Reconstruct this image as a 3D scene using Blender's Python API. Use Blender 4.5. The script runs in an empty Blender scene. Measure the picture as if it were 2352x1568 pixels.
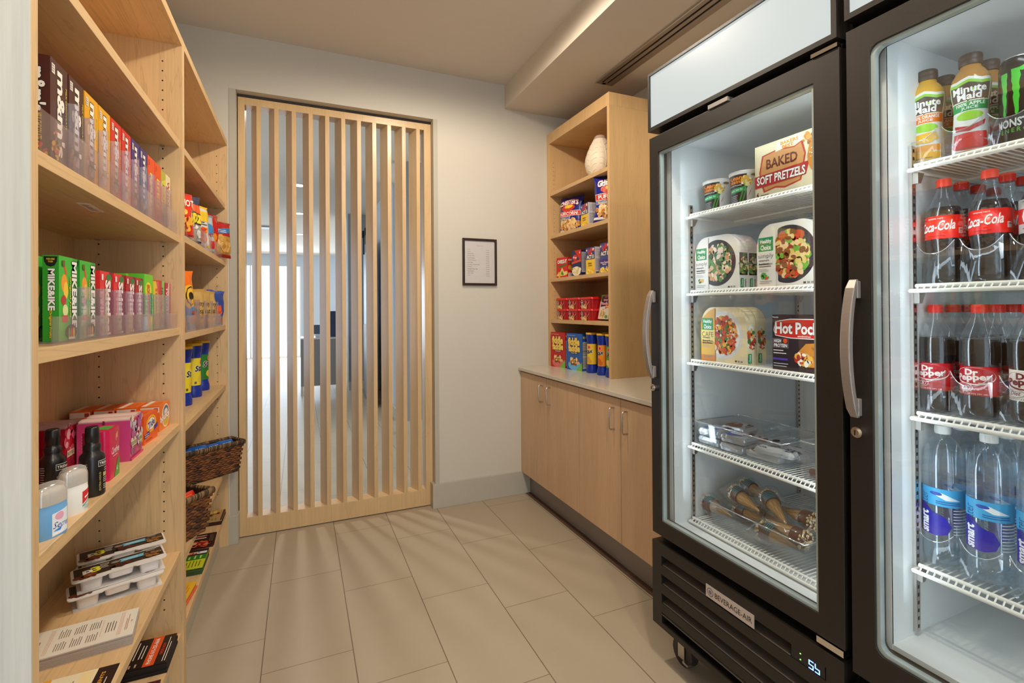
import bpy, bmesh, math, random
from mathutils import Vector, Matrix, geometry, noise as mnoise

scene = bpy.context.scene
COL = scene.collection
PI = math.pi

# ------------------------------------------------------------ camera
cam_data = bpy.data.cameras.new('camera')
cam = bpy.data.objects.new('camera', cam_data)
COL.objects.link(cam)
cam_data.sensor_width = 36.0
cam_data.lens = 36.0 * 1114.07 / 2352.0
cam_data.shift_y = -(784.0 - 702.07) / 2352.0
cam_data.clip_start = 0.02
yaw, pitch, roll = 0.4112526, -0.00509618, -0.00710183
A = Matrix(((math.cos(yaw), -math.sin(yaw), 0), (0, 0, -1), (math.sin(yaw), math.cos(yaw), 0)))
P = Matrix(((1, 0, 0), (0, math.cos(pitch), -math.sin(pitch)), (0, math.sin(pitch), math.cos(pitch))))
Q = Matrix(((math.cos(roll), -math.sin(roll), 0), (math.sin(roll), math.cos(roll), 0), (0, 0, 1)))
M3 = Q @ P @ A
R = Matrix((M3[0], -M3[1], -M3[2])).transposed().to_4x4()
R.translation = (0, 0, 1.35)
cam.matrix_world = R
scene.camera = cam

# ------------------------------------------------------------ world, exposure, main lights
scene.view_settings.view_transform = 'Standard'
scene.view_settings.look = 'None'
scene.view_settings.gamma = 1.0
scene.view_settings.use_curve_mapping = False
scene.view_settings.exposure = -0.1
try:
    scene.cycles.transparent_max_bounces = 32
    scene.cycles.max_bounces = 10
    scene.cycles.caustics_reflective = False
    scene.cycles.caustics_refractive = False
    scene.cycles.sample_clamp_indirect = 4.0
except Exception:
    pass
world = bpy.data.worlds.new('world')
scene.world = world
world.use_nodes = True
world.node_tree.nodes['Background'].inputs[0].default_value = (0.74, 0.87, 1.0, 1)
world.node_tree.nodes['Background'].inputs[1].default_value = 2.8

def lamp(name, kind, loc, power, color, size=0.1, size_y=None, target=None, spot=None, blend=0.5):
    d = bpy.data.lights.new(name, kind)
    d.energy = power
    d.color = color
    if kind == 'AREA':
        d.size = size
        if size_y:
            d.shape = 'RECTANGLE'
            d.size_y = size_y
        else:
            d.shape = 'DISK'
    else:
        d.shadow_soft_size = size
    if kind == 'SPOT':
        d.spot_size = spot or 2.4
        d.spot_blend = blend
    o = bpy.data.objects.new(name, d)
    COL.objects.link(o)
    o.location = loc
    if target is not None:
        v = Vector(target) - Vector(loc)
        o.rotation_euler = v.to_track_quat('-Z', 'Y').to_euler()
    return o

WARM = (1.0, 0.87, 0.70)
NEUT = (1.0, 0.94, 0.86)
COOL = (0.80, 0.91, 1.0)
# recessed ceiling lights of the small shop (above the frame)
lamp('recessed_light', 'SPOT', (0.72, 2.02, 2.93), 84, WARM, 0.06, target=(0.72, 2.02, 0), spot=3.1, blend=0.35)
lamp('recessed_light', 'SPOT', (0.70, 0.55, 2.93), 84, WARM, 0.06, target=(0.70, 0.55, 0), spot=3.1, blend=0.35)
lamp('recessed_light', 'SPOT', (0.50, -0.9, 2.93), 70, WARM, 0.06, target=(0.5, -0.9, 0), spot=3.1, blend=0.35)
# daylight of the lobby windows and its downlights
lamp('window_light', 'AREA', (-0.9, 15.0, 1.3), 115, (0.68, 0.84, 1.0), 3.0, 2.5, target=(-0.4, 4.0, 1.0))
lamp('window_light', 'AREA', (-3.6, 8.5, 1.4), 70, (0.62, 0.80, 1.0), 5.0, 2.4, target=(2.0, 7.0, 1.0))

# ------------------------------------------------------------ materials
MATS = {}

def lin(h):
    if isinstance(h, str):
        h = h.lstrip('#')
        c = [int(h[i:i + 2], 16) / 255 for i in (0, 2, 4)]
        return tuple((x / 12.92 if x <= 0.04045 else ((x + 0.055) / 1.055) ** 2.4) for x in c)
    return tuple(h)

def newmat(name):
    m = bpy.data.materials.new(name)
    m.use_nodes = True
    nt = m.node_tree
    return m, nt, nt.nodes, nt.links, nt.nodes['Principled BSDF']

def pm(name, col, rough=0.5, metal=0.0, spec=0.5, var=0.04, scale=40.0, bump=0.0, bscale=300.0, coat=0.0):
    key = ('pm', name, str(col), rough, metal, spec, var, bump)
    if key in MATS:
        return MATS[key]
    m, nt, N, L, b = newmat(name)
    c = lin(col)
    tc = N.new('ShaderNodeTexCoord')
    nz = N.new('ShaderNodeTexNoise')
    nz.inputs['Scale'].default_value = scale
    nz.inputs['Detail'].default_value = 3
    L.new(tc.outputs['Object'], nz.inputs['Vector'])
    mx = N.new('ShaderNodeMix')
    mx.data_type = 'RGBA'
    mx.inputs[6].default_value = tuple(x * (1 - var) for x in c) + (1,)
    mx.inputs[7].default_value = tuple(min(1, x * (1 + var)) for x in c) + (1,)
    L.new(nz.outputs[0], mx.inputs[0])
    L.new(mx.outputs[2], b.inputs['Base Color'])
    b.inputs['Roughness'].default_value = rough
    b.inputs['Metallic'].default_value = metal
    b.inputs['Specular IOR Level'].default_value = spec
    b.inputs['Coat Weight'].default_value = coat
    if bump > 0:
        n2 = N.new('ShaderNodeTexNoise')
        n2.inputs['Scale'].default_value = bscale
        n2.inputs['Detail'].default_value = 2
        L.new(tc.outputs['Object'], n2.inputs['Vector'])
        bp = N.new('ShaderNodeBump')
        bp.inputs['Strength'].default_value = bump
        bp.inputs['Distance'].default_value = 0.001
        L.new(n2.outputs[0], bp.inputs['Height'])
        L.new(bp.outputs[0], b.inputs['Normal'])
    MATS[key] = m
    return m

def ink(col, rough=0.45):
    return pm('print_ink', col, rough, var=0.03)

def wood(axis='z', tone=(0.70, 0.475, 0.245), name='maple_veneer', rough=0.38, amt=0.16):
    key = ('wood', axis, tone)
    if key in MATS:
        return MATS[key]
    m, nt, N, L, b = newmat(name)
    tc = N.new('ShaderNodeTexCoord')
    oi = N.new('ShaderNodeObjectInfo')
    mp = N.new('ShaderNodeMapping')
    s = {'x': (1.2, 14, 14), 'y': (14, 1.2, 14), 'z': (14, 14, 1.2)}[axis]
    mp.inputs['Scale'].default_value = s
    ad = N.new('ShaderNodeVectorMath'); ad.operation = 'ADD'
    L.new(tc.outputs['Object'], ad.inputs[0])
    sc = N.new('ShaderNodeVectorMath'); sc.operation = 'SCALE'
    cb = N.new('ShaderNodeCombineXYZ')
    for i in range(3):
        L.new(oi.outputs['Random'], cb.inputs[i])
    L.new(cb.outputs[0], sc.inputs[0]); sc.inputs['Scale'].default_value = 9.0
    L.new(sc.outputs[0], ad.inputs[1])
    L.new(ad.outputs[0], mp.inputs['Vector'])
    n1 = N.new('ShaderNodeTexNoise')
    n1.inputs['Scale'].default_value = 1.0; n1.inputs['Detail'].default_value = 4; n1.inputs['Distortion'].default_value = 0.6
    L.new(mp.outputs[0], n1.inputs['Vector'])
    # fine fibres
    mp2 = N.new('ShaderNodeMapping')
    mp2.inputs['Scale'].default_value = tuple(x * 14 if x > 2 else x * 5 for x in s)
    L.new(ad.outputs[0], mp2.inputs['Vector'])
    n2 = N.new('ShaderNodeTexNoise')
    n2.inputs['Scale'].default_value = 1.0; n2.inputs['Detail'].default_value = 3
    L.new(mp2.outputs[0], n2.inputs['Vector'])
    # growth lines from a folded noise
    mt = N.new('ShaderNodeMath'); mt.operation = 'MULTIPLY'; mt.inputs[1].default_value = 9.0
    L.new(n1.outputs[0], mt.inputs[0])
    fr = N.new('ShaderNodeMath'); fr.operation = 'PINGPONG'; fr.inputs[1].default_value = 0.5
    L.new(mt.outputs[0], fr.inputs[0])
    rmp = N.new('ShaderNodeMapRange')
    rmp.inputs['From Min'].default_value = 0.0; rmp.inputs['From Max'].default_value = 0.10
    rmp.inputs['To Min'].default_value = 1.0 - amt; rmp.inputs['To Max'].default_value = 1.0
    L.new(fr.outputs[0], rmp.inputs['Value'])
    r2 = N.new('ShaderNodeMapRange')
    r2.inputs['From Min'].default_value = 0.3; r2.inputs['From Max'].default_value = 0.7
    r2.inputs['To Min'].default_value = 0.94; r2.inputs['To Max'].default_value = 1.05
    L.new(n2.outputs[0], r2.inputs['Value'])
    r3 = N.new('ShaderNodeMapRange')
    r3.inputs['From Min'].default_value = 0.3; r3.inputs['From Max'].default_value = 0.7
    r3.inputs['To Min'].default_value = 0.93; r3.inputs['To Max'].default_value = 1.05
    L.new(n1.outputs[0], r3.inputs['Value'])
    m1 = N.new('ShaderNodeMath'); m1.operation = 'MULTIPLY'
    L.new(rmp.outputs[0], m1.inputs[0]); L.new(r2.outputs[0], m1.inputs[1])
    m2 = N.new('ShaderNodeMath'); m2.operation = 'MULTIPLY'
    L.new(m1.outputs[0], m2.inputs[0]); L.new(r3.outputs[0], m2.inputs[1])
    vs = N.new('ShaderNodeVectorMath'); vs.operation = 'SCALE'
    vs.inputs[0].default_value = tone
    L.new(m2.outputs[0], vs.inputs['Scale'])
    L.new(vs.outputs[0], b.inputs['Base Color'])
    b.inputs['Roughness'].default_value = rough
    b.inputs['Specular IOR Level'].default_value = 0.4
    MATS[key] = m
    return m

def clearmat(name, tint=(0.95, 0.95, 0.97), alpha=0.10, edge=0.55, rough=0.05, gloss=0.5):
    """thin clear plastic or glass: see-through facing the viewer, denser and shinier at grazing angles"""
    key = ('clear', name, tint, alpha, edge)
    if key in MATS:
        return MATS[key]
    m, nt, N, L, b = newmat(name)
    N.remove(b)
    out = [n for n in N if n.type == 'OUTPUT_MATERIAL'][0]
    lw = N.new('ShaderNodeLayerWeight'); lw.inputs['Blend'].default_value = 0.35
    mr = N.new('ShaderNodeMapRange')
    mr.inputs['To Min'].default_value = alpha; mr.inputs['To Max'].default_value = edge
    L.new(lw.outputs['Facing'], mr.inputs['Value'])
    pw = N.new('ShaderNodeMath'); pw.operation = 'POWER'; pw.inputs[1].default_value = 2.0
    L.new(lw.outputs['Facing'], pw.inputs[0]); L.new(pw.outputs[0], mr.inputs['Value'])
    tr = N.new('ShaderNodeBsdfTransparent'); tr.inputs[0].default_value = tint + (1,)
    gl = N.new('ShaderNodeBsdfGlossy'); gl.inputs['Roughness'].default_value = rough
    gl.inputs[0].default_value = (0.9, 0.92, 0.95, 1)
    df = N.new('ShaderNodeBsdfDiffuse'); df.inputs[0].default_value = tuple(min(1, t * 0.9) for t in tint) + (1,)
    mg = N.new('ShaderNodeMixShader'); mg.inputs[0].default_value = gloss
    L.new(df.outputs[0], mg.inputs[1]); L.new(gl.outputs[0], mg.inputs[2])
    mx = N.new('ShaderNodeMixShader')
    L.new(mr.outputs[0], mx.inputs[0]); L.new(tr.outputs[0], mx.inputs[1]); L.new(mg.outputs[0], mx.inputs[2])
    L.new(mx.outputs[0], out.inputs[0])
    MATS[key] = m
    return m

def emis(name, col, strength):
    key = ('em', name, str(col), strength)
    if key in MATS:
        return MATS[key]
    m, nt, N, L, b = newmat(name)
    c = lin(col)
    nz = N.new('ShaderNodeTexNoise'); nz.inputs['Scale'].default_value = 3
    mx = N.new('ShaderNodeMix'); mx.data_type = 'RGBA'
    mx.inputs[6].default_value = tuple(x * 0.97 for x in c) + (1,); mx.inputs[7].default_value = c + (1,)
    L.new(nz.outputs[0], mx.inputs[0])
    L.new(mx.outputs[2], b.inputs['Emission Color'])
    b.inputs['Base Color'].default_value = (0.05, 0.05, 0.05, 1)
    b.inputs['Emission Strength'].default_value = strength
    b.inputs['Roughness'].default_value = 0.3
    MATS[key] = m
    return m

# ------------------------------------------------------------ mesh collector
TXT = {}

def glyphs(s, bold=0.0, shear=0.0):
    key = (s, round(bold, 4), shear)
    if key in TXT:
        return TXT[key]
    c = bpy.data.curves.new('t', 'FONT')
    c.body = s; c.size = 1.0; c.offset = bold; c.shear = shear; c.resolution_u = 2
    o = bpy.data.objects.new('t', c)
    COL.objects.link(o)
    dg = bpy.context.evaluated_depsgraph_get(); dg.update()
    me = o.evaluated_get(dg).to_mesh()
    vs = [(v.co.x, v.co.y) for v in me.vertices]
    fs = [tuple(p.vertices) for p in me.polygons]
    # keep one side only
    seen = set(); ff = []
    for f in fs:
        k = frozenset(f)
        if k not in seen:
            seen.add(k); ff.append(f)
    o.evaluated_get(dg).to_mesh_clear()
    bpy.data.objects.remove(o); bpy.data.curves.remove(c)
    if vs:
        xs = [v[0] for v in vs]; ys = [v[1] for v in vs]
        bb = (min(xs), min(ys), max(xs), max(ys))
    else:
        bb = (0, 0, 1, 1)
    TXT[key] = (vs, ff, bb)
    return TXT[key]

def clip_half(poly, ax, val, keep_less):
    out = []
    n = len(poly)
    for i in range(n):
        a, b2 = poly[i], poly[(i + 1) % n]
        ia = (a[ax] <= val) if keep_less else (a[ax] >= val)
        ib = (b2[ax] <= val) if keep_less else (b2[ax] >= val)
        if ia:
            out.append(a)
        if ia != ib:
            t = (val - a[ax]) / (b2[ax] - a[ax])
            out.append((a[0] + t * (b2[0] - a[0]), a[1] + t * (b2[1] - a[1])))
    return out

def slice_polys(polys, ax, step):
    res = []
    for p in polys:
        lo = min(q[ax] for q in p); hi = max(q[ax] for q in p)
        k0 = math.floor(lo / step); k1 = math.ceil(hi / step)
        if k1 - k0 <= 1:
            res.append(p); continue
        for k in range(k0, k1):
            q = clip_half(clip_half(p, ax, k * step, False), ax, (k + 1) * step, True)
            if len(q) >= 3:
                res.append(q)
    return res

class Face:
    """a printable face: fractions (0..1, 0..1) -> points; W, H are its metric size"""
    def __init__(s, W, H, fn, du=None, dv=None):
        s.W, s.H, s.fn, s.du, s.dv = W, H, fn, du, dv

def flat(o, u, v, W, H):
    o = Vector(o); u = Vector(u).normalized(); v = Vector(v).normalized(); n = u.cross(v)
    return Face(W, H, lambda a, b, k: o + u * (a * W) + v * (b * H) + n * k)

class G:
    def __init__(s):
        s.v = []; s.f = []; s.m = []; s.sm = []; s.mats = []; s.layer = 0
    def mi(s, mat):
        if mat not in s.mats:
            s.mats.append(mat)
        return s.mats.index(mat)
    def add(s, vs, fs, mat, smooth=False):
        o = len(s.v); s.v.extend([tuple(p) for p in vs]); i = s.mi(mat)
        for f in fs:
            s.f.append(tuple(o + k for k in f)); s.m.append(i); s.sm.append(smooth)
    def box(s, a, b, mat, M=None):
        x0, y0, z0 = a; x1, y1, z1 = b
        vs = [(x0, y0, z0), (x1, y0, z0), (x1, y1, z0), (x0, y1, z0), (x0, y0, z1), (x1, y0, z1), (x1, y1, z1), (x0, y1, z1)]
        if M is not None:
            vs = [M @ Vector(p) for p in vs]
        s.add(vs, [(0, 3, 2, 1), (4, 5, 6, 7), (0, 1, 5, 4), (1, 2, 6, 5), (2, 3, 7, 6), (3, 0, 4, 7)], mat)
    def prism(s, pts, h0, h1, mat, axis='z', smooth=False):
        """extrude a 2d outline between h0 and h1 along axis; 'x': pts are (y,z), 'y': (x,z), 'z': (x,y)"""
        def P3(p, h):
            return {'x': (h, p[0], p[1]), 'y': (p[0], h, p[1]), 'z': (p[0], p[1], h)}[axis]
        n = len(pts)
        vs = [P3(p, h0) for p in pts] + [P3(p, h1) for p in pts]
        s.add(vs, [(i, (i + 1) % n, n + (i + 1) % n, n + i) for i in range(n)], mat, smooth)
        s.add(vs[:n], [tuple(range(n))[::-1]], mat); s.add(vs[n:], [tuple(range(n))], mat)
    def lathe(s, prof, mat, seg=28, c=(0, 0), smooth=True, sx=1, sy=1, cap=True):
        vs = []; fs = []
        for r, z in prof:
            for k in range(seg):
                a = 2 * PI * k / seg
                vs.append((c[0] + r * sx * math.cos(a), c[1] + r * sy * math.sin(a), z))
        for i in range(len(prof) - 1):
            for k in range(seg):
                k2 = (k + 1) % seg
                fs.append((i * seg + k, i * seg + k2, (i + 1) * seg + k2, (i + 1) * seg + k))
        s.add(vs, fs, mat, smooth)
        if cap:
            o = len(prof) - 1
            s.add(vs[:seg], [tuple(range(seg))[::-1]], mat)
            s.add(vs[o * seg:], [tuple(range(seg))], mat)
    def tube(s, path, r, mat, seg=8, closed=False, smooth=True):
        P_ = [Vector(p) for p in path]; n = len(P_); vs = []; fs = []
        up = None
        for i in range(n):
            a = P_[i - 1] if (i > 0 or closed) else P_[i]
            b2 = P_[(i + 1) % n] if (i < n - 1 or closed) else P_[i]
            t = (b2 - a).normalized()
            if up is None:
                up = Vector((0, 0, 1)) if abs(t.z) < 0.9 else Vector((1, 0, 0))
            sd = t.cross(up).normalized(); up = sd.cross(t).normalized()
            rr = r[i] if isinstance(r, (list, tuple)) else r
            for k in range(seg):
                a2 = 2 * PI * k / seg
                vs.append(P_[i] + sd * (rr * math.cos(a2)) + up * (rr * math.sin(a2)))
        for i in range(n if closed else n - 1):
            j = (i + 1) % n
            for k in range(seg):
                k2 = (k + 1) % seg
                fs.append((i * seg + k, i * seg + k2, j * seg + k2, j * seg + k))
        s.add(vs, fs, mat, smooth)
        if not closed:
            s.add(vs[:seg], [tuple(range(seg))[::-1]], mat); s.add(vs[-seg:], [tuple(range(seg))], mat)
    # ---- printing on faces
    def polys(s, face, pl, mat):
        """pl: polygons in metric face coordinates"""
        s.layer += 1
        k = 0.00008 * s.layer + 0.00008
        if face.du:
            pl = slice_polys(pl, 0, face.du)
        if face.dv:
            pl = slice_polys(pl, 1, face.dv)
        for p in pl:
            s.add([face.fn(a / face.W, b / face.H, k) for a, b in p], [tuple(range(len(p)))], mat)
    def print(s, face, spec):
        W, H = face.W, face.H
        for e in spec:
            t = e[0]
            if t == 'r':
                _, x0, y0, x1, y1, c = e
                s.polys(face, [[(x0 * W, y0 * H), (x1 * W, y0 * H), (x1 * W, y1 * H), (x0 * W, y1 * H)]], ink(c))
            elif t == 'e':
                _, cx, cy, rx, ry, c = e
                s.polys(face, [[(cx * W + rx * W * math.cos(2 * PI * i / 28), cy * H + ry * H * math.sin(2 * PI * i / 28)) for i in range(28)]], ink(c))
            elif t == 'p':
                pts = [(x * W, y * H) for x, y in e[1]]
                tri = geometry.tessellate_polygon([[Vector((p[0], p[1], 0)) for p in pts]])
                pl = []
                for a, b2, c2 in tri:
                    q = [pts[a], pts[b2], pts[c2]]
                    ar = (q[1][0] - q[0][0]) * (q[2][1] - q[0][1]) - (q[2][0] - q[0][0]) * (q[1][1] - q[0][1])
                    pl.append(q if ar > 0 else q[::-1])
                s.polys(face, pl, ink(e[2]))
            elif t == 'f':   # pictured food: heap of rounded bits
                _, cx, cy, rx, ry, cols, n, sz = e
                rnd = random.Random(int(cx * 1000 + cy * 777 + n + len(cols) * 13))
                per = {}
                for i in range(n):
                    r_ = math.sqrt(rnd.random()); a = rnd.random() * 2 * PI
                    x = (cx + r_ * rx * math.cos(a)) * W; y = (cy + r_ * ry * math.sin(a)) * H
                    q = sz * (0.6 + 0.8 * rnd.random()); rot = rnd.random() * PI; asp = 0.5 + 0.5 * rnd.random()
                    pts = []
                    for j in range(8):
                        b2 = 2 * PI * j / 8
                        px = q * math.cos(b2) * (0.85 + 0.3 * rnd.random()); py = q * asp * math.sin(b2)
                        pts.append((x + px * math.cos(rot) - py * math.sin(rot), y + px * math.sin(rot) + py * math.cos(rot)))
                    per.setdefault((i * 4 // n, rnd.randrange(len(cols))), []).append(pts)
                for kk in sorted(per):
                    s.polys(face, per[kk], ink(cols[kk[1]]))
            elif t == 'l':   # rows of print too small to read
                _, x0, y0, x1, y1, n, c = e
                rnd = random.Random(int(x0 * 991 + y0 * 773 + n))
                pl = []
                for i in range(n):
                    yy = y0 + (y1 - y0) * (i + 0.5) / n; hh = abs(y1 - y0) / n * 0.15
                    xe = x0 + (x1 - x0) * (0.7 + 0.3 * rnd.random())
                    pl.append([(x0 * W, (yy - hh) * H), (xe * W, (yy - hh) * H), (xe * W, (yy + hh) * H), (x0 * W, (yy + hh) * H)])
                s.polys(face, pl, ink(c))
            elif t == 't':
                _, st, cx, cy, w, h, c = e[:7]
                o = e[7] if len(e) > 7 else {}
                rot = o.get('rot', 0); bold = o.get('b', 0.02); sh = o.get('sh', 0)
                vs, fs, bb = glyphs(st, min(bold, 0.015), sh)
                bw = bb[2] - bb[0]; bh = bb[3] - bb[1]
                ww, hh = (w * W, h * H) if abs(math.sin(math.radians(rot))) < 0.7 else (h * H, w * W)
                sx, sy = ww / bw, hh / bh
                if o.get('fit') == 'w':
                    sy = sx
                ca, sa = math.cos(math.radians(rot)), math.sin(math.radians(rot))
                arc = o.get('arc', 0)
                def put(vs_, fs_, mt, spread=0.0):
                    if spread > 0:
                        lay = s.layer
                        for q in range(8):
                            s.layer = lay + q * 0.12
                            dx, dy = spread * math.cos(q * PI / 4), spread * math.sin(q * PI / 4)
                            put([(x + dx, y + dy) for x, y in vs_], fs_, mt)
                        return
                    pts = []
                    for x, y in vs_:
                        px = (x - (bb[0] + bb[2]) / 2) * sx; py = (y - (bb[1] + bb[3]) / 2) * sy
                        if arc:
                            py -= arc * (px / (ww / 2)) ** 2 * hh
                        px, py = px * ca - py * sa, px * sa + py * ca
                        pts.append((px + cx * W, py + cy * H))
                    s.polys(face, [[pts[i] for i in f] for f in fs_], mt)
                if 'o' in o:
                    put(vs, fs, ink(o['o']), max(0, bold - 0.015) * 0.5 + o.get('ow', 0.05) * 0.8)
                put(vs, fs, ink(c), max(0, bold - 0.015) * 0.5)
    def build(s, name, parent=None, loc=None, rz=0, bevel=0, sub=0):
        me = bpy.data.meshes.new(name)
        me.from_pydata(s.v, [], s.f)
        for m in s.mats:
            me.materials.append(m)
        me.polygons.foreach_set('material_index', s.m)
        me.polygons.foreach_set('use_smooth', s.sm)
        me.update()
        o = bpy.data.objects.new(name, me)
        COL.objects.link(o)
        if parent is not None:
            o.parent = parent
        if loc is not None:
            o.location = loc
        if rz:
            o.rotation_euler = (0, 0, rz)
        if bevel:
            b2 = o.modifiers.new('bevel', 'BEVEL'); b2.width = bevel; b2.segments = 2; b2.limit_method = 'ANGLE'
        if sub:
            b2 = o.modifiers.new('sub', 'SUBSURF'); b2.levels = sub; b2.render_levels = sub
        return o

def tag(o, label=None, cat=None, group=None, kind=None):
    if label: o['label'] = label
    if cat: o['category'] = cat
    if group: o['group'] = group
    if kind: o['kind'] = kind
    return o

def thing(name, label, cat, loc=(0, 0, 0), rz=0, group=None):
    o = bpy.data.objects.new(name, None)
    o.empty_display_size = 0.05
    COL.objects.link(o)
    o.location = loc; o.rotation_euler = (0, 0, rz)
    return tag(o, label, cat, group)

def dup(root, loc, rz=None, label=None, group=None):
    r = root.copy(); COL.objects.link(r); r.location = loc
    if rz is not None: r.rotation_euler = (0, 0, rz)
    if label: r['label'] = label
    if group: r['group'] = group
    for ch in list(root.children):
        c = ch.copy(); COL.objects.link(c); c.parent = r
        for g2 in list(ch.children):
            d = g2.copy(); COL.objects.link(d); d.parent = c
    return r

def struct(name, g, bevel=0):
    o = g.build(name, bevel=bevel); o['kind'] = 'structure'
    return o

def bx(a, b, mat):
    g = G(); g.box(a, b, mat); return g

# ------------------------------------------------------------ shared materials
W_Z = wood('z'); W_Y = wood('y'); W_X = wood('x')
W_DARK = None
W_PALE = wood('z', (0.60, 0.585, 0.53), 'pale_laminate', amt=0.03)
W_CAB = wood('z', (0.62, 0.41, 0.245), 'cabinet_laminate', amt=0.08)
W_BK = wood('z', (0.62, 0.40, 0.19), 'bookcase_laminate', amt=0.08)
W_SCR = wood('z', (0.66, 0.45, 0.23), 'screen_maple', 0.30, 0.08)
WALL = pm('woven_wallcovering', (0.60, 0.565, 0.495), 0.8, var=0.04, scale=160, bump=0.25, bscale=500)
CEIL = pm('ceiling_paint', (0.70, 0.64, 0.56), 0.85, var=0.02, scale=12, bump=0.1, bscale=250)
BASE = pm('baseboard_tile', (0.47, 0.44, 0.37), 0.4, var=0.04, scale=20)
LOBW = pm('lobby_paint', (0.55, 0.58, 0.60), 0.8, var=0.02)
STEEL = pm('brushed_steel', (0.55, 0.53, 0.50), 0.28, 1.0)
BLACKM = pm('black_powder_coat', (0.013, 0.0095, 0.007), 0.42, var=0.1, scale=500, bump=0.25, bscale=900)
DARKHOLE = pm('dark_void', (0.004, 0.004, 0.004), 0.9)
LINER = pm('white_liner', (0.74, 0.78, 0.80), 0.35, var=0.02, scale=8)
WIREW = pm('white_coated_wire', (0.78, 0.78, 0.74), 0.35)
ACRYL_D = clearmat('acrylic_divider', (0.86, 0.80, 0.84), 0.30, 0.6, 0.05, 0.5)
ACRYL = clearmat('clear_acrylic', (0.95, 0.91, 0.93), 0.06, 0.55, 0.05, 0.75)
GLASS = clearmat('door_glass', (0.97, 0.985, 0.98), 0.045, 0.45, 0.0, 1.0)
PET = clearmat('clear_bottle_plastic', (0.96, 0.98, 0.99), 0.05, 0.75, 0.03, 0.85)

def tilemat():
    m, nt, N, L, b = newmat('porcelain_floor_tile')
    tc = N.new('ShaderNodeTexCoord')
    sp = N.new('ShaderNodeSeparateXYZ'); L.new(tc.outputs['Object'], sp.inputs[0])
    def mth(op, a, bb=None, c=None):
        n = N.new('ShaderNodeMath'); n.operation = op
        for i, x in enumerate((a, bb, c)):
            if x is None: continue
            if isinstance(x, (int, float)): n.inputs[i].default_value = x
            else: L.new(x, n.inputs[i])
        return n.outputs[0]
    TW, TL = 0.326, 0.648
    xs = mth('DIVIDE', mth('ADD', sp.outputs[0], 0.14), TW)
    ix = mth('FLOOR', xs)
    fx = mth('SUBTRACT', xs, ix)
    off = mth('ADD', mth('MULTIPLY', ix, TL * 2 / 3), 0.083)
    ys = mth('DIVIDE', mth('SUBTRACT', sp.outputs[1], off), TL)
    iy = mth('FLOOR', ys)
    fy = mth('SUBTRACT', ys, iy)
    ex = mth('MULTIPLY', mth('MINIMUM', fx, mth('SUBTRACT', 1.0, fx)), TW)
    ey = mth('MULTIPLY', mth('MINIMUM', fy, mth('SUBTRACT', 1.0, fy)), TL)
    gx = mth('LESS_THAN', ex, 0.0019)
    gy = mth('LESS_THAN', ey, 0.0013)
    gr = mth('MAXIMUM', gx, gy)
    cb = N.new('ShaderNodeCombineXYZ'); L.new(ix, cb.inputs[0]); L.new(iy, cb.inputs[1])
    wn = N.new('ShaderNodeTexWhiteNoise'); L.new(cb.outputs[0], wn.inputs['Vector'])
    nz = N.new('ShaderNodeTexNoise'); nz.inputs['Scale'].default_value = 6; nz.inputs['Detail'].default_value = 6
    L.new(tc.outputs['Object'], nz.inputs['Vector'])
    v = mth('ADD', mth('MULTIPLY', wn.outputs['Value'], 0.05), mth('MULTIPLY', nz.outputs[0], 0.10))
    sc = mth('ADD', v, 0.92)
    vs = N.new('ShaderNodeVectorMath'); vs.operation = 'SCALE'; vs.inputs[0].default_value = (0.43, 0.355, 0.26)
    L.new(sc, vs.inputs['Scale'])
    mx = N.new('ShaderNodeMix'); mx.data_type = 'RGBA'
    L.new(gr, mx.inputs[0]); L.new(vs.outputs[0], mx.inputs[6]); mx.inputs[7].default_value = (0.16, 0.12, 0.08, 1)
    L.new(mx.outputs[2], b.inputs['Base Color'])
    b.inputs['Roughness'].default_value = 0.42
    b.inputs['Specular IOR Level'].default_value = 0.45
    bp = N.new('ShaderNodeBump'); bp.inputs['Strength'].default_value = 0.5; bp.inputs['Distance'].default_value = 0.001
    L.new(mth('SUBTRACT', 1.0, gr), bp.inputs['Height']); L.new(bp.outputs[0], b.inputs['Normal'])
    return m
TILE = tilemat()

# ------------------------------------------------------------ the room
WY = 3.23           # end wall plane
CZ = 2.963          # ceiling
struct('floor', bx((-5.2, -1.6, -0.05), (3.2, 16.2, 0.0), TILE))
struct('ceiling', bx((-5.2, -1.6, CZ), (3.2, 16.2, CZ + 0.05), CEIL))
struct('wall_left', bx((-0.82, -1.6, 0), (-0.712, 3.42, CZ), WALL))
struct('wall_right', bx((2.09, -1.6, 0), (2.2, 3.42, CZ), WALL))
g = G()   # end wall with the opening for the slatted screen
g.box((-0.712, WY, 0), (-0.342, 3.42, CZ), WALL)
g.box((0.832, WY, 0), (2.09, 3.42, CZ), WALL)
g.box((-0.342, WY, 2.640), (0.832, 3.42, CZ), WALL)
struct('wall_back', g)
g = G()   # wall behind the camera, its unseen opening sized to let in world fill light
g.box((-0.712, -1.6, 0), (-0.65, -1.5, CZ), WALL)
g.box((1.2, -1.6, 0), (2.09, -1.5, CZ), WALL)
g.box((-0.65, -1.6, 2.8), (1.2, -1.5, CZ), WALL)
struct('wall_front', g)
SOFF = 2.794
g = G(); g.box((1.362, -1.5, SOFF), (2.09, WY, CZ), pm('soffit_paint', (0.66, 0.59, 0.50), 0.85, var=0.02, scale=12, bump=0.1, bscale=250))
struct('ceiling_soffit', g)
TRIM = pm('door_trim_paint', (0.47, 0.44, 0.37), 0.6, var=0.02)
for n, a, b2 in (('trim_1', -0.376, -0.342), ('trim_2', 0.832, 0.862)):
    struct(n, bx((a, WY - 0.003, 0.165), (b2, WY, 2.640), TRIM))
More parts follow.
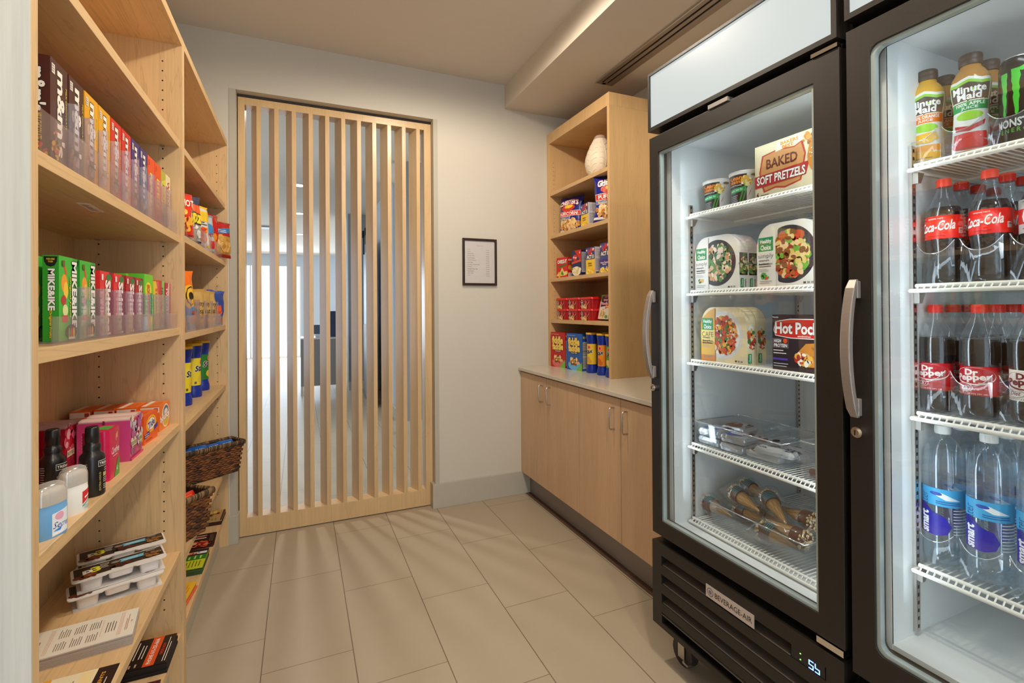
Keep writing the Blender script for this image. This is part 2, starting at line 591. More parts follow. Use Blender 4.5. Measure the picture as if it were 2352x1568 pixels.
struct('floor_strip', bx((1.500, 1.56, 0.0), (1.5395, WY, 0.003), pm('floor_strip_brown', (0.10, 0.055, 0.035), 0.6)))  # thin dark brown strip on the floor along the cabinet toe kick
g = G()
g.box((-0.43, 3.214, 0), (-0.335, WY, 0.165), BASE)
g.box((-0.342, WY - 0.001, 0), (-0.335, 3.286, 0.165), BASE)
struct('baseboard_left', g, 0.002)
g = G()
g.box((0.812, 3.214, 0), (1.5395, WY, 0.165), BASE)
g.box((0.812, WY - 0.001, 0), (0.833, 3.286, 0.165), BASE)
struct('baseboard_back', g, 0.002)

# linear air diffuser in the soffit
t = thing('slot_air_diffuser', 'long bronze slot air diffuser set in the lowered ceiling above the tall cabinets', 'air vent', (1.80, 2.62, SOFF))
DIFF = pm('diffuser_metal', (0.30, 0.23, 0.18), 0.45, 0.3)
g = G()
for a, b2 in ((-0.060, -0.032), (-0.018, 0.006), (0.020, 0.062)):
    g.box((a, -3.3, -0.006), (b2, 0.0, 0.0), DIFF)
g.box((-0.032, -0.02, -0.006), (0.020, 0.0, 0.0), DIFF)
g.build('diffuser_frame', t)
bx((-0.032, -3.28, -0.0015), (0.020, -0.02, 0.0), DARKHOLE).build('diffuser_slot', t)
bx((-0.066, -3.3, -0.009), (-0.060, 0.004, 0.0), pm('diffuser_edge', (0.5, 0.47, 0.43), 0.3, 0.6)).build('diffuser_edge', t)

# ------------------------------------------------------------ slatted screen
t = thing('slatted_wooden_screen', 'full-height maple door panel of angled vertical slats in the wall opening', 'slatted door', (0.2465, 3.335, 0))
X0, X1, YF, YB = -0.337 - 0.2465, 0.830 - 0.2465, -0.048, 0.048
bx((X0, YF, 0.006), (X0 + 0.036, YB, 2.622), W_SCR).build('stile', t, bevel=0.001)
bx((X1 - 0.048, YF, 0.006), (X1, YB, 2.622), W_SCR).build('stile', t, bevel=0.001)
bx((X0 + 0.036, YF, 0.006), (X1 - 0.048, YB, 0.114), W_SCR).build('bottom_rail', t, bevel=0.001)
bx((X0 + 0.036, YF, 2.578), (X1 - 0.048, YB, 2.622), W_SCR).build('top_rail', t, bevel=0.001)
for i in range(11):
    c = -0.226 + 0.0968 * i - 0.2465
    g = G()
    g.prism([(c - 0.012, YF), (c + 0.012, YF), (c + 0.012 - 0.035, YB - 0.004), (c - 0.012 - 0.035, YB - 0.004)], 0.114, 2.578, W_SCR)
    g.build('slat', t)
struct('trim_4', bx((-0.342, 3.29, 2.626), (0.832, 3.40, 2.640), pm('track_metal', (0.05, 0.045, 0.04), 0.5)))

# ------------------------------------------------------------ the lobby beyond
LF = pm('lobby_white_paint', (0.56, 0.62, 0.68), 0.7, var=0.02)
g = G()
g.box((-5.2, 15.6, 2.62), (3.2, 15.8, CZ), LF)
g.box((0.02, 15.6, 0), (3.2, 15.8, 2.62), LF)
g.box((-5.2, 15.6, 0), (-3.2, 15.8, 2.62), LF)
struct('wall_lobby_far', g)
g = G()
for x in (-3.2, -2.25, -1.3, -0.66, 0.0):
    g.box((x - 0.02, 15.6, 0.0), (x + 0.02, 15.68, 2.62), pm('window_frame', (0.75, 0.78, 0.8), 0.4))
wf = struct('window_1', g)
bx((-3.2, 15.63, 0.0), (0.0, 15.64, 2.62), emis('overcast_daylight', (0.93, 0.97, 1.0), 2.6)).build('window_pane', wf)
struct('wall_lobby_left', bx((-5.2, 3.42, 0), (-5.1, 15.6, CZ), LF))
struct('wall_lobby_right', bx((1.09, 6.3, 0), (1.3, 8.6, CZ), LF))
g = G(); g.box((0.74, 8.6, 0), (1.30, 8.9, CZ), pm('dark_lobby_paint', (0.30, 0.31, 0.32), 0.7, var=0.02)); g.box((0.74, 8.58, 0), (1.30, 8.6, 0.13), BASE)  # pier in a darker grey than the white lobby walls
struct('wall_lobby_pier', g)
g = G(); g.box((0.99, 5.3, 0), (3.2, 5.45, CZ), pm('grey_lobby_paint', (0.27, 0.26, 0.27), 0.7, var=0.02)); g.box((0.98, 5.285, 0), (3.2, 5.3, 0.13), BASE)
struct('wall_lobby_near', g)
g = G(); g.box((1.06, 6.0, 0), (1.09, 8.6, 0.13), BASE)
struct('baseboard_lobby', g)
g = G(); g.box((-0.712, 3.42, 0), (-0.6, 3.5, CZ), LF)
# sliding blue-black door leaf hung by black rollers
t = thing('sliding_barn_door', 'dark wood door leaf on black hanging rollers, seen between the slats', 'door', (0.93, 7.4, 0))
bx((-0.02, -0.55, 0.02), (0.02, 0.55, 1.12), pm('dark_wood', (0.05, 0.03, 0.03), 0.35)).build('lower_panel', t)
bx((-0.015, -0.55, 1.12), (0.015, 0.55, 2.35), pm('blue_frosted_glass', (0.45, 0.58, 0.70), 0.3)).build('upper_panel', t)
g = G()
for y in (-0.35, 0.3):
    g.lathe([(0.05, -0.01), (0.05, 0.01)], BLACKM, 14)
    g.v = g.v
g = G()
for y in (-0.4, 0.1, 0.4):
    g.box((-0.035, y - 0.015, 2.20), (-0.02, y + 0.015, 2.52), DARKHOLE)
    g.box((-0.05, y - 0.05, 2.46), (-0.02, y + 0.05, 2.56), DARKHOLE)
g.build('roller_hanger', t)
bx((-0.08, -0.5, 1.28), (-0.02, -0.48, 1.31), DARKHOLE).build('door_handle', t)
# reception desk
t = thing('reception_desk', 'grey panelled reception desk standing in the lobby behind the slats', 'desk', (0.31, 8.5, 0))
bx((-0.31, -0.25, 0.15), (0.31, -0.22, 0.885), pm('desk_grey', (0.235, 0.23, 0.225), 0.5)).build('front_panel', t)
bx((-0.31, -0.25, 0.885), (0.31, 0.35, 0.905), pm('desk_top_white', (0.6, 0.62, 0.63), 0.3)).build('desk_top', t)
for x in (-0.29, 0.29):
    bx((x - 0.02, -0.2, 0.0), (x + 0.02, -0.16, 0.885), STEEL).build('leg', t)
    bx((x - 0.02, 0.28, 0.0), (x + 0.02, 0.32, 0.885), STEEL).build('leg', t)
t = thing('monitor', 'small dark computer screen standing on the lobby counter', 'monitor', (0.22, 8.5, 0.905))
bx((-0.05, -0.02, 0.05), (0.12, 0.0, 0.20), pm('screen_blue', (0.03, 0.06, 0.14), 0.2)).build('screen', t)
bx((0.0, -0.03, 0.0), (0.07, 0.05, 0.05), LF).build('stand', t)
t = tag(bx((-0.09, -0.09, 0), (0.09, 0.09, 0.42), pm('navy_merchandise', (0.02, 0.03, 0.08), 0.5)).build('brochure_stand', loc=(0.50, 8.55, 0.905)), 'dark blue brochure stand on the lobby counter', 'brochure stand')
# downlights in the lobby ceiling
first = None
for i, y in enumerate((4.35, 6.85, 8.86, 11.3, 13.5)):
    if first is None:
        t = thing('recessed_downlight', 'round recessed ceiling light of the lobby, nearest behind the slats', 'ceiling light', (-0.01, y, CZ), group='lobby ceiling lights')
        g = G(); g.lathe([(0.085, -0.004), (0.085, 0.0)], pm('light_trim', (0.7, 0.7, 0.7), 0.5), 24); g.build('trim_ring', t)
        g = G(); g.lathe([(0.06, -0.006), (0.06, -0.0041)], emis('lamp_lens', (1.0, 0.93, 0.8), 9.0), 24); g.build('lens', t)
        first = t
    else:
        dup(first, (-0.01, y, CZ), label='round recessed ceiling light of the lobby, %s from the slatted screen' % ('second', 'third', 'fourth', 'farthest')[i - 1])
    lamp('downlight_lamp', 'SPOT', (-0.01, y, CZ - 0.03), 75 if i == 0 else 9, NEUT, 0.05, target=(-0.01, y, 0), spot=2.6, blend=0.8)
t = tag(bx((-0.12, -0.12, -0.03), (0.12, 0.12, 0), pm('vent_grey', (0.3, 0.3, 0.3), 0.5)).build('ceiling_sprinkler_box', loc=(-0.62, 10.5, CZ)), 'small square fitting on the lobby ceiling left of the downlights', 'ceiling fitting')

# ------------------------------------------------------------ framed price list
t = thing('framed_price_list', 'dark wooden frame with a typed price list hanging on the end wall', 'picture frame', (1.1595, WY, 1.5125))
FR = pm('espresso_frame', (0.03, 0.012, 0.008), 0.35)
g = G(); w, h, fw = 0.1275, 0.329, 0.016
g.box((-w, -0.018, 0), (-w + fw, 0, h), FR); g.box((w - fw, -0.018, 0), (w, 0, h), FR)
g.box((-w + fw, -0.018, 0), (w - fw, 0, fw), FR); g.box((-w + fw, -0.018, h - fw), (w - fw, 0, h), FR)
g.build('frame', t, bevel=0.003)
g = G(); g.box((-w + fw, -0.008, fw), (w - fw, -0.004, h - fw), pm('list_paper', (0.56, 0.53, 0.52), 0.5))
fc = flat((-w + fw, -0.008, fw), (1, 0, 0), (0, 0, 1), 2 * (w - fw), h - 2 * fw)
items = ['Candy', 'Chips', 'Energy Shot', 'Energy Drink', 'Frozen Entree', 'Health & Beauty', 'Ice Cream', 'Laundry / Tide Bounce', 'Popcorn', 'Protein Pack / Bar', 'Smart Water', 'Soda / Pop', 'Soup']
pr = ['$ 2.00', '$ 2.00', '$ 3.00', '$ 4.00', '$ 5.00', '$ 5.00', '$ 3.00', '$ 3.00', '$ 3.00', '$ 3.00', '$ 4.00', '$ 2.00', '$ 3.00']
sp = [('t', 'Sundry Shop', 0.5, 0.885, 0.2, 0.02, '#333333', {'b': 0})]
for i, (a, b2) in enumerate(zip(items, pr)):
    ww = len(a) * 0.0185
    sp.append(('t', a, 0.10 + ww / 2, 0.795 - i * 0.051, ww, 0.02, '#3a3a3a', {'b': 0}))
    sp.append(('t', b2, 0.77, 0.785 - i * 0.051, 0.10, 0.018, '#3a3a3a', {'b': 0}))
g.print(fc, sp)
g.build('price_sheet', t)
# ------------------------------------------------------------ left shelving
XI, XS, XF = -0.69, -0.394, -0.385
def shelving(label, y0, y1, shelves, near):
    t = thing('shelving_unit', label, 'shelving', (-0.54, (y0 + y1) / 2, 0), group='maple shelving along the left wall')
    oy = -(y0 + y1) / 2; ox = 0.54
    def B(n, a, b2, m, bev=0.0007, **k):
        return bx((a[0] + ox, a[1] + oy, a[2]), (b2[0] + ox, b2[1] + oy, b2[2]), m).build(n, t, bevel=bev)
    tp = 0.0175
    top = 2.328
    yl = 1.016 if near else y0 + tp
    # side panels with drilled pin holes
    holes = []
    z = 0.30
    while z < 2.26:
        if not any(abs(z - (s_ - 0.012)) < 0.02 for s_ in shelves):
            holes.append(z)
        z += 0.0345 if near else 0.0495
    for side in (0, 1):
        g = G()
        if side == 0:
            ya, yb = y0, yl
        else:
            ya, yb = y1 - (tp if near else 0.018), y1
        m = W_Z
        g.box((XI - 0.015 + ox, ya + oy, 0.0), (XF + ox, yb + oy, top), m)
        if side == 1:
            for hx in ((-0.443, -0.624) if near else (-0.436, -0.62)):
                for z in holes:
                    c = Vector((hx + ox, ya + oy - 0.0004, z)); r = 0.0027
                    g.add([c + Vector((r * math.cos(a * PI / 5), 0, r * math.sin(a * PI / 5))) for a in range(10)], [tuple(range(10))], DARKHOLE)
        g.build('side_panel', t)
    if near:
        bx((-0.705 + ox, y0 + oy - 0.004, 0), (XF - 0.0 + ox, y0 + oy, top), W_PALE).build('pale_end_panel', t)
        tag(t.children[-1], 'pale grey-white laminate end face')
    ya, yb = yl, (y1 - tp if near else y1 - 0.018)
    B('back_panel', (XI - 0.012, ya, 0.0), (XI, yb, top), W_Z)
    B('top_panel', (XI, ya, 2.298), (XF, yb, top), W_Y)
    for z in shelves:
        B('shelf', (XI, ya, z - 0.025), (XS, yb, z), W_Y)
    B('bottom_panel', (XI, ya, 0.180), (XS, yb, 0.205), W_Y)
    B('toe_kick', (-0.45, y0 if near else ya, 0.0), (-0.43, yb, 0.180), BASE)
    pin = bx((-0.006, -0.016, -0.0285), (0.006, 0, -0.0252), STEEL).build('shelf_pin', t, loc=(-0.443 + ox, yb + oy, shelves[0]))
    for z in shelves:
        for hx in (-0.443, -0.624):
            if (z, hx) != (shelves[0], -0.443):
                o = pin.copy(); COL.objects.link(o); o.parent = t; o.location = (hx + ox, yb + oy, z)
    return t
shelving('near bay of maple wall shelving holding the candy boxes and toiletries', 0.995, 2.0755, (1.957, 1.617, 1.289, 0.950, 0.497), True)
shelving('far bay of maple wall shelving holding chip bags, canisters and baskets', 2.0755, 3.229, (1.957, 1.630, 1.266, 0.925, 0.450), False)
# price tag stuck under the shelf
g = G(); g.box((-0.012, -0.052, -0.0012), (0.012, 0.052, 0.0), ink('#e8ddd0'))
fc = flat((-0.012, 0.052, -0.0012), (1, 0, 0), (0, -1, 0), 0.024, 0.104)
g.print(fc, [('t', '$2.00', 0.45, 0.5, 0.4, 0.22, '#7a2a20', {'rot': 0}), ('l', 0.2, 0.15, 0.8, 0.4, 3, '#8a4a3a'), ('l', 0.2, 0.65, 0.8, 0.9, 3, '#8a4a3a')])
tag(g.build('shelf_price_tag', loc=(-0.448, 1.43, 1.592), rz=0.05), 'small white paper price tag stuck under the candy box shelf', 'price tag')

# ------------------------------------------------------------ base cabinets and counter
def base_cabinet(label, y0, ym, y1):
    yc = (y0 + y1) / 2
    t = thing('base_cabinet', label, 'cabinet', (1.78, yc, 0), group='maple base cabinets under the counter')
    bx((-0.288, y0 - yc + 0.001, 0.16), (0.30, y1 - yc - 0.001, 0.898), W_CAB).build('cabinet_body', t)
    bx((-0.24, y0 - yc, 0.0), (-0.22, y1 - yc, 0.16), pm('toe_kick_laminate', (0.26, 0.23, 0.21), 0.4)).build('toe_kick', t)
    for a, b2, hy in ((y0, ym, ym - 0.055), (ym, y1, ym + 0.055)):
        d = bx((-0.307, a - yc + 0.0018, 0.161), (-0.2885, b2 - yc - 0.0018, 0.888), W_CAB).build('door', t, bevel=0.001)
        g = G()
        y = hy - yc
        g.tube([(-0.307, y, 0.837), (-0.330, y, 0.837), (-0.338, y, 0.829), (-0.338, y, 0.735), (-0.330, y, 0.727), (-0.307, y, 0.727)], 0.0042, STEEL, 10)
        g.build('handle', d)
base_cabinet('two-door maple base cabinet in the corner by the end wall', 2.4235, 2.826, 3.229)
base_cabinet('two-door maple base cabinet next to the tall freezer', 1.60, 2.022, 2.4225)
tag(bx((-0.3175, -0.835, 0), (0.3175, 0.835, 0.022), pm('speckled_quartz', (0.60, 0.56, 0.48), 0.18, var=0.12, scale=260)).build('countertop', loc=(1.7715, 2.394, 0.899), bevel=0.002),
    'long cream quartz countertop running over the base cabinets', 'countertop')

# ------------------------------------------------------------ bookcase on the counter
t = thing('open_bookcase', 'open maple bookcase with five levels standing on the countertop', 'bookcase', (1.88, 2.82, 0.921))
YA, YB2, XA, XB2 = 2.428 - 2.82, 3.229 - 2.82, 1.703 - 1.88, 2.088 - 1.88
ZT = 2.648 - 0.921
bx((XA, YA, 0), (XB2, YA + 0.022, ZT - 0.078), W_BK).build('side_panel', t, bevel=0.0008)
g = G(); g.box((XA, YB2 - 0.036, 0), (XB2, YB2, ZT - 0.078), W_BK)
for hx in (1.74 - 1.88, 1.98 - 1.88):
    z = 0.2
    while z < ZT - 0.2:
        c = Vector((hx, YB2 - 0.0364, z)); r = 0.0022
        g.add([c + Vector((r * math.cos(a * PI / 5), 0, r * math.sin(a * PI / 5))) for a in range(10)], [tuple(range(10))], DARKHOLE)
        z += 0.032
g.build('side_panel', t, bevel=0.0008)
g = G(); g.box((XB2 - 0.006, YA + 0.022, 0), (XB2, YB2 - 0.036, ZT - 0.078), W_BK)
g.build('back_panel', t)
g = G(); g.box((XA, YA, ZT - 0.078), (XB2, YB2, ZT), W_BK)
g.build('top_panel', t, bevel=0.0008)
BKS = (2.205, 1.888, 1.568, 1.265)
for z in BKS:
    bx((XA + 0.004, YA + 0.022, z - 0.921 - 0.025), (XB2 - 0.006, YB2 - 0.036, z - 0.921), wood('y', (0.62, 0.40, 0.19), 'bookcase_shelf')).build('shelf', t, bevel=0.0006)

# ------------------------------------------------------------ upright glass-door coolers
def ring_frame(g, Yo0, Yo1, Zo0, Zo1, Yi0, Yi1, Zi0, Zi1, x0, x1, mat, r=0.0, n=6):
    """rectangular frame in the y-z plane with an (optionally rounded) opening, between x0 and x1"""
    def loop(a, b2, c, d, rr, m):
        pts = []
        for cx, cy, st in ((b2 - rr, d - rr, 0), (a + rr, d - rr, 90), (a + rr, c + rr, 180), (b2 - rr, c + rr, 270)):
            for i in range(m + 1):
                an = math.radians(st + 90 * i / m)
                pts.append((cx + rr * math.cos(an), cy + rr * math.sin(an)))
        return pts
    inner = loop(Yi0, Yi1, Zi0, Zi1, max(r, 0.0005), n)
    outer = loop(Yo0, Yo1, Zo0, Zo1, 0.0005, n)
    N_ = len(inner)
    vs = [(x, p[0], p[1]) for x in (x0, x1) for lp in (outer, inner) for p in lp]
    fs = []
    for i in range(N_):
        j = (i + 1) % N_
        fs += [(i, j, N_ + j, N_ + i), (2 * N_ + i, 3 * N_ + i, 3 * N_ + j, 2 * N_ + j),
               (i, 2 * N_ + i, 2 * N_ + j, j), (N_ + i, N_ + j, 3 * N_ + j, 3 * N_ + i)]
    g.add(vs, fs, mat)

def cooler(label, y0, y1, shelf_z, zb, zt, hz, gl, wall_y, inner_y, floor_z, rounded, header_text=None):
    """cooler with its front at x=1.24; y0 near side, y1 far side"""
    yc = (y0 + y1) / 2
    t = thing('glass_door_cooler', label, 'refrigerator', (1.65, yc, 0), group='tall black glass-door coolers')
    ox, oy = -1.65, -yc
    def B(n, a, b2, m, par=t, bev=0.0):
        return bx((a[0] + ox, a[1] + oy, a[2]), (b2[0] + ox, b2[1] + oy, b2[2]), m).build(n, par, bevel=bev)
    XB_ = 2.045; XFc = 1.29
    HT = zt + 0.245
    # cabinet shell: five slabs
    g = G()
    def S(a, b2, m=BLACKM):
        g.box((a[0] + ox, a[1] + oy, a[2]), (b2[0] + ox, b2[1] + oy, b2[2]), m)
    S((XFc, wall_y, 0.147), (XB_, y1, HT))
    S((XFc, y0, 0.147), (XB_, inner_y, HT))
    S((XFc, inner_y, 0.147), (XB_, wall_y, floor_z - 0.012))
    S((XFc, inner_y, zt - 0.028), (XB_, wall_y, HT))
    S((XB_ - 0.02, inner_y, floor_z - 0.012), (XB_, wall_y, zt - 0.028))
    g.build('cabinet_shell', t)
    # white liner: thin slabs inside
    g = G()
    S((XFc - 0.004, wall_y - 0.004, floor_z - 0.012), (XB_ - 0.02, wall_y, zt - 0.028), LINER)
    S((XFc - 0.004, inner_y, floor_z - 0.012), (XB_ - 0.02, inner_y + 0.004, zt - 0.028), LINER)
    S((XFc - 0.004, inner_y, floor_z - 0.012), (XB_ - 0.02, wall_y, floor_z), LINER)
    S((XFc - 0.004, inner_y, zt - 0.032), (XB_ - 0.02, wall_y, zt - 0.028), LINER)
    S((XB_ - 0.026, inner_y, floor_z), (XB_ - 0.02, wall_y, zt - 0.032), LINER)
    S((XFc - 0.005, wall_y - 0.004, floor_z - 0.012), (XFc, y1 - 0.03, zt - 0.028), LINER)
    g.build('inner_liner', t)
    # evaporator cover high on the back wall, with louvres
    g = G()
    S((1.885, inner_y + 0.02, 1.76), (XB_ - 0.026, wall_y - 0.004, zt - 0.04), pm('grey_cover', (0.42, 0.46, 0.50), 0.4))
    for k in range(9):
        z = 1.80 + k * 0.018
        S((1.8835, inner_y + 0.20, z), (1.885, wall_y - 0.06, z + 0.004), DARKHOLE)
    g.build('evaporator_cover', t)
    # shelf standards
    for x in (1.378, 1.975):
        g = G()
        S((x - 0.008, wall_y - 0.012, floor_z + 0.01), (x + 0.008, wall_y - 0.004, 1.74), STEEL)
        z = floor_z + 0.02
        while z < 1.73:
            S((x - 0.003, wall_y - 0.0125, z), (x + 0.003, wall_y - 0.012, z + 0.008), DARKHOLE); z += 0.019
        g.build('shelf_standard', t)
        g = G()
        S((x - 0.008, inner_y + 0.004, floor_z + 0.01), (x + 0.008, inner_y + 0.012, 1.74), STEEL)
        g.build('shelf_standard', t)
    # wire shelves
    ya, yb = inner_y + 0.016, wall_y - 0.014
    proto = None
    for z in shelf_z:
        if proto is None:
            g = G()
            g.tube([(1.352 + ox, ya + oy, 0), (1.352 + ox, yb + oy, 0)], 0.005, WIREW, 8)
            g.tube([(1.366 + ox, ya + oy + 0.006, 0.012), (1.366 + ox, yb + oy - 0.006, 0.012)], 0.005, WIREW, 8)
            for xx in (1.60, 1.80, 1.955):
                g.tube([(xx + ox, ya + oy, 0.003), (xx + ox, yb + oy, 0.003)], 0.004, WIREW, 6)
            for yy in (ya, yb):
                g.tube([(1.352 + ox, yy + oy, 0.0), (1.96 + ox, yy + oy, 0.003)], 0.004, WIREW, 6)
            n_ = int((yb - ya) / 0.0135)
            for k in range(1, n_):
                yy = ya + (yb - ya) * k / n_ + oy
                g.tube([(1.353 + ox, yy, 0.0035), (1.366 + ox, yy, 0.0155), (1.374 + ox, yy, 0.0105), (1.955 + ox, yy, 0.0095)], 0.0018, WIREW, 4, smooth=False)
            proto = g.build('wire_shelf', t, loc=(0, 0, z))
        else:
            o = proto.copy(); COL.objects.link(o); o.parent = t; o.location = (0, 0, z)
        for x in (1.378, 1.975):
            for yy, sgn in ((yb + 0.002, -1), (ya - 0.002, 1)):
                g = G()
                g.prism([(x - 0.006 + ox, z - 0.03), (x + 0.006 + ox, z - 0.03), (x + 0.020 + ox, z - 0.004), (x - 0.006 + ox, z - 0.004)], yy + oy, yy + oy + sgn * 0.012, STEEL, 'y')
                g.build('shelf_clip', t)
    # LED strips inside the door jambs
    for yy, sg in ((inner_y + 0.012, 1), (wall_y - 0.010, -1)):
        if sg > 0:
            g = G()
            S((1.296, yy - 0.006, floor_z + 0.05), (1.306, yy + 0.006, zt - 0.07), emis('led_strip', (0.86, 0.95, 1.0), 3.0))
            g.build('led_strip', t)
        lamp('cooler_led', 'AREA', (1.315, yy + sg * 0.01, (floor_z + zt) / 2), (1.5 if sg > 0 else 0.8), COOL, 0.02, zt - floor_z - 0.2, target=(1.75, yy + sg * 0.4, (floor_z + zt) / 2))
    lamp('cooler_led', 'AREA', (1.33, (y0 + y1) / 2, zt - 0.045), 1.0, COOL, 0.02, 0.45, target=(1.45, (y0 + y1) / 2, 1.0)).rotation_euler.z += PI / 2
    # door
    g = G()
    ring_frame(g, y0 + 0.004 + oy, y1 + oy, zb, zt, gl[0] + oy, gl[1] + oy, gl[2], gl[3], 1.24 + ox, 1.283 + ox, BLACKM, 0.022 if rounded else 0)
    d = g.build('door', t, bevel=0.0015)
    g = G()
    ring_frame(g, gl[0] + oy, gl[1] + oy, gl[2], gl[3], gl[0] + 0.008 + oy, gl[1] - 0.008 + oy, gl[2] + 0.008, gl[3] - 0.008, 1.246 + ox, 1.262 + ox,
               pm('glazing_spacer', (0.42, 0.50, 0.50), 0.35, 0.4), 0.02 if rounded else 0)
    g.build('glazing_spacer', d)
    B('door_glass', (1.252, gl[0] + 0.006, gl[2] + 0.006), (1.256, gl[1] - 0.006, gl[3] - 0.006), GLASS, d)
    # arched pull handle
    hy = y1 - 0.018
    hz0, hz1 = 1.092, 1.402
    pts = []
    g = G()
    n_ = 16; vs = []
    W2 = 0.011
    for i in range(n_ + 1):
        s_ = i / n_; z = hz0 - 0.012 + (hz1 - hz0 + 0.024) * s_
        bow = math.sin(PI * min(1, max(0, s_))) ** 0.8
        xo = 1.222 - 0.030 * bow; th = 0.013 + 0.003 * bow
        if i in (0, n_): th = 0.010; xo += 0.004
        for dx, dy in ((0, -W2), (0, W2), (th, W2), (th, -W2)):
            vs.append((xo + dx + ox, hy + dy * (0.8 if i in (0, n_) else 1) + oy, z))
    fs = [(0, 1, 2, 3)]
    for i in range(n_):
        for k in range(4):
            k2 = (k + 1) % 4
            fs.append((4 * i + k, 4 * (i + 1) + k, 4 * (i + 1) + k2, 4 * i + k2))
    fs.append((4 * n_ + 3, 4 * n_ + 2, 4 * n_ + 1, 4 * n_))
    HM = pm('champagne_handle', (0.33, 0.28, 0.25), 0.36, 0.5)
    g.add(vs, fs, HM, False)
    for z0 in (hz0 - 0.008, hz1 - 0.034):
        g.box((1.226 + ox, hy - W2 + oy, z0), (1.2405 + ox, hy + W2 + oy, z0 + 0.042), HM)
    g.build('handle', d, bevel=0.002)
    g = G()
    path = [(1.238, 0), (1.226, 0)]
    seg = 20
    for r_, xa, xb_ in ((0.013, 1.228, 1.240), (0.009, 1.222, 1.228)):
        g.prism([(hy - 0.004 + oy + r_ * math.cos(2 * PI * k / seg), 1.045 + r_ * math.sin(2 * PI * k / seg)) for k in range(seg)], xa + ox, xb_ + ox, pm('chrome', (0.75, 0.72, 0.68), 0.15, 1.0), 'x')
    g.box((1.2215 + ox, hy - 0.0055 + oy, 1.039), (1.222 + ox, hy - 0.0025 + oy, 1.051), DARKHOLE)
    g.build('lock', d)
    # hinges
    for z0, z1 in ((zb - 0.018, zb - 0.002), (zt + 0.002, zt + 0.012)):
        g = G()
        g.box((1.236 + ox, y0 + 0.006 + oy, z0), (1.27 + ox, y0 + 0.075 + oy, z1), pm('chrome', (0.75, 0.72, 0.68), 0.15, 1.0))
        g.build('hinge', t)
    # header light box
    g = G()
    ring_frame(g, y0 + 0.006 + oy, y1 + oy, hz, HT + 0.002, y0 + 0.020 + oy, y1 - 0.010 + oy, hz + 0.014, HT - 0.008, 1.234 + ox, 1.285 + ox, BLACKM)
    hd = g.build('header_frame', t)
    B('lit_sign_panel', (1.240, y0 + 0.020, hz + 0.014), (1.246, y1 - 0.010, HT - 0.008), emis('backlit_sign', (0.80, 0.88, 0.87), 0.76), hd)
    # lower grille with sloped louvres
    gt = zb - 0.030
    g = G()
    def SG(a, b2, m=BLACKM):
        g.box((a[0] + ox, a[1] + oy, a[2]), (b2[0] + ox, b2[1] + oy, b2[2]), m)
    pitchz = 0.0705
    SG((1.238, y0 + 0.006, 0.147), (1.285, y0 + 0.052, gt)); SG((1.238, y1 - 0.050, 0.147), (1.285, y1, gt))
    SG((1.238, y0 + 0.052, gt - 0.042), (1.285, y1 - 0.050, gt))
    SG((1.238, y0 + 0.052, 0.147), (1.285, y1 - 0.050, 0.166))
    SG((1.282, y0 + 0.052, 0.16), (1.288, y1 - 0.050, gt - 0.04), DARKHOLE)
    z = gt - 0.042
    k = 0
    while z - pitchz > 0.13 and k < 4:
        zz = z - pitchz
        ylo = y0 + (0.052 if k else 0.155)
        if k < 3:
            SG((1.238, y0 + 0.052, zz), (1.243, y1 - 0.050, zz + 0.034))
        # sloping blade
        g.prism([(1.238 + ox, max(0.166, zz) + 0.030), (1.242 + ox, max(0.166, zz) + 0.034), (1.280 + ox, max(0.166, zz) + 0.052), (1.280 + ox, max(0.166, zz) + 0.046)], ylo + oy, y1 - 0.050 + oy,
                pm('louvre_brown', (0.05, 0.036, 0.026), 0.6, bump=0.3), 'y')
        z = zz; k += 1
    gr = g.build('base_grille', t)
    g = G()
    g.box((1.2405 + ox, y0 + 0.056 + oy, gt - 0.092), (1.26 + ox, y0 + 0.15 + oy, gt - 0.043), pm('display_housing', (0.012, 0.011, 0.012), 0.3))
    LED = emis('blue_led', (0.02, 0.06, 1.0), 10.0); LW = emis('blue_led_core', (0.10, 0.22, 1.0), 7.0)
    def seg_(ya_, za_, yb_, zb_, m=LW):
        g.box((1.2398 + ox, min(ya_, yb_) + oy - 0.0012, min(za_, zb_) - 0.0012), (1.2404 + ox, max(ya_, yb_) + oy + 0.0012, max(za_, zb_) + 0.0012), m)
    zc = gt - 0.064; yq = y0 + 0.088
    for (a, b2, c, d2) in ((0, 0.010, 0.011, 0.010), (0.011, 0.010, 0.011, 0), (0, 0, 0.011, 0), (0, 0, 0, -0.010), (0, -0.010, 0.011, -0.010)):
        seg_(yq + a, zc + b2, yq + c, zc + d2)
    for (a, b2, c, d2) in ((-0.006, 0.010, -0.006, 0), (-0.006, 0, -0.017, 0), (-0.017, 0, -0.017, -0.010), (-0.006, -0.010, -0.017, -0.010), (-0.006, 0.010, -0.006, 0.0)):
        seg_(yq + a, zc + b2, yq + c, zc + d2)
    for q in ((0.034, 0.010), (0.034, -0.006)):
        g.box((1.2398 + ox, yq + q[0] + oy, zc + q[1]), (1.2404 + ox, yq + q[0] + 0.003 + oy, zc + q[1] + 0.002), emis('green_led', (0.2, 1.0, 0.1), 6.0))
    g.build('temperature_display', gr)
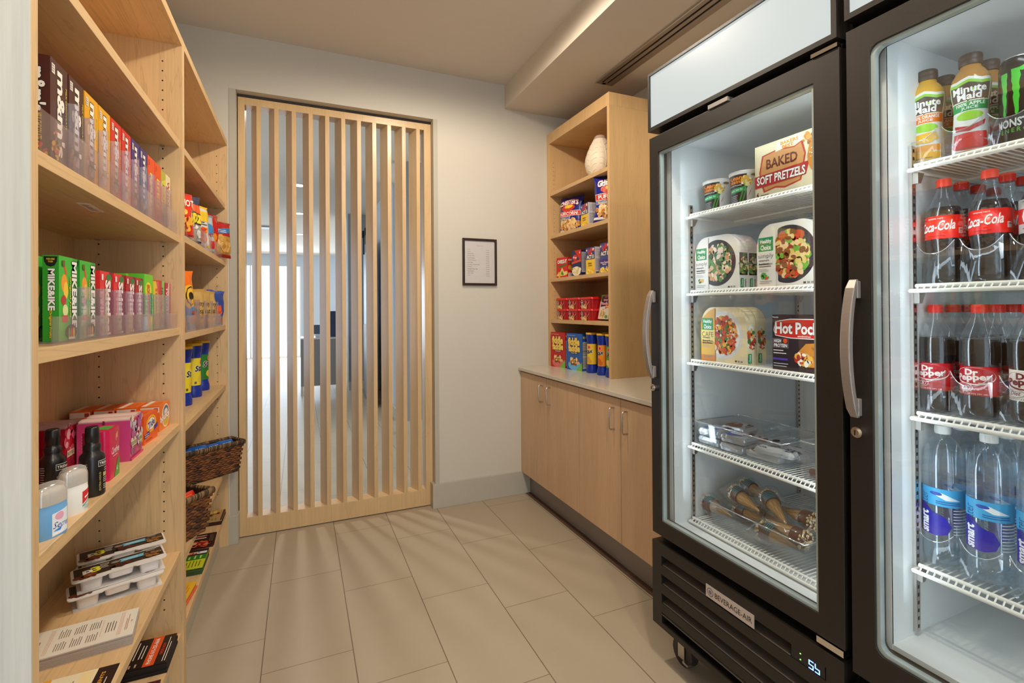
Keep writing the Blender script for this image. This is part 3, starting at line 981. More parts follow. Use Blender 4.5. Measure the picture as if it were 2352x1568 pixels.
    if not rounded:
        g = G()
        g.box((1.2355 + ox, 1.045 + oy, 0.388), (1.238 + ox, 1.232 + oy, 0.428), pm('badge_aluminium', (0.62, 0.55, 0.52), 0.35, 0.5))
        fc = flat((1.2355 + ox, 1.232 + oy, 0.388), (0, -1, 0), (0, 0, 1), 0.187, 0.040)
        g.print(fc, [('e', 0.10, 0.5, 0.075, 0.36, '#7d7378'), ('e', 0.10, 0.5, 0.055, 0.26, '#b8a9a6'), ('e', 0.10, 0.5, 0.035, 0.17, '#6f6a7c'),
                     ('t', 'BEVERAGE-AIR', 0.585, 0.5, 0.76, 0.42, '#241a18', {'b': 0.0})])
        g.build('maker_badge', gr)
        g = G(); g.box((1.236 + ox, 1.125 + oy, zt + 0.001), (1.262 + ox, 1.205 + oy, zt + 0.014), pm('latch_alu', (0.45, 0.42, 0.40), 0.35, 0.6))
        g.build('door_latch', t)
    # casters
    for cx, cy in ((1.33, y1 - 0.075), (1.33, y0 + 0.075), (1.97, y1 - 0.075), (1.97, y0 + 0.075)):
        g = G()
        g.prism([(cy + oy + 0.0 + 0.050 * math.cos(2 * PI * k / 24), 0.050 + 0.050 * math.sin(2 * PI * k / 24)) for k in range(24)], cx - 0.018 + ox, cx + 0.014 + ox, pm('caster_rubber', (0.035, 0.022, 0.018), 0.5), 'x', True)
        c = g.build('caster', t)
        g = G()
        g.box((cx - 0.030 + ox, cy - 0.025 + oy, 0.10), (cx + 0.028 + ox, cy + 0.025 + oy, 0.147), STEEL)
        g.box((cx - 0.024 + ox, cy - 0.016 + oy, 0.03), (cx - 0.021 + ox, cy + 0.016 + oy, 0.10), STEEL)
        g.box((cx + 0.018 + ox, cy - 0.016 + oy, 0.03), (cx + 0.021 + ox, cy + 0.016 + oy, 0.10), STEEL)
        g.box((cx - 0.034 + ox, cy - 0.045 + oy, 0.026), (cx - 0.010 + ox, cy - 0.018 + oy, 0.034), STEEL)
        g.build('caster_fork', c)
    return t
FZ = (1.688, 1.397, 1.136, 0.820, 0.538)
cooler('tall black upright freezer with frozen meals behind its glass door', 0.778, 1.503, FZ, 0.490, 2.000, 2.024, (0.850, 1.455, 0.545, 1.936), 1.442, 0.842, 0.528, False)
RZ = (1.676, 1.385, 1.078, 0.712)
cooler('tall black upright cooler with bottled drinks, nearest the camera', 0.030, 0.765, RZ, 0.452, 2.026, 2.052, (0.085, 0.712, 0.530, 1.966), 0.705, 0.090, 0.545, True)
# ------------------------------------------------------------ packaged goods: builders
def box_faces(w, d, h):
    return {'F': flat((-w / 2, -d / 2, 0), (1, 0, 0), (0, 0, 1), w, h),
            'R': flat((w / 2, -d / 2, 0), (0, 1, 0), (0, 0, 1), d, h),
            'L': flat((-w / 2, d / 2, 0), (0, -1, 0), (0, 0, 1), d, h),
            'T': flat((-w / 2, -d / 2, h), (1, 0, 0), (0, 1, 0), w, d)}

def carton(name, label, cat, w, d, h, col, prints, loc, rz, group=None, tilt=None, rough=0.35):
    g = G()
    g.box((-w / 2, -d / 2, 0), (w / 2, d / 2, h), pm('carton_board', col, rough, var=0.03))
    fc = box_faces(w, d, h)
    for k, sp in prints.items():
        g.layer = 0
        g.print(fc[k], sp)
    if tilt is not None:
        for i, p in enumerate(g.v):
            g.v[i] = tuple(tilt @ Vector(p))
        mz = min(p[2] for p in g.v)
        g.v = [(p[0], p[1], p[2] - mz) for p in g.v]
    return tag(g.build(name, loc=loc, rz=rz), label, cat, group)

def cyl_face(r, z0, z1, a0=-90.0, span=200.0, rf=None, du=0.006):
    """curved face on an upright cylinder centred on angle a0; fraction 0..1 runs left to right for the viewer"""
    W = math.radians(span) * r; H = z1 - z0
    def fn(a, b, k):
        an = math.radians(a0 + (a - 0.5) * span)
        rr = (rf(z0 + b * H) if rf else r) + k
        return Vector((rr * math.cos(an), rr * math.sin(an), z0 + b * H))
    return Face(W, H, fn, du)

def pouch(name, label, cat, w, h, d, cols, spec, loc, rz, group=None, lean=0.0, seed=1, roll=0.0, back=None):
    """pillow pouch: crimped flat seams at top and bottom, crumpled full belly; cols: main, seam"""
    NX, NZ = 20, 26
    rnd = random.Random(seed)
    ox, oy_ = rnd.random() * 50, rnd.random() * 50
    def half(a, b):
        a = min(1, max(0, a)); b = min(1, max(0, b))
        t_ = (1 - abs(2 * a - 1) ** 2.6) ** 0.55 * (1 - abs(2 * b - 1) ** 3.2) ** 0.75
        wr = mnoise.noise(Vector((a * 5 + ox, b * 6 + oy_, seed))) * 0.14 + mnoise.noise(Vector((a * 13 + ox, b * 15, seed * 2))) * 0.06
        return d / 2 * t_ * (1 + wr * 1.2)
    def surf(a, b, sgn):
        pinch = 1 - 0.10 * (1 - abs(2 * b - 1) ** 4) 
        x = (a - 0.5) * w * pinch + mnoise.noise(Vector((b * 4 + ox, a, 3.3))) * 0.006
        z = b * h + (mnoise.noise(Vector((a * 3, ox, 7))) * 0.006 if b > 0.9 else 0)
        y = sgn * (half(a, b) + 0.0012) + mnoise.noise(Vector((a * 4 + oy_, b * 3, 5))) * 0.006
        return x, y, z
    ML = Matrix.Rotation(lean, 3, 'X') @ Matrix.Rotation(roll, 3, 'Y')
    g = G()
    main = pm('foil_film', cols[0], 0.22, var=0.03, spec=0.7)
    seam = pm('foil_film', cols[1], 0.22, var=0.03, spec=0.7)
    for sgn in (-1, 1):
        vs = [ML @ Vector(surf(i / NX, j / NZ, sgn)) for j in range(NZ + 1) for i in range(NX + 1)]
        fm, fsm = [], []
        for j in range(NZ):
            for i in range(NX):
                a = j * (NX + 1) + i
                q = (a, a + 1, a + NX + 2, a + NX + 1)
                if sgn > 0: q = q[::-1]
                (fsm if (j == 0 or j >= NZ - 2) else fm).append(q)
        g.add(vs, fm, main, True); g.add(vs, fsm, seam, True)
    def fn(a, b, k):
        x, y, z = surf(a, b, -1)
        return ML @ Vector((x, y - k * 2.2 - 0.0004, z))
    fc = Face(w, h, fn, w / 22, h / 28)
    g.print(fc, spec)
    mz = min(p[2] for p in g.v)
    g.v = [(p[0], p[1], p[2] - mz) for p in g.v]
    return tag(g.build(name, loc=loc, rz=rz), label, cat, group)

def organizer(label, length, depth, lanes, fh, dh, loc, rz, front_x=0.0, group=None, cat='display tray'):
    """clear acrylic shelf tray: base, low front lip, upright lane dividers. local front at y=-depth/2"""
    t = thing('acrylic_organizer', label, cat, loc, rz, group)
    w = length / 2; d = depth / 2
    bx((-w, -d, 0), (w, d, 0.004), ACRYL).build('base_plate', t)
    bx((-w, -d - 0.0022, 0), (w, -d - 0.0002, fh), ACRYL).build('front_lip', t)
    for x in lanes:
        g = G(); g.prism([(-d, 0.0045), (-d + 0.024, 0.0045), (-d + 0.024, dh), (-d, dh)], x - 0.0011, x + 0.0011, ACRYL_D, 'x')
        g.build('divider', t)
    return t

RL = PI / 2      # facing +x (left wall goods)
RR = -PI / 2     # facing -x (right wall goods)

# ---- upper candy shelf: theatre boxes
def mm(col, word, sub, c2='#f3efe6'):
    base = {'F': [('t', word, 0.60, 0.52, 0.42, 0.80, c2, {'rot': -90, 'b': 0.06, 'o': '#3a1a12', 'ow': 0.05}),
                  ('t', sub, 0.90, 0.62, 0.08, 0.40, '#d8c85a', {'rot': -90}),
                  ('r', 0.06, 0.86, 0.24, 0.95, '#d8d2c6'), ('l', 0.08, 0.87, 0.22, 0.94, 3, '#555555'),
                  ('f', 0.25, 0.20, 0.20, 0.14, ['#c8342a', '#e8b32a', '#2f7a3a', '#d6602a'], 26, 0.006), ('r', 0.55, 0.015, 0.85, 0.05, '#e9e2d2')],
            'L': [('t', word, 0.50, 0.68, 0.62, 0.40, c2, {'rot': -90, 'b': 0.06, 'o': '#1c0c08', 'ow': 0.06}),
                  ('t', sub, 0.5, 0.34, 0.30, 0.24, '#d8b85a', {'rot': -90}),
                  ('f', 0.45, 0.10, 0.4, 0.09, ['#2f7a3a', '#c8342a', '#e8b32a'], 14, 0.007)]}
    return base
zA = 1.617 + 0.0042
BW, BD, BH = 0.072, 0.034, 0.200
rowA = [(1.190, '#4a2320', "m&m's", 'MILK CHOCOLATE', 'brown candy box, nearest the end panel, wide side showing'),
        (1.268, '#4a2320', "m&m's", 'MILK CHOCOLATE', 'second brown candy box in the row'),
        (1.346, '#e7a81e', "m&m's", 'PEANUT', 'yellow candy box standing against the brown boxes'),
        (1.424, '#e7a81e', "m&m's", 'PEANUT', 'yellow candy box standing against the red boxes'),
        (1.502, '#d8231f', "m&m's", 'PEANUT BUTTER', 'red candy box beside the yellow boxes'),
        (1.580, '#d8231f', "m&m's", 'PEANUT BUTTER', 'red candy box beside the purple boxes'),
        (1.658, '#3d2f7a', "m&m's", 'CRISPY', 'purple candy box beside the red boxes'),
        (1.736, '#3d2f7a', "m&m's", 'CRISPY', 'purple candy box beside the orange boxes')]
for y, col, word, sub, lab in rowA:
    carton('candy_box', lab + ', upper candy shelf', 'candy box', BW, BD, BH, col, mm(col, word, sub), (-0.42 - BD / 2, y, zA), RL, 'theatre candy boxes on the upper candy shelf')
for y, lab in ((1.813, 'orange candy box beside the purple boxes'), (1.890, 'orange candy box, farther of the two orange ones')):
    carton('candy_box', lab + ', upper candy shelf', 'candy box', BW, BD, BH, '#ee5018', {
        'F': [('t', "REESE'S", 0.5, 0.45, 0.45, 0.62, '#f6d42a', {'rot': -90, 'b': 0.06, 'o': '#5a2410', 'ow': 0.05}), ('e', 0.5, 0.12, 0.3, 0.08, '#a85a20'), ('l', 0.1, 0.86, 0.3, 0.95, 3, '#7a2a10')],
        'L': [('t', "REESE'S", 0.5, 0.5, 0.5, 0.6, '#f6d42a', {'rot': -90, 'b': 0.06})]}, (-0.42 - BD / 2, y, zA), RL, 'theatre candy boxes on the upper candy shelf')
carton('candy_box', 'lime and yellow candy box beside the orange boxes, upper candy shelf', 'candy box', 0.058, BD, BH - 0.006, '#b9b63a', {
    'F': [('p', [(0, 0.3), (1, 0.5), (1, 0.9), (0, 0.8)], '#d8cf52'), ('t', 'JUNIOR', 0.5, 0.5, 0.35, 0.6, '#3a4a2a', {'rot': -90}), ('e', 0.35, 0.2, 0.25, 0.08, '#5a3a20')],
    'L': [('r', 0, 0, 1, 0.35, '#8a8a2a')]}, (-0.42 - BD / 2, 1.957, zA), RL, 'theatre candy boxes on the upper candy shelf')
carton('candy_box', 'cream candy box with red lettering, farthest on the upper candy shelf', 'candy box', 0.062, BD, BH - 0.004, '#e8dcae', {
    'F': [('t', 'WHOPPERS', 0.55, 0.5, 0.45, 0.8, '#b3202a', {'rot': -90, 'b': 0.05}), ('e', 0.2, 0.75, 0.12, 0.04, '#6a3a20'), ('e', 0.25, 0.25, 0.12, 0.04, '#6a3a20')],
    'L': [('e', 0.4, 0.6, 0.3, 0.06, '#6a3a20'), ('e', 0.6, 0.35, 0.3, 0.06, '#6a3a20'), ('e', 0.4, 0.15, 0.3, 0.06, '#6a3a20')]}, (-0.42 - BD / 2, 2.019, zA), RL, 'theatre candy boxes on the upper candy shelf')
lanesA = [1.229 + 0.078 * i - 1.560 for i in range(9)] + [1.928 - 1.56, 1.9865 - 1.56]
organizer('clear acrylic tray with dividers holding the tall theatre candy boxes', 0.990, 0.20, lanesA, 0.078, 0.145, (-0.503, 1.560, 1.617), RL, group='clear shelf trays')

# ---- middle candy shelf
zB = 1.289 + 0.0042
def mike(w):
    return {'F': [('p', [(0, 0.0), (0.45, 0.0), (0.75, 1.0), (0, 1.0)], '#3fb83a'), ('e', 0.28, 0.68, 0.16, 0.11, '#f39a2a'), ('e', 0.36, 0.60, 0.12, 0.10, '#f7c93a'),
                  ('p', [(0.20, 0.92), (0.28, 0.93), (0.42, 0.80), (0.34, 0.78)], '#e8472e'), ('e', 0.24, 0.48, 0.13, 0.06, '#b8322a'), ('e', 0.32, 0.36, 0.14, 0.07, '#dfe6a2'), ('r', 0.15, 0.22, 0.45, 0.30, '#d8243a'),
                  ('t', 'MIKE&IKE', 0.80, 0.55, 0.26, 0.80, '#f4f2ee', {'rot': -90, 'b': 0.07, 'o': '#233a20', 'ow': 0.06}),
                  ('t', 'Original Fruits', 0.56, 0.52, 0.10, 0.50, '#f0e02a', {'rot': -90, 'b': 0.03, 'o': '#1c2a10', 'ow': 0.04}),
                  ('r', 0.14, 0.88, 0.28, 0.95, '#6a5a1a'), ('e', 0.62, 0.10, 0.30, 0.09, '#3a2018'),
                  ('e', 0.50, 0.09, 0.05, 0.06, '#4fc03a'), ('e', 0.62, 0.09, 0.05, 0.06, '#e8472e'), ('e', 0.74, 0.09, 0.05, 0.06, '#f0c83a'), ('r', 0.45, 0.01, 0.80, 0.04, '#e6dcc0')],
            'L': [('p', [(0.08, 0.985), (0.10, 0.93), (0.25, 0.88), (0.5, 0.865), (0.75, 0.88), (0.90, 0.93), (0.92, 0.985)], '#101010'),
                  ('t', 'PUSH HERE', 0.5, 0.955, 0.5, 0.02, '#e8cf2a'), ('t', 'TO OPEN', 0.5, 0.925, 0.3, 0.02, '#e8cf2a'),
                  ('t', 'MIKE&IKE', 0.55, 0.60, 0.40, 0.48, '#f4f2ee', {'rot': -90, 'b': 0.07, 'o': '#233a20', 'ow': 0.05}),
                  ('t', 'Original Fruits', 0.50, 0.20, 0.20, 0.32, '#f0c82a', {'rot': -90, 'b': 0.03, 'o': '#1c2a10', 'ow': 0.04})]}
GB = 'candy boxes on the middle candy shelf'
carton('candy_box', 'bright green candy box in the front of its lane, nearest the end panel', 'candy box', 0.084, 0.024, 0.164, '#2c9a2e', mike(1), (-0.434, 1.234, zB), RL, GB)
carton('candy_box', 'bright green candy box standing right behind the nearest green box', 'candy box', 0.084, 0.024, 0.164, '#2c9a2e', mike(1), (-0.474, 1.226, zB), RL, GB)
carton('candy_box', 'bright green candy box beside the red boxes', 'candy box', 0.084, 0.024, 0.164, '#2c9a2e', mike(1), (-0.434, 1.330, zB), RL, GB)
def skit(dark=False):
    return {'F': [('p', [(0.3, 0.0), (1, 0.0), (1, 1.0), (0.75, 1.0)], '#7a1030'), ('e', 0.72, 0.90, 0.24, 0.07, '#3a7a3a'), ('e', 0.78, 0.84, 0.12, 0.04, '#e8902a'),
                  ('t', 'Skittles', 0.62, 0.46, 0.42, 0.80, '#f6eeee', {'rot': -90, 'b': 0.08, 'o': '#8a1020', 'ow': 0.05}),
                  ('f', 0.30, 0.20, 0.24, 0.16, ['#e8c82a', '#3a9a3a', '#7a2a7a', '#e8602a'], 26, 0.005), ('r', 0.06, 0.86, 0.20, 0.95, '#e8ddd8'), ('r', 0.45, 0.01, 0.8, 0.04, '#e6dcc0')],
            'L': [('t', 'Skittles', 0.5, 0.55, 0.5, 0.7, '#f6eeee', {'rot': -90, 'b': 0.06})]}
for i, (y, col, lab) in enumerate(((1.432, '#e3262c', 'red candy box standing against the green boxes'), (1.522, '#e3262c', 'red candy box, second after the green boxes'),
                                   (1.611, '#b3121c', 'darker red candy box in the middle of the row'), (1.688, '#b3121c', 'darker red candy box beside the lime box'))):
    carton('candy_box', lab + ', middle candy shelf', 'candy box', 0.078 if i < 3 else 0.068, 0.036, 0.150, col, skit(), (-0.438, y, zB), RL, GB)
sour = {'F': [('e', 0.45, 0.72, 0.35, 0.14, '#f2e23a'), ('e', 0.5, 0.16, 0.4, 0.14, '#f2e23a'), ('t', 'SOUR PATCH', 0.45, 0.5, 0.30, 0.62, '#ee7a1e', {'rot': -90, 'b': 0.08, 'o': '#2a5a2a', 'ow': 0.06}), ('t', 'KIDS', 0.75, 0.45, 0.25, 0.4, '#2aa04a', {'rot': -90, 'b': 0.08, 'o': '#173a6a', 'ow': 0.05})],
        'L': [('r', 0, 0.8, 1, 1, '#57c72a')]}
for x, lab in ((-0.438, 'lime green candy box in front of two more lime boxes'), (-0.482, 'lime green candy box, middle one of three in a lane'), (-0.526, 'lime green candy box at the back of its lane')):
    carton('candy_box', lab, 'candy box', 0.090, 0.038, 0.166, '#6fd42a', sour, (x, 1.778, zB), RL, GB)
carton('candy_box', 'yellow candy box beside the lime boxes', 'candy box', 0.056, 0.036, 0.150, '#f0cd3a', {
    'F': [('p', [(0.5, 1), (1, 0.7), (1, 1)], '#e85a7a'), ('t', 'STARBURST', 0.55, 0.45, 0.4, 0.8, '#d8402a', {'rot': -90, 'b': 0.06}), ('f', 0.3, 0.2, 0.2, 0.15, ['#e85a2a', '#f6e23a'], 12, 0.005)],
    'L': [('r', 0, 0, 1, 0.3, '#e8902a')]}, (-0.438, 1.864, zB), RL, GB)
carton('candy_box', 'red and green striped candy box, second from the far end of the row', 'candy box', 0.066, 0.036, 0.156, '#c8322e', {
    'F': [('p', [(0.4, 0), (1, 0), (1, 1), (0.5, 1)], '#8ac86a'), ('t', 'NOW&LATER', 0.6, 0.45, 0.35, 0.8, '#3a3a6a', {'rot': -90, 'b': 0.05}), ('f', 0.6, 0.15, 0.3, 0.1, ['#3a8aca', '#e8c83a'], 10, 0.006)],
    'L': [('p', [(0, 1), (1, 1), (1, 0.6)], '#e8602a')]}, (-0.438, 1.932, zB), RL, GB)
carton('candy_box', 'dark pink striped candy box at the far end of the middle candy shelf', 'candy box', 0.070, 0.036, 0.152, '#b81e3a', {
    'F': [('p', [(0.35, 0), (0.55, 0), (0.8, 1), (0.6, 1)], '#f0d8dc'), ('t', 'TWIZZLERS', 0.3, 0.5, 0.3, 0.8, '#f6eef0', {'rot': -90, 'b': 0.05})],
    'L': [('r', 0, 0.4, 1, 0.6, '#e8c8d0')]}, (-0.438, 2.012, zB), RL, GB)
lanesB = [y - 1.580 for y in (1.283, 1.383, 1.477, 1.566, 1.6515, 1.7275, 1.829, 1.895, 1.971)]
organizer('clear acrylic tray with dividers holding the green and red candy boxes', 0.945, 0.20, lanesB, 0.052, 0.112, (-0.503, 1.580, 1.289), RL, group='clear shelf trays')

# ---- toiletries shelf (z = 0.950)
zD = 0.950
def deodorant(label, base, cap, wdt, h, loc, rz, prints):
    t = thing('deodorant_stick', label, 'deodorant', loc, rz, 'oval deodorant sticks')
    g = G(); a = wdt / 2; b2 = wdt * 0.30
    def ov(k, s_=1): 
        an = 2 * PI * k / 36
        cx, sx = math.cos(an), math.sin(an)
        return a * s_ * math.copysign(abs(cx) ** 0.85, cx), b2 * s_ * math.copysign(abs(sx) ** 0.85, sx)
    def oval(g_, prof, mt):
        vs = []; fs = []
        for r, z in prof:
            for k in range(36):
                x, y = ov(k, r); vs.append((x, y, z))
        for i in range(len(prof) - 1):
            for k in range(36):
                k2 = (k + 1) % 36
                fs.append((i * 36 + k, i * 36 + k2, (i + 1) * 36 + k2, (i + 1) * 36 + k))
        g_.add(vs, fs, mt, True)
        g_.add(vs[:36], [tuple(range(36))[::-1]], mt); g_.add(vs[-36:], [tuple(range(36))], mt)
    hb = h * 0.60
    oval(g, [(0.97, 0), (1.0, 0.003), (1.0, hb * 0.86), (0.985, hb * 0.87), (0.985, hb)], pm('deodorant_plastic', base, 0.3))
    def fn(f, b3, k):
        an = math.radians(-90 + (f - 0.5) * 150); cx, sx = math.cos(an), math.sin(an)
        return Vector(((a + k) * math.copysign(abs(cx) ** 0.85, cx), (b2 + k) * math.copysign(abs(sx) ** 0.85, sx), b3 * hb * 0.86))
    fc = Face(wdt * 1.25, hb * 0.86, fn, 0.004)
    g.print(fc, prints)
    g.build('body', t)
    g = G()
    oval(g, [(0.93, hb), (0.93, hb + 0.02), (0.80, hb + 0.026), (0.4, hb + 0.028)], pm('white_gel', '#e9e4da', 0.4))
    g.build('stick', t)
    g = G()
    zz = hb * 1.0
    oval(g, [(1.0, zz + 0.0005), (1.005, zz + 0.015), (0.98, zz + (h - zz) * 0.55), (0.86, zz + (h - zz) * 0.82), (0.6, zz + (h - zz) * 0.95), (0.15, h)], clearmat('frosted_cap', (0.90, 0.88, 0.86), 0.35, 0.75, 0.15, 0.4))
    g.build('cap', t)
    return t
deodorant('pale blue oval deodorant stick at the front of the toiletries shelf', '#6fa9dc', '#ffffff', 0.056, 0.096, (-0.413, 1.126, zD), RL - 0.50,
          [('p', [(0.40, 0.85), (0.80, 0.95), (0.82, 0.12), (0.40, 0.05)], '#e9edf2'), ('e', 0.55, 0.72, 0.09, 0.14, '#e6a9c2'), ('t', 'Secret', 0.62, 0.42, 0.40, 0.22, '#2a4a9a', {'sh': 0.4, 'b': 0.0}),
           ('p', [(0.42, 0.22), (0.6, 0.35), (0.55, 0.2)], '#3a8ad8'), ('r', 0.42, 0.10, 0.62, 0.16, '#fafafa')])
deodorant('white oval deodorant stick with a red label corner', '#ecebe6', '#ffffff', 0.052, 0.094, (-0.415, 1.232, zD), RL - 0.50,
          [('p', [(0.55, 0.85), (0.90, 0.95), (0.90, 0.60), (0.55, 0.35)], '#d82c34'), ('p', [(0.55, 0.30), (0.90, 0.55), (0.90, 0.50), (0.55, 0.22)], '#5aa89a'), ('p', [(0.62, 0.62), (0.86, 0.72), (0.86, 0.66), (0.62, 0.55)], '#f4f4f4'), ('l', 0.6, 0.12, 0.88, 0.28, 3, '#7a9a8a')])
deodorant('white deodorant stick half hidden by the end panel, behind the blue one', '#e6e6e4', '#ffffff', 0.052, 0.094, (-0.492, 1.205, zD), RL - 0.3, [('r', 0.4, 0.4, 0.7, 0.7, '#c8d8e0')])

def spray(label, loc, rz):
    t = thing('hair_spray_bottle', label, 'spray bottle', loc, rz, 'small black spray bottles')
    BP = pm('black_bottle_plastic', (0.012, 0.010, 0.010), 0.28)
    g = G(); g.lathe([(0.021, 0), (0.0225, 0.003), (0.0225, 0.080), (0.021, 0.088), (0.015, 0.094), (0.014, 0.100)], BP, 28)
    fc = cyl_face(0.0226, 0.006, 0.078, -90, 180, du=0.003)
    g.print(fc, [('r', 0.42, 0.80, 0.98, 0.98, '#d8d4cc'), ('r', 0.43, 0.815, 0.97, 0.965, '#161412'), ('t', 'TRESemme', 0.70, 0.89, 0.50, 0.08, '#ece8e0'),
                 ('r', 0.56, 0.48, 0.86, 0.60, '#b8b07a'), ('l', 0.56, 0.30, 0.90, 0.46, 3, '#d8d4cc'), ('l', 0.56, 0.10, 0.80, 0.26, 3, '#d8d4cc'), ('l', 0.60, 0.63, 0.86, 0.76, 2, '#c8c4bc'),
                 ('t', 'EXTRA HOLD', 0.46, 0.36, 0.05, 0.55, '#b8a86a', {'rot': 90}), ('l', 0.05, 0.35, 0.18, 0.95, 9, '#a8a49a')])
    g.build('bottle', t)
    g = G(); g.lathe([(0.0155, 0.100), (0.0155, 0.110), (0.0125, 0.112), (0.0125, 0.118), (0.0135, 0.119), (0.0120, 0.146), (0.0105, 0.149), (0.0085, 0.148)], BP, 24)
    g.build('spray_cap', t)
    return t
sp1 = spray('black spray bottle beside the pink box, in front', (-0.418, 1.338, zD), RL - 0.55)
dup(sp1, (-0.487, 1.345, zD), RL - 0.75, 'black spray bottle standing behind the white deodorant stick')
dup(sp1, (-0.628, 1.330, zD), RL - 0.7, 'black spray bottle mostly hidden by the end panel at the back')
carton('slim_carton', 'slim silver-grey carton behind the spray bottles', 'toiletry box', 0.05, 0.03, 0.118, '#a9a39e', {'L': [('l', 0.2, 0.1, 0.8, 0.9, 9, '#6a6460')]}, (-0.650, 1.285, zD), RL, 'toiletry boxes')
def carefree(label, loc, rz, dark=False):
    c = '#cf1a52' if not dark else '#c3182c'
    g = G()
    w, d, h = 0.082, 0.052, 0.118
    pts = []
    for cx, cy, st in ((w / 2 - 0.012, d / 2 - 0.012, 0), (-w / 2 + 0.012, d / 2 - 0.012, 90), (-w / 2 + 0.012, -d / 2 + 0.012, 180), (w / 2 - 0.012, -d / 2 + 0.012, 270)):
        for i in range(5):
            a = math.radians(st + 22.5 * i); pts.append((cx + 0.012 * math.cos(a), cy + 0.012 * math.sin(a)))
    g.prism(pts, 0, h, pm('pink_film_wrap', c, 0.25), 'z', True)
    fc = box_faces(w, d, h)
    g.print(fc['T'], [('p', [(0.30, 0.15), (0.85, 0.15), (0.9, 0.6), (0.5, 0.85)], '#5a9a42')])
    g.layer = 0
    g.print(Face(w - 0.02, h, lambda a, b2, k: Vector((-w / 2 + 0.010 + a * (w - 0.02), -d / 2 - k, b2 * h))), [('t', 'Carefree', 0.56, 0.56, 0.80, 0.14, '#f6e6ec', {'sh': 0.3, 'b': 0.01}), ('l', 0.3, 0.42, 0.9, 0.47, 1, '#f0c8d4'),
        ('e', 0.62, 0.80, 0.05, 0.08, '#e88aa0'), ('e', 0.72, 0.84, 0.05, 0.07, '#e8c83a'), ('p', [(0.42, 0.0), (0.98, 0.0), (0.98, 0.36), (0.80, 0.32), (0.60, 0.2)], '#4fa03a'), ('t', '4', 0.72, 0.15, 0.10, 0.12, '#f0f6e0')])
    g.layer = 0
    g.print(Face(d - 0.02, h, lambda a, b2, k: Vector((-w / 2 - k, d / 2 - 0.010 - a * (d - 0.02), b2 * h))), [('l', 0.2, 0.3, 0.8, 0.6, 5, '#e07a98')])
    return tag(g.build('liner_box', loc=loc, rz=rz), label, 'toiletry box', 'toiletry boxes')
carefree('hot pink box with a green leaf corner, standing in front on the toiletries shelf', (-0.439, 1.462, zD), RL)
carefree('red and pink box with a green top flap, behind the white deodorant stick', (-0.548, 1.330, zD), RL, True)
def packs(label, loc, cols, name='tissue_pack'):
    """shrink-wrapped pair of soft packs with a quilted pale top"""
    g = G(); w, d, h = 0.108, 0.112, 0.112
    for i in (0, 1):
        x0 = -w / 2 + i * w / 2
        m = pm('wrapped_film', cols[0], 0.25, var=0.15, scale=30)
        NXX, NZZ = 6, 6
        g.box((x0 + 0.001, -d / 2, 0), (x0 + w / 2 - 0.001, d / 2, h - 0.004), m)
        g.prism([(x0 + 0.002, h - 0.004), (x0 + w / 2 - 0.002, h - 0.004), (x0 + w / 2 - 0.008, h + 0.002), (x0 + w / 4, h + 0.004), (x0 + 0.008, h + 0.002)], -d / 2 + 0.002, d / 2 - 0.002, pm('crinkled_film', cols[1], 0.3, var=0.12, scale=40), 'y', True)
    fc = box_faces(w, d, h)
    g.print(fc['F'], [('f', 0.25, 0.6, 0.22, 0.4, cols[2], 26, 0.010), ('f', 0.75, 0.6, 0.22, 0.4, cols[2], 26, 0.010),
                      ('r', 0.06, 0.32, 0.44, 0.46, '#d8cfae'), ('r', 0.56, 0.32, 0.94, 0.46, '#d8cfae'), ('t', 'KOTEX', 0.25, 0.39, 0.32, 0.08, '#6a5a3a'), ('t', 'KOTEX', 0.75, 0.39, 0.32, 0.08, '#6a5a3a'), ('l', 0.1, 0.12, 0.44, 0.28, 4, '#5a3050'), ('l', 0.6, 0.12, 0.94, 0.28, 4, '#5a3050'), ('r', 0, 0, 1, 0.06, '#d83a7a')])
    g.layer = 0
    g.print(fc['L'], [('r', 0.48, 0, 0.52, 1, '#7a1530'), ('l', 0.1, 0.3, 0.3, 0.7, 6, cols[3])])
    return tag(g.build(name, loc=loc, rz=RL), label, 'wrapped packs', 'film-wrapped twin packs on the toiletries shelf')
packs('pink floral film-wrapped twin pack beside the orange detergent box', (-0.474, 1.648, zD), ['#c9447e', '#d9b9b0', ['#e0b8cc', '#c87aa8', '#b8d0d0', '#e8d8c0', '#b05a98'], '#e8a0c0'])
packs('red film-wrapped twin pack behind the pink box', (-0.592, 1.600, zD), ['#b91830', '#d0a8a8', ['#d85a70', '#c03050', '#e8a8b0'], '#e86a7a'])
packs('purple-pink film-wrapped twin pack at the back near the end panel', (-0.632, 1.455, zD), ['#9a4a86', '#c8b0bc', ['#b86aa8', '#d8a0c8', '#8a4a8a'], '#c88ab8'])
tide = {'F': [('e', 0.52, 0.62, 0.36, 0.30, '#f2c22a'), ('e', 0.52, 0.62, 0.29, 0.24, '#ee6a1e'), ('e', 0.52, 0.62, 0.26, 0.21, '#f4f0ea'), ('t', 'Tide', 0.52, 0.62, 0.46, 0.24, '#20308a', {'b': 0.05, 'rot': 12}), ('p', [(0.02, 0.34), (0.38, 0.42), (0.38, 0.26), (0.02, 0.18)], '#3a2a8a'), ('l', 0.06, 0.22, 0.34, 0.36, 2, '#f0e8f0'), ('p', [(0.72, 0.48), (0.98, 0.56), (0.98, 0.40), (0.72, 0.32)], '#4a2f96'), ('l', 0.1, 0.06, 0.7, 0.14, 2, '#8a2a0a')],
        'L': [('l', 0.1, 0.75, 0.9, 0.95, 3, '#a03a10'), ('e', 0.75, 0.2, 0.2, 0.15, '#f2c22a'), ('e', 0.75, 0.2, 0.13, 0.1, '#f4f0ea')], 'T': [('l', 0.1, 0.2, 0.9, 0.8, 4, '#b04a14')]}
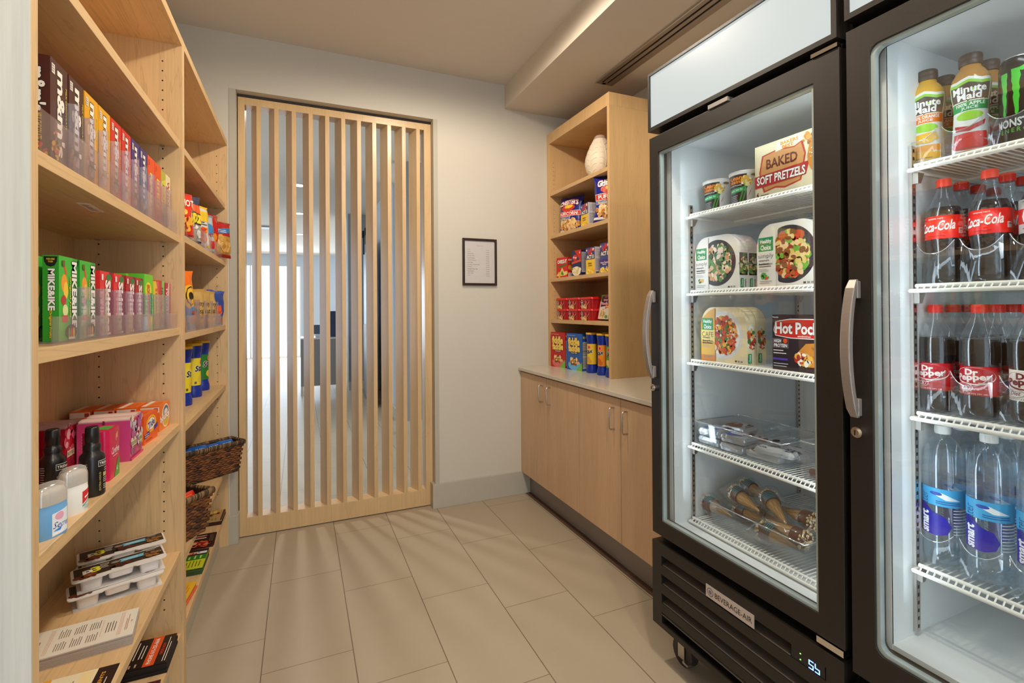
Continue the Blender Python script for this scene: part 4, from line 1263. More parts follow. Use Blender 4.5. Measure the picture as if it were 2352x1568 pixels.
bounce = {'F': [('e', 0.62, 0.5, 0.36, 0.46, '#efe6c8'), ('e', 0.64, 0.66, 0.25, 0.24, '#5a6a8a'), ('e', 0.64, 0.30, 0.25, 0.20, '#d9b83a'), ('e', 0.64, 0.62, 0.18, 0.16, '#e8e0d8'), ('t', 'bounce', 0.52, 0.50, 0.86, 0.26, '#f8f4ee', {'b': 0.07, 'o': '#d83a2a', 'ow': 0.06, 'rot': 8})],
          'L': [('r', 0, 0.75, 1.0, 0.95, '#ede4dc'), ('r', 0.72, 0.78, 0.94, 0.92, '#c83a2a'), ('e', 0.85, 0.15, 0.06, 0.05, '#3a2a8a')], 'T': [('r', 0.02, 0.72, 0.98, 0.98, '#e8d8c8'), ('l', 0.1, 0.1, 0.9, 0.6, 4, '#b04a14')]}
GD = 'orange laundry boxes on the toiletries shelf'
carton('laundry_box', 'orange detergent box with a round yellow logo, front of the toiletries shelf', 'laundry box', 0.118, 0.056, 0.086, '#ee5c14', tide, (-0.452, 1.820, zD), RL - 0.06, GD)
carton('laundry_box', 'orange dryer-sheet box beside the shelf divider', 'laundry box', 0.105, 0.052, 0.086, '#f0751c', bounce, (-0.452, 1.990, zD), RL - 0.06, GD)
for x, lab in ((-0.514, 'orange laundry box in the row along the divider, second from the front'), (-0.572, 'orange laundry box in the row along the divider, third from the front'), (-0.632, 'orange laundry box in the row along the divider, rearmost')):
    carton('laundry_box', lab, 'laundry box', 0.105, 0.052, 0.086, '#ee6a18', bounce, (x, 1.990, zD), RL - 0.06, GD)

# ---- snack trays, menus and flyers on the shelf at 0.497
zE = 0.497
def snack_tray(label, loc, rz, tilt=0.0):
    t = thing('snack_tray', label, 'snack tray', loc, rz, 'three-compartment snack trays')
    w, d = 0.225, 0.098
    WP = pm('white_tray_plastic', '#e3dfdc', 0.35)
    bx((-w / 2 + 0.012, -d / 2 + 0.004, 0), (w / 2 - 0.005, d / 2 - 0.005, 0.0015), pm('tray_card', '#d9d5d2', 0.6)).build('base_card', t)
    for cx, ww in ((-0.068, 0.052), (0.0, 0.062), (0.070, 0.052)):
        g = G(); hh = 0.0285
        z0 = 0.0018 if cx != 0.0 else 0.012
        def rr(hw, hd, z):
            pts = []
            for x0, y0, st in ((hw - 0.010, hd - 0.010, 0), (-hw + 0.010, hd - 0.010, 90), (-hw + 0.010, -hd + 0.010, 180), (hw - 0.010, -hd + 0.010, 270)):
                for i in range(5):
                    a = math.radians(st + 22.5 * i); pts.append((cx + x0 + 0.010 * math.cos(a), y0 + 0.010 * math.sin(a), z))
            return pts
        lo = rr(ww / 2 - 0.003, d / 2 - 0.013, z0); hi = rr(ww / 2, d / 2 - 0.009, hh)
        n = len(lo)
        g.add(lo + hi, [(i, (i + 1) % n, n + (i + 1) % n, n + i) for i in range(n)], WP, True)
        g.add(lo, [tuple(range(n))[::-1]], WP)
        g.build('cup', t)
    g = G()
    pts = []
    for x0, y0, st in ((w / 2 - 0.012, d / 2 - 0.012, 0), (-w / 2 + 0.012, d / 2 - 0.012, 90), (-w / 2 + 0.012, -d / 2 + 0.012, 180), (w / 2 - 0.012, -d / 2 + 0.012, 270)):
        for i in range(5):
            a = math.radians(st + 22.5 * i); pts.append((x0 + 0.012 * math.cos(a), y0 + 0.012 * math.sin(a)))
        if st == 180:
            pts += [(-0.038, -d / 2), (-0.030, -d / 2 + 0.007), (0.028, -d / 2 + 0.007), (0.036, -d / 2)]
    g.prism(pts, 0.0287, 0.0312, WP)
    fc = flat((-w / 2, -d / 2, 0.0312), (1, 0, 0), (0, 1, 0), w, d)
    g.print(fc, [('p', [(0.03, 0.34), (0.20, 0.20), (0.40, 0.22), (0.40, 0.30), (0.98, 0.30), (0.98, 0.96), (0.03, 0.96)], '#2e211b'),
                 ('t', 'P', 0.17, 0.50, 0.10, 0.36, '#efece6', {'b': 0.05}), ('t', '3', 0.25, 0.60, 0.10, 0.36, '#e6e23a', {'b': 0.05}),
                 ('f', 0.15, 0.24, 0.10, 0.10, ['#7a3a1a', '#a85a26', '#5a2a14'], 14, 0.008), ('l', 0.30, 0.50, 0.40, 0.86, 4, '#d8d2c6'), ('e', 0.46, 0.68, 0.05, 0.08, '#8a8078'),
                 ('p', [(0.50, 0.56), (0.78, 0.56), (0.76, 0.66), (0.78, 0.78), (0.50, 0.78), (0.52, 0.66)], '#69b6d6'), ('l', 0.54, 0.62, 0.74, 0.74, 2, '#d8eef6'),
                 ('f', 0.54, 0.40, 0.14, 0.10, ['#4a1c12', '#6a2a1a', '#3a140e'], 20, 0.008), ('f', 0.86, 0.48, 0.09, 0.20, ['#8a5a2a', '#a8722f', '#6a4020'], 24, 0.006), ('l', 0.80, 0.72, 0.92, 0.90, 3, '#c8c0b8')])
    g.build('printed_lid', t)
    for c in t.children: c.scale = (1, 1, 1.22)
    return t
s1 = snack_tray('white snack tray with brown lid at the bottom of the front stack', (-0.515, 1.835, zE), 0.36)
dup(s1, (-0.512, 1.855, zE + 0.0392), 0.36, 'white snack tray with brown lid on top of the front stack')
dup(s1, (-0.540, 1.972, zE), 0.33, 'white snack tray with brown lid at the bottom of the back stack')
dup(s1, (-0.538, 1.975, zE + 0.0392), 0.33, 'white snack tray with brown lid on top of the back stack')

def sheet_stack(name, label, cat, w, d, h, col, spec, loc, rz, group, n=7, edge=None, seed=1, offs=0.0012):
    """stack of flyers: w along local x (bottom edge towards viewer), printed on top"""
    g = G(); rnd = random.Random(seed)
    e = pm('paper_edge', edge or col, 0.7, var=0.15, scale=300)
    for i in range(n):
        dx, dy = (rnd.random() - 0.5) * offs * 2, (rnd.random() - 0.5) * offs * 2
        if i == n - 1: dx = dy = 0
        g.box((-w / 2 + dx, -d / 2 + dy, h * i / n), (w / 2 + dx, d / 2 + dy, h * (i + 1) / n - 0.0003), pm('printed_paper', col, 0.4, var=0.02) if i == n - 1 else e)
    fc = flat((-w / 2, -d / 2, h - 0.0003), (1, 0, 0), (0, 1, 0), w, d)
    g.print(fc, spec)
    return tag(g.build(name, loc=loc, rz=rz), label, cat, group)
MN = [('t', "JONATHAN'S", 0.5, 0.90, 0.52, 0.055, '#2e2a28', {'b': 0.0}), ('t', 'GRILLE', 0.5, 0.83, 0.22, 0.025, '#4a4038'), ('e', 0.5, 0.955, 0.01, 0.004, '#333333'),
      ('r', 0.08, 0.755, 0.92, 0.757, '#c8643a'), ('r', 0.08, 0.742, 0.92, 0.744, '#c8643a'), ('r', 0.08, 0.729, 0.92, 0.731, '#c8643a')]
for k in range(3):
    for j in range(2):
        MN.append(('l', 0.12 + 0.42 * j, 0.68 - 0.13 * k, 0.44 + 0.42 * j, 0.58 - 0.13 * k, 5, '#6a5e52'))
MN += [('r', 0.2, 0.30, 0.8, 0.302, '#c8643a'), ('l', 0.3, 0.27, 0.7, 0.17, 4, '#6a5e52'), ('r', 0.08, 0.145, 0.92, 0.147, '#c8643a'), ('r', 0.08, 0.132, 0.92, 0.134, '#c8643a'), ('r', 0.08, 0.119, 0.92, 0.121, '#c8643a'),
       ('l', 0.2, 0.09, 0.8, 0.06, 2, '#b0603a'), ('t', 'J G', 0.5, 0.035, 0.06, 0.018, '#333333')]
sheet_stack('menu_stack', 'thick stack of white restaurant menus beside the end panel', 'menus', 0.128, 0.232, 0.028, '#e6e0d3', MN, (-0.522, 1.582, zE), RL + 0.14, 'leaflets on the shelves', n=12, edge='#b0a49a', offs=0.0008)
sheet_stack('flyer_stack', 'cream and yellow flyer with a dark brown band below the menus', 'flyers', 0.200, 0.250, 0.006, '#eadfbf',
            [('r', 0, 0, 1, 0.16, '#2a1410'), ('r', 0, 0.50, 1, 0.56, '#e2a22a'), ('r', 0.03, 0.18, 0.97, 0.28, '#efd9a0'), ('r', 0.03, 0.60, 0.97, 0.70, '#efd9a0'), ('l', 0.1, 0.30, 0.45, 0.48, 6, '#8a7a5a'), ('l', 0.55, 0.30, 0.9, 0.48, 6, '#8a7a5a'), ('l', 0.1, 0.72, 0.9, 0.9, 6, '#8a7a5a'), ('t', 'CATERING / EVENTS', 0.5, 0.10, 0.8, 0.03, '#e8a83a'), ('l', 0.2, 0.02, 0.8, 0.07, 2, '#d8d0c0')],
            (-0.524, 1.352, zE), RL + 0.03, 'leaflets on the shelves', n=2)
# ---- leaflets on the bottom boards (z = 0.205)
zF = 0.205
GL = 'leaflets on the shelves'
RB = RL
sheet_stack('brochure_stack', 'thick stack of black brochures with an orange band, bottom board of the near bay', 'brochures', 0.150, 0.170, 0.034, '#1e100c',
            [('p', [(0, 0.20), (1, 0.20), (1, 0.38), (0, 0.38)], '#e0531c'), ('t', 'PHONE 615-255-6666', 0.5, 0.30, 0.86, 0.07, '#f6e6da', {'b': 0.03}), ('t', 'BRICK OVEN', 0.60, 0.78, 0.55, 0.10, '#e8e2da', {'b': 0.05}), ('r', 0.22, 0.70, 0.40, 0.92, '#c8281a'), ('f', 0.31, 0.81, 0.07, 0.08, ['#f0c83a', '#e87a2a'], 10, 0.006),
             ('l', 0.3, 0.55, 0.92, 0.66, 2, '#e8e2da'), ('l', 0.3, 0.42, 0.92, 0.52, 2, '#e8e2da'), ('t', 'ORDER NOW', 0.5, 0.14, 0.4, 0.05, '#d83a1a'), ('l', 0.05, 0.02, 0.95, 0.10, 2, '#efe9e0'), ('l', 0.04, 0.45, 0.16, 0.9, 5, '#b8a890')],
            (-0.480, 1.930, zF), PI / 2 + 0.0, GL, n=9, edge='#1c1512', seed=4, offs=0.003)
sheet_stack('brochure_stack', 'thin plum-coloured brochure at the very bottom edge of the near bay', 'brochures', 0.14, 0.12, 0.008, '#4a1a2a', [('r', 0.3, 0, 0.6, 1, '#7a3040')], (-0.460, 1.745, zF), RL, GL, n=2)
sheet_stack('booklet_stack', 'stack of booklets with a tan pictured cover, nearest the end wall', 'brochures', 0.155, 0.110, 0.024, '#b0905a',
            [('f', 0.70, 0.55, 0.22, 0.30, ['#a81c14', '#e8c83a', '#d8b86a', '#7a5a2a'], 26, 0.012), ('r', 0, 0, 1, 0.08, '#3a120c'), ('r', 0, 0.92, 1, 1, '#3a120c'), ('l', 0.1, 0.2, 0.3, 0.8, 4, '#7a6a4a')], (-0.447, 3.085, zF), RL, GL, n=6, edge='#3a140e', seed=2)
sheet_stack('brochure_stack', 'dark brown pizza brochure between the booklets and the green cards', 'brochures', 0.150, 0.105, 0.010, '#2a0d0a',
            [('f', 0.20, 0.55, 0.20, 0.38, ['#c84a2a', '#e8b08a', '#8a1c14', '#d87a4a'], 34, 0.012), ('r', 0.60, 0.35, 0.66, 0.85, '#d8cfc0'), ('r', 0.70, 0.40, 0.75, 0.80, '#c83a1c'), ('r', 0.80, 0.35, 0.84, 0.85, '#d8cfc0'), ('l', 0.3, 0.05, 0.95, 0.22, 3, '#7a6a5a')], (-0.450, 2.82, zF), RL + 0.05, GL, n=4, edge='#4a1510', seed=3, offs=0.004)
sheet_stack('card_stack', 'stack of yellow-green menu cards, middle of the far bay bottom board', 'brochures', 0.180, 0.108, 0.034, '#c8cf2a',
            [('r', 0.42, 0, 0.68, 1, '#2f7a26'), ('r', 0.68, 0, 1, 1, '#241420'), ('r', 0.74, 0.04, 0.86, 0.96, '#e8e4ee'), ('f', 0.80, 0.5, 0.05, 0.4, ['#c83a2a', '#3a6ab8', '#e8b03a'], 14, 0.006), ('l', 0.05, 0.1, 0.38, 0.9, 7, '#5a6a1a'), ('l', 0.46, 0.1, 0.64, 0.9, 4, '#b8d87a')], (-0.450, 2.570, zF), RL, GL, n=6, edge='#3a5a2a', seed=5, offs=0.003)
sheet_stack('card_stack', 'fanned stack of yellow and red takeaway menus in front of the green cards', 'brochures', 0.150, 0.100, 0.026, '#e8b82a',
            [('e', 0.7, 0.9, 0.4, 0.35, '#b81c24'), ('r', 0.35, 0.55, 0.6, 0.75, '#e8e0e0'), ('l', 0.1, 0.1, 0.9, 0.45, 4, '#c8641a')], (-0.455, 2.300, zF), RL - 0.1, GL, n=6, edge='#d8683a', seed=6, offs=0.006)
# ---- far bay: chip pouches (z = 1.630)
GP = 'snack pouches in the far bay'
zC = 1.630 + 0.0045
pouch('chip_bag', 'large yellow chip pouch beside the shelf divider', 'snack bag', 0.200, 0.262, 0.075, ('#d9e02a', '#d9e02a'),
      [('l', 0.05, 0.15, 0.95, 0.75, 9, '#c8681e'), ('r', 0.55, 0.74, 0.90, 0.86, '#c9ccd2'), ('e', 0.72, 0.50, 0.3, 0.12, '#c8202a'), ('t', "Lay's", 0.72, 0.50, 0.5, 0.12, '#f8f4f0', {'b': 0.06}), ('f', 0.5, 0.18, 0.4, 0.12, ['#e8a02a', '#c8641a', '#f0c84a'], 18, 0.018)],
      (-0.470, 2.225, zC), RL - 0.6, GP, lean=-0.10, seed=3)
pouch('chip_bag', 'red hot snack pouch standing low in front of the yellow pouch', 'snack bag', 0.150, 0.165, 0.050, ('#e0301a', '#c8281a'),
      [('f', 0.45, 0.3, 0.4, 0.25, ['#e87a1a', '#f0b03a', '#a81810'], 30, 0.015), ('t', 'HOT', 0.7, 0.75, 0.4, 0.16, '#f8e8d8', {'b': 0.05})], (-0.425, 2.175, zC), RL - 0.6, GP, lean=-0.05, seed=5)
pouch('snack_bag', 'white snack pouch with big yellow outlined lettering', 'snack bag', 0.155, 0.195, 0.055, ('#a8a49e', '#34405a'),
      [('r', 0, 0.62, 1, 0.92, '#e8622a'), ('r', 0, 0.80, 1, 0.95, '#2f3a5a'), ('f', 0.6, 0.2, 0.35, 0.15, ['#e8e4e0', '#5a5450', '#8a7a6a'], 16, 0.014), ('t', 'Flipz', 0.55, 0.50, 0.85, 0.34, '#f0d83a', {'b': 0.08, 'o': '#241a16', 'ow': 0.09})], (-0.430, 2.370, zC), RL - 0.6, GP, lean=-0.06, seed=6)
pouch('chip_bag', 'orange and white chip pouch leaning behind the lettered pouch', 'snack bag', 0.150, 0.225, 0.05, ('#e8641c', '#e8641c'),
      [('r', 0, 0, 1, 0.45, '#e8e0d8'), ('r', 0.2, 0.55, 1, 0.75, '#e8b82a'), ('l', 0.1, 0.1, 0.9, 0.4, 4, '#b83a1a')], (-0.470, 2.530, zC), RL - 0.6, GP, lean=-0.12, seed=7, roll=0.1)
pouch('chip_bag', 'white and yellow pouch with orange print, middle of the chip shelf', 'snack bag', 0.130, 0.190, 0.045, ('#d8d4d0', '#e8c02a'),
      [('r', 0, 0.6, 1, 0.85, '#e8c02a'), ('f', 0.5, 0.25, 0.4, 0.2, ['#e8601a', '#c83a1a', '#f0a03a'], 18, 0.016), ('l', 0.2, 0.5, 0.8, 0.6, 2, '#1a1a3a')], (-0.428, 2.600, zC), RL - 0.6, GP, lean=-0.05, seed=8)
pouch('chip_bag', 'silver and red chip pouch beside the bright red one', 'snack bag', 0.120, 0.185, 0.045, ('#b8bcc4', '#7a8aa0'),
      [('r', 0.1, 0.1, 0.9, 0.3, '#c81c20'), ('e', 0.5, 0.6, 0.4, 0.15, '#3a8ac8'), ('t', 'RED HOT', 0.5, 0.45, 0.7, 0.1, '#a81818', {'b': 0.04})], (-0.425, 2.760, zC), RL - 0.6, GP, lean=-0.05, seed=9)
pouch('chip_bag', 'glossy bright red chip pouch near the end wall', 'snack bag', 0.170, 0.225, 0.055, ('#c8141c', '#b81018'),
      [('f', 0.5, 0.25, 0.35, 0.2, ['#e8901a', '#f0b83a'], 12, 0.02)], (-0.455, 2.960, zC), RL - 0.6, GP, lean=-0.1, seed=10, roll=0.12)
pouch('cookie_bag', 'tan cookie pouch with a blue ribbon, hanging over the tray by the end wall', 'snack bag', 0.170, 0.195, 0.060, ('#c89a4a', '#a81820'),
      [('r', 0, 0.60, 1, 0.95, '#b81a20'), ('p', [(0.1, 0.62), (0.9, 0.72), (0.9, 0.86), (0.1, 0.76)], '#2a86c8'), ('l', 0.2, 0.68, 0.8, 0.78, 2, '#e8f0f6'), ('f', 0.5, 0.3, 0.42, 0.26, ['#d8a85a', '#b8803a', '#e8c07a'], 26, 0.02), ('r', 0, 0, 1, 0.08, '#a81820')],
      (-0.412, 3.09, zC), RL - 0.6, GP, lean=0.0, seed=11)
organizer('clear acrylic tray under the chip pouches in the far bay', 0.93, 0.21, [], 0.075, 0.10, (-0.503, 2.640, 1.630), RL, group='clear shelf trays')
# ---- far bay lower tray (z = 1.266)
zG = 1.266 + 0.0045
pouch('chip_bag', 'red and yellow corn snack pouch with a blue band, lower tray', 'snack bag', 0.150, 0.218, 0.05, ('#d83a1c', '#e8641c'),
      [('r', 0, 0.0, 1, 0.50, '#c89a4a'), ('f', 0.5, 0.25, 0.45, 0.2, ['#a8742a', '#e0b86a', '#8a5a1a'], 30, 0.014), ('r', 0, 0.52, 1, 0.62, '#2a2a8a'), ('t', 'corn', 0.55, 0.74, 0.7, 0.16, '#f6d83a', {'b': 0.08, 'o': '#8a1010', 'ow': 0.05})], (-0.455, 2.205, zG), RL - 0.6, GP, lean=-0.05, seed=13)
pouch('chip_bag', 'tall orange and blue snack pouch with a pointed top', 'snack bag', 0.155, 0.248, 0.055, ('#ee6f14', '#ee6f14'),
      [('r', 0, 0, 1, 0.42, '#1e86c8'), ('e', 0.72, 0.55, 0.32, 0.20, '#f0b82a'), ('e', 0.72, 0.55, 0.20, 0.12, '#241a16'), ('t', 'C', 0.72, 0.56, 0.28, 0.26, '#f6c83a', {'b': 0.1, 'o': '#1a1410', 'ow': 0.08}), ('f', 0.8, 0.18, 0.18, 0.1, ['#b83a2a', '#e8a86a', '#3a5a9a'], 10, 0.012)], (-0.455, 2.375, zG), RL - 0.6, GP, lean=-0.05, seed=14)
for y, lab, s_ in ((2.555, 'tan pretzel pouch, first after the orange and blue pouch', 15), (2.720, 'tan pretzel pouch, middle of the lower tray', 16), (2.880, 'tan pretzel pouch beside the blue pouch', 17)):
    pouch('pretzel_bag', lab, 'snack bag', 0.150, 0.175, 0.050, ('#c4a05a', '#b8904a'),
          [('t', 'Honey', 0.5, 0.62, 0.7, 0.16, '#3a1c10', {'b': 0.0}), ('t', 'Wheat', 0.55, 0.44, 0.6, 0.14, '#3a1c10', {'b': 0.0}), ('f', 0.5, 0.2, 0.4, 0.15, ['#a86a2a', '#e0b05a', '#8a4a1a'], 18, 0.014)], (-0.445, y, zG), RL - 0.6, GP, lean=-0.04, seed=s_)
pouch('chip_bag', 'blue and red snack pouch at the end wall, lower tray', 'snack bag', 0.12, 0.185, 0.045, ('#274a9e', '#2c56b0'),
      [('f', 0.5, 0.45, 0.3, 0.16, ['#c8241c', '#e8602a'], 14, 0.016), ('r', 0, 0.05, 1, 0.2, '#b8342a')], (-0.430, 3.06, zG), RL - 0.6, GP, lean=0.0, seed=18, roll=0.06)
organizer('clear acrylic tray with dividers on the lower snack shelf of the far bay', 0.93, 0.21, [2.29 - 2.64, 2.46 - 2.64, 2.638 - 2.64, 2.80 - 2.64, 2.97 - 2.64], 0.066, 0.13, (-0.503, 2.640, 1.266), RL, group='clear shelf trays')

# ---- chip canisters
def canister(label, col, loc, rz, word='Stax', chips='#e0c04a', group='potato crisp canisters', logo='#e8a0a0'):
    t = thing('crisp_canister', label, 'canister', loc, rz, group)
    BLU = pm('blue_canister_plastic', '#12309a', 0.3)
    g = G()
    prof = [(0.036, 0), (0.0375, 0.004), (0.0375, 0.022), (0.035, 0.036), (0.0320, 0.046), (0.0315, 0.060), (0.0315, 0.192), (0.0325, 0.205), (0.036, 0.226), (0.0375, 0.240), (0.0375, 0.252)]
    g.lathe(prof, BLU, 32)
    fc = cyl_face(0.0319, 0.058, 0.191, -90, 359.0, du=0.0035)
    hue = col
    g.print(fc, [('r', 0, 0, 1, 1, hue)])
    fc2 = cyl_face(0.0321, 0.058, 0.191, -90, 170.0, du=0.0035)
    g.print(fc2, [('e', 0.62, 0.84, 0.12, 0.10, logo), ('e', 0.62, 0.84, 0.08, 0.07, '#d8282a'), ('t', word, 0.56, 0.64, 0.66, 0.20, '#141414', {'b': 0.06, 'sh': 0.3, 'rot': 8, 'o': '#f4f4f0', 'ow': 0.06}),
                  ('l', 0.4, 0.50, 0.7, 0.55, 1, '#3a2a10'), ('e', 0.55, 0.24, 0.16, 0.13, chips), ('e', 0.68, 0.14, 0.14, 0.10, chips), ('r', 0.22, 0.06, 0.32, 0.14, '#5a5a3a')])
    g.build('can_body', t)
    g = G(); g.lathe([(0.0385, 0.2522), (0.0392, 0.254), (0.0392, 0.2625), (0.037, 0.2645)], pm('yellow_lid', '#e3b018', 0.35), 32)
    g.build('lid', t)
    return t
c1 = canister('green crisp canister nearest the end wall in the far bay', '#1f7a2a', (-0.487, 3.045, 0.925), RL - 0.40)
c2 = canister('yellow crisp canister standing beside the green one in the far bay', '#e6d22c', (-0.487, 2.825, 0.925), RL - 0.40)
for loc, lab in (((-0.487, 2.590, 0.925), 'yellow crisp canister in the front row, second from the green one'), ((-0.487, 2.40, 0.925), 'yellow crisp canister in the front row, nearest the shelf divider'),
                 ((-0.575, 2.93, 0.925), 'yellow crisp canister in the back row behind the green one')):
    dup(c2, loc, RL - 0.15, lab)

# ---- woven baskets
def basket(label, w, d, h, loc, rz, cut=0.0, seed=1):
    """w along local x, front at -y; tapered woven seagrass; cut: dip in the front rim"""
    t = thing('woven_basket', label, 'basket', loc, rz, 'woven seagrass baskets')
    SG = [pm('seagrass', c, 0.55, var=0.3, scale=120, bump=0.6, bscale=200) for c in ('#5a3318', '#7a4a22', '#3c2110', '#6a3d1c')]
    RM = [pm('rim_cord', c, 0.6, var=0.3, scale=200) for c in ('#5a4228', '#8a6a44', '#3a2816')]
    rnd = random.Random(seed)
    tap = 0.86
    def hz(s_, side):
        return h
    per = [(-1, -1), (1, -1), (1, 1), (-1, 1)]
    def ring(z, ex=0.0):
        f = tap + (1 - tap) * z / h
        return w / 2 * f + ex, d / 2 * f + ex
    g = G()
    # inner skin
    a0, b0 = ring(0.002, -0.006); a1, b1 = ring(h, -0.006)
    dk = pm('basket_lining', '#2c180c', 0.7)
    vs = [(-a0, -b0, 0.002), (a0, -b0, 0.002), (a0, b0, 0.002), (-a0, b0, 0.002), (-a1, -b1, h), (a1, -b1, h), (a1, b1, h), (-a1, b1, h)]
    vs += [(p[0] * 1.02, p[1] * 1.03, p[2] - 0.0005) for p in vs]
    g.add(vs, [(0, 1, 2, 3), (0, 4, 5, 1), (1, 5, 6, 2), (2, 6, 7, 3), (3, 7, 4, 0), (11, 10, 9, 8), (9, 13, 12, 8), (10, 14, 13, 9), (11, 15, 14, 10), (8, 12, 15, 11), (4, 12, 13, 5), (5, 13, 14, 6), (6, 14, 15, 7), (7, 15, 12, 4)], dk)
    rows = max(5, int(h / 0.013)); step = 0.026
    def spindle(p, u, nrm, up, L_, wd, th, m):
        vs = []; fs = []
        secs = ((-1, 0.12), (-0.6, 0.8), (0, 1.0), (0.6, 0.8), (1, 0.12))
        for s_, q in secs:
            c = p + u * (s_ * L_ / 2) + up * (s_ * L_ * 0.10)
            for an in range(6):
                A_ = an * PI / 3
                vs.append(c + up * (math.cos(A_) * wd * q / 2) + nrm * (math.sin(A_) * th * q / 2))
        for i in range(4):
            for k in range(6):
                k2 = (k + 1) % 6
                fs.append((i * 6 + k, i * 6 + k2, (i + 1) * 6 + k2, (i + 1) * 6 + k))
        g.add(vs, fs, m, True)
    for r in range(rows):
        z = 0.006 + (h - 0.022) * (r + 0.5) / rows
        a, b2 = ring(z)
        sg = 1 if r % 2 else -1
        for s0, s1, nr in (((-a, -b2), (a, -b2), (0, -1, 0)), ((a, -b2), (a, b2), (1, 0, 0)), ((a, b2), (-a, b2), (0, 1, 0)), ((-a, b2), (-a, -b2), (-1, 0, 0))):
            L_ = math.dist(s0, s1); n = max(2, int(L_ / step))
            for i in range(n + 1):
                f = (i + (0.5 if r % 2 else 0)) / n
                if f > 1 or f * L_ < 0.012 or (1 - f) * L_ < 0.012: continue
                p = Vector((s0[0] + (s1[0] - s0[0]) * f, s0[1] + (s1[1] - s0[1]) * f, z + (rnd.random() - 0.5) * 0.003))
                if cut and nr == (0, -1, 0) and 0.30 < f < 0.70 and z > h * (1 - cut): continue
                u = Vector((s1[0] - s0[0], s1[1] - s0[1], 0)).normalized()
                nrm = Vector(nr)
                up = (Vector((0, 0, 1)) + u * 0.0).normalized()
                spindle(p + nrm * 0.001, u, nrm, up * sg, 0.036, 0.0155, 0.012, SG[rnd.randrange(4)])
    g.build('woven_body', t)
    g = G()
    a, b2 = ring(h, 0.002)
    pts = [(-a, -b2), (a, -b2), (a, b2), (-a, b2)]
    for i in range(4):
        p, q = pts[i], pts[(i + 1) % 4]
        L_ = math.dist(p, q); n = int(L_ / 0.0055)
        for k in range(n):
            f = k / n
            c = Vector((p[0] + (q[0] - p[0]) * f, p[1] + (q[1] - p[1]) * f, h - 0.004))
            u = Vector((q[0] - p[0], q[1] - p[1], 0)).normalized(); nrm = u.cross(Vector((0, 0, 1)))
            vs = []; fs = []
            for A_ in range(8):
                an = A_ * PI / 4
                cc = c + nrm * (math.cos(an) * 0.0075) + Vector((0, 0, math.sin(an) * 0.0125)) + u * (math.sin(an) * 0.002)
                vs += [cc - u * 0.0026, cc + u * 0.0026, cc + (cc - c).normalized() * 0.0016]
            for A_ in range(8):
                B_ = (A_ + 1) % 8
                fs += [(3 * A_, 3 * A_ + 2, 3 * B_ + 2, 3 * B_), (3 * A_ + 2, 3 * A_ + 1, 3 * B_ + 1, 3 * B_ + 2)]
            g.add(vs, fs, RM[rnd.randrange(3)], True)
    g.build('rim', t)
    return t
basket('woven seagrass basket with blue packets, sticking out over the shelf edge by the end wall', 0.330, 0.125, 0.168, (-0.466, 3.062, 0.450), 0.62, seed=2)
basket('shorter woven seagrass basket with red packets, beside the shelf divider', 0.270, 0.150, 0.165, (-0.475, 2.268, 0.450), 0.95, seed=5)
def packet(label, col, loc, rz, group, tiltm, sp=None, w=0.10, h=0.075, d=0.02, cat='snack packet'):
    g = G()
    NX, NZ = 10, 8
    m = pm('foil_film', col, 0.22, var=0.05, spec=0.7)
    def surf(a, b, sgn):
        a = min(1, max(0, a)); b = min(1, max(0, b))
        t_ = (1 - abs(2 * a - 1) ** 3) * (1 - abs(2 * b - 1) ** 4) ** 0.6
        return Vector(((a - 0.5) * w, (b - 0.5) * h, sgn * (d / 2 * t_ + 0.0008) + 0.003 * mnoise.noise(Vector((a * 5, b * 5, loc[1] * 31)))))
    for sgn in (-1, 1):
        vs = [tiltm @ surf(i / NX, j / NZ, sgn) for j in range(NZ + 1) for i in range(NX + 1)]
        fs = []
        for j in range(NZ):
            for i in range(NX):
                q = (j * (NX + 1) + i, j * (NX + 1) + i + 1, (j + 1) * (NX + 1) + i + 1, (j + 1) * (NX + 1) + i)
                fs.append(q if sgn > 0 else q[::-1])
        g.add(vs, fs, m, True)
    if sp:
        g.print(Face(w, h, lambda a, b, k: tiltm @ (surf(a, b, 1) + Vector((0, 0, 0.0006 + k * 2))), w / 10, h / 8), sp)
    return tag(g.build('snack_packet', loc=loc, rz=rz), label, cat, group)
wr = [('t', 'COOKIES', 0.5, 0.5, 0.6, 0.25, '#cfe2f6', {'b': 0.03})]
zb_ = 0.450 + 0.148
for i, (f, rx, lab) in enumerate(((-0.105, 0.55, 'blue foil packet in the far basket, deepest in the shelf'), (-0.035, 0.7, 'blue foil packet in the far basket, second from the deep end'), (0.035, 0.5, 'blue foil packet in the middle of the far basket, nearer the front'), (0.105, 0.65, 'blue foil packet in the far basket, nearest the shelf edge'))):
    packet(lab, '#1664c0', (-0.466 + f * math.cos(0.62), 3.062 + f * math.sin(0.62), zb_), 0.62, 'blue packets in the far basket', Matrix.Rotation(rx, 3, 'X'), wr, w=0.085, h=0.075)
for i, (f, e_, lab) in enumerate(((0.075, -0.02, 'red foil packet in the near basket, closest to the shelf edge'), (0.02, 0.01, 'red foil packet in the near basket, behind the first'), (-0.05, 0.0, 'red foil packet in the near basket, deepest in the shelf'))):
    packet(lab, '#d92a14', (-0.475 + f * math.cos(0.95) - e_ * math.sin(0.95), 2.268 + f * math.sin(0.95) + e_ * math.cos(0.95), 0.450 + 0.135), 0.95, 'red packets in the near basket', Matrix.Rotation(0.9, 3, 'X'), [('l', 0.2, 0.2, 0.8, 0.8, 4, '#f0703a')], w=0.075, h=0.07)

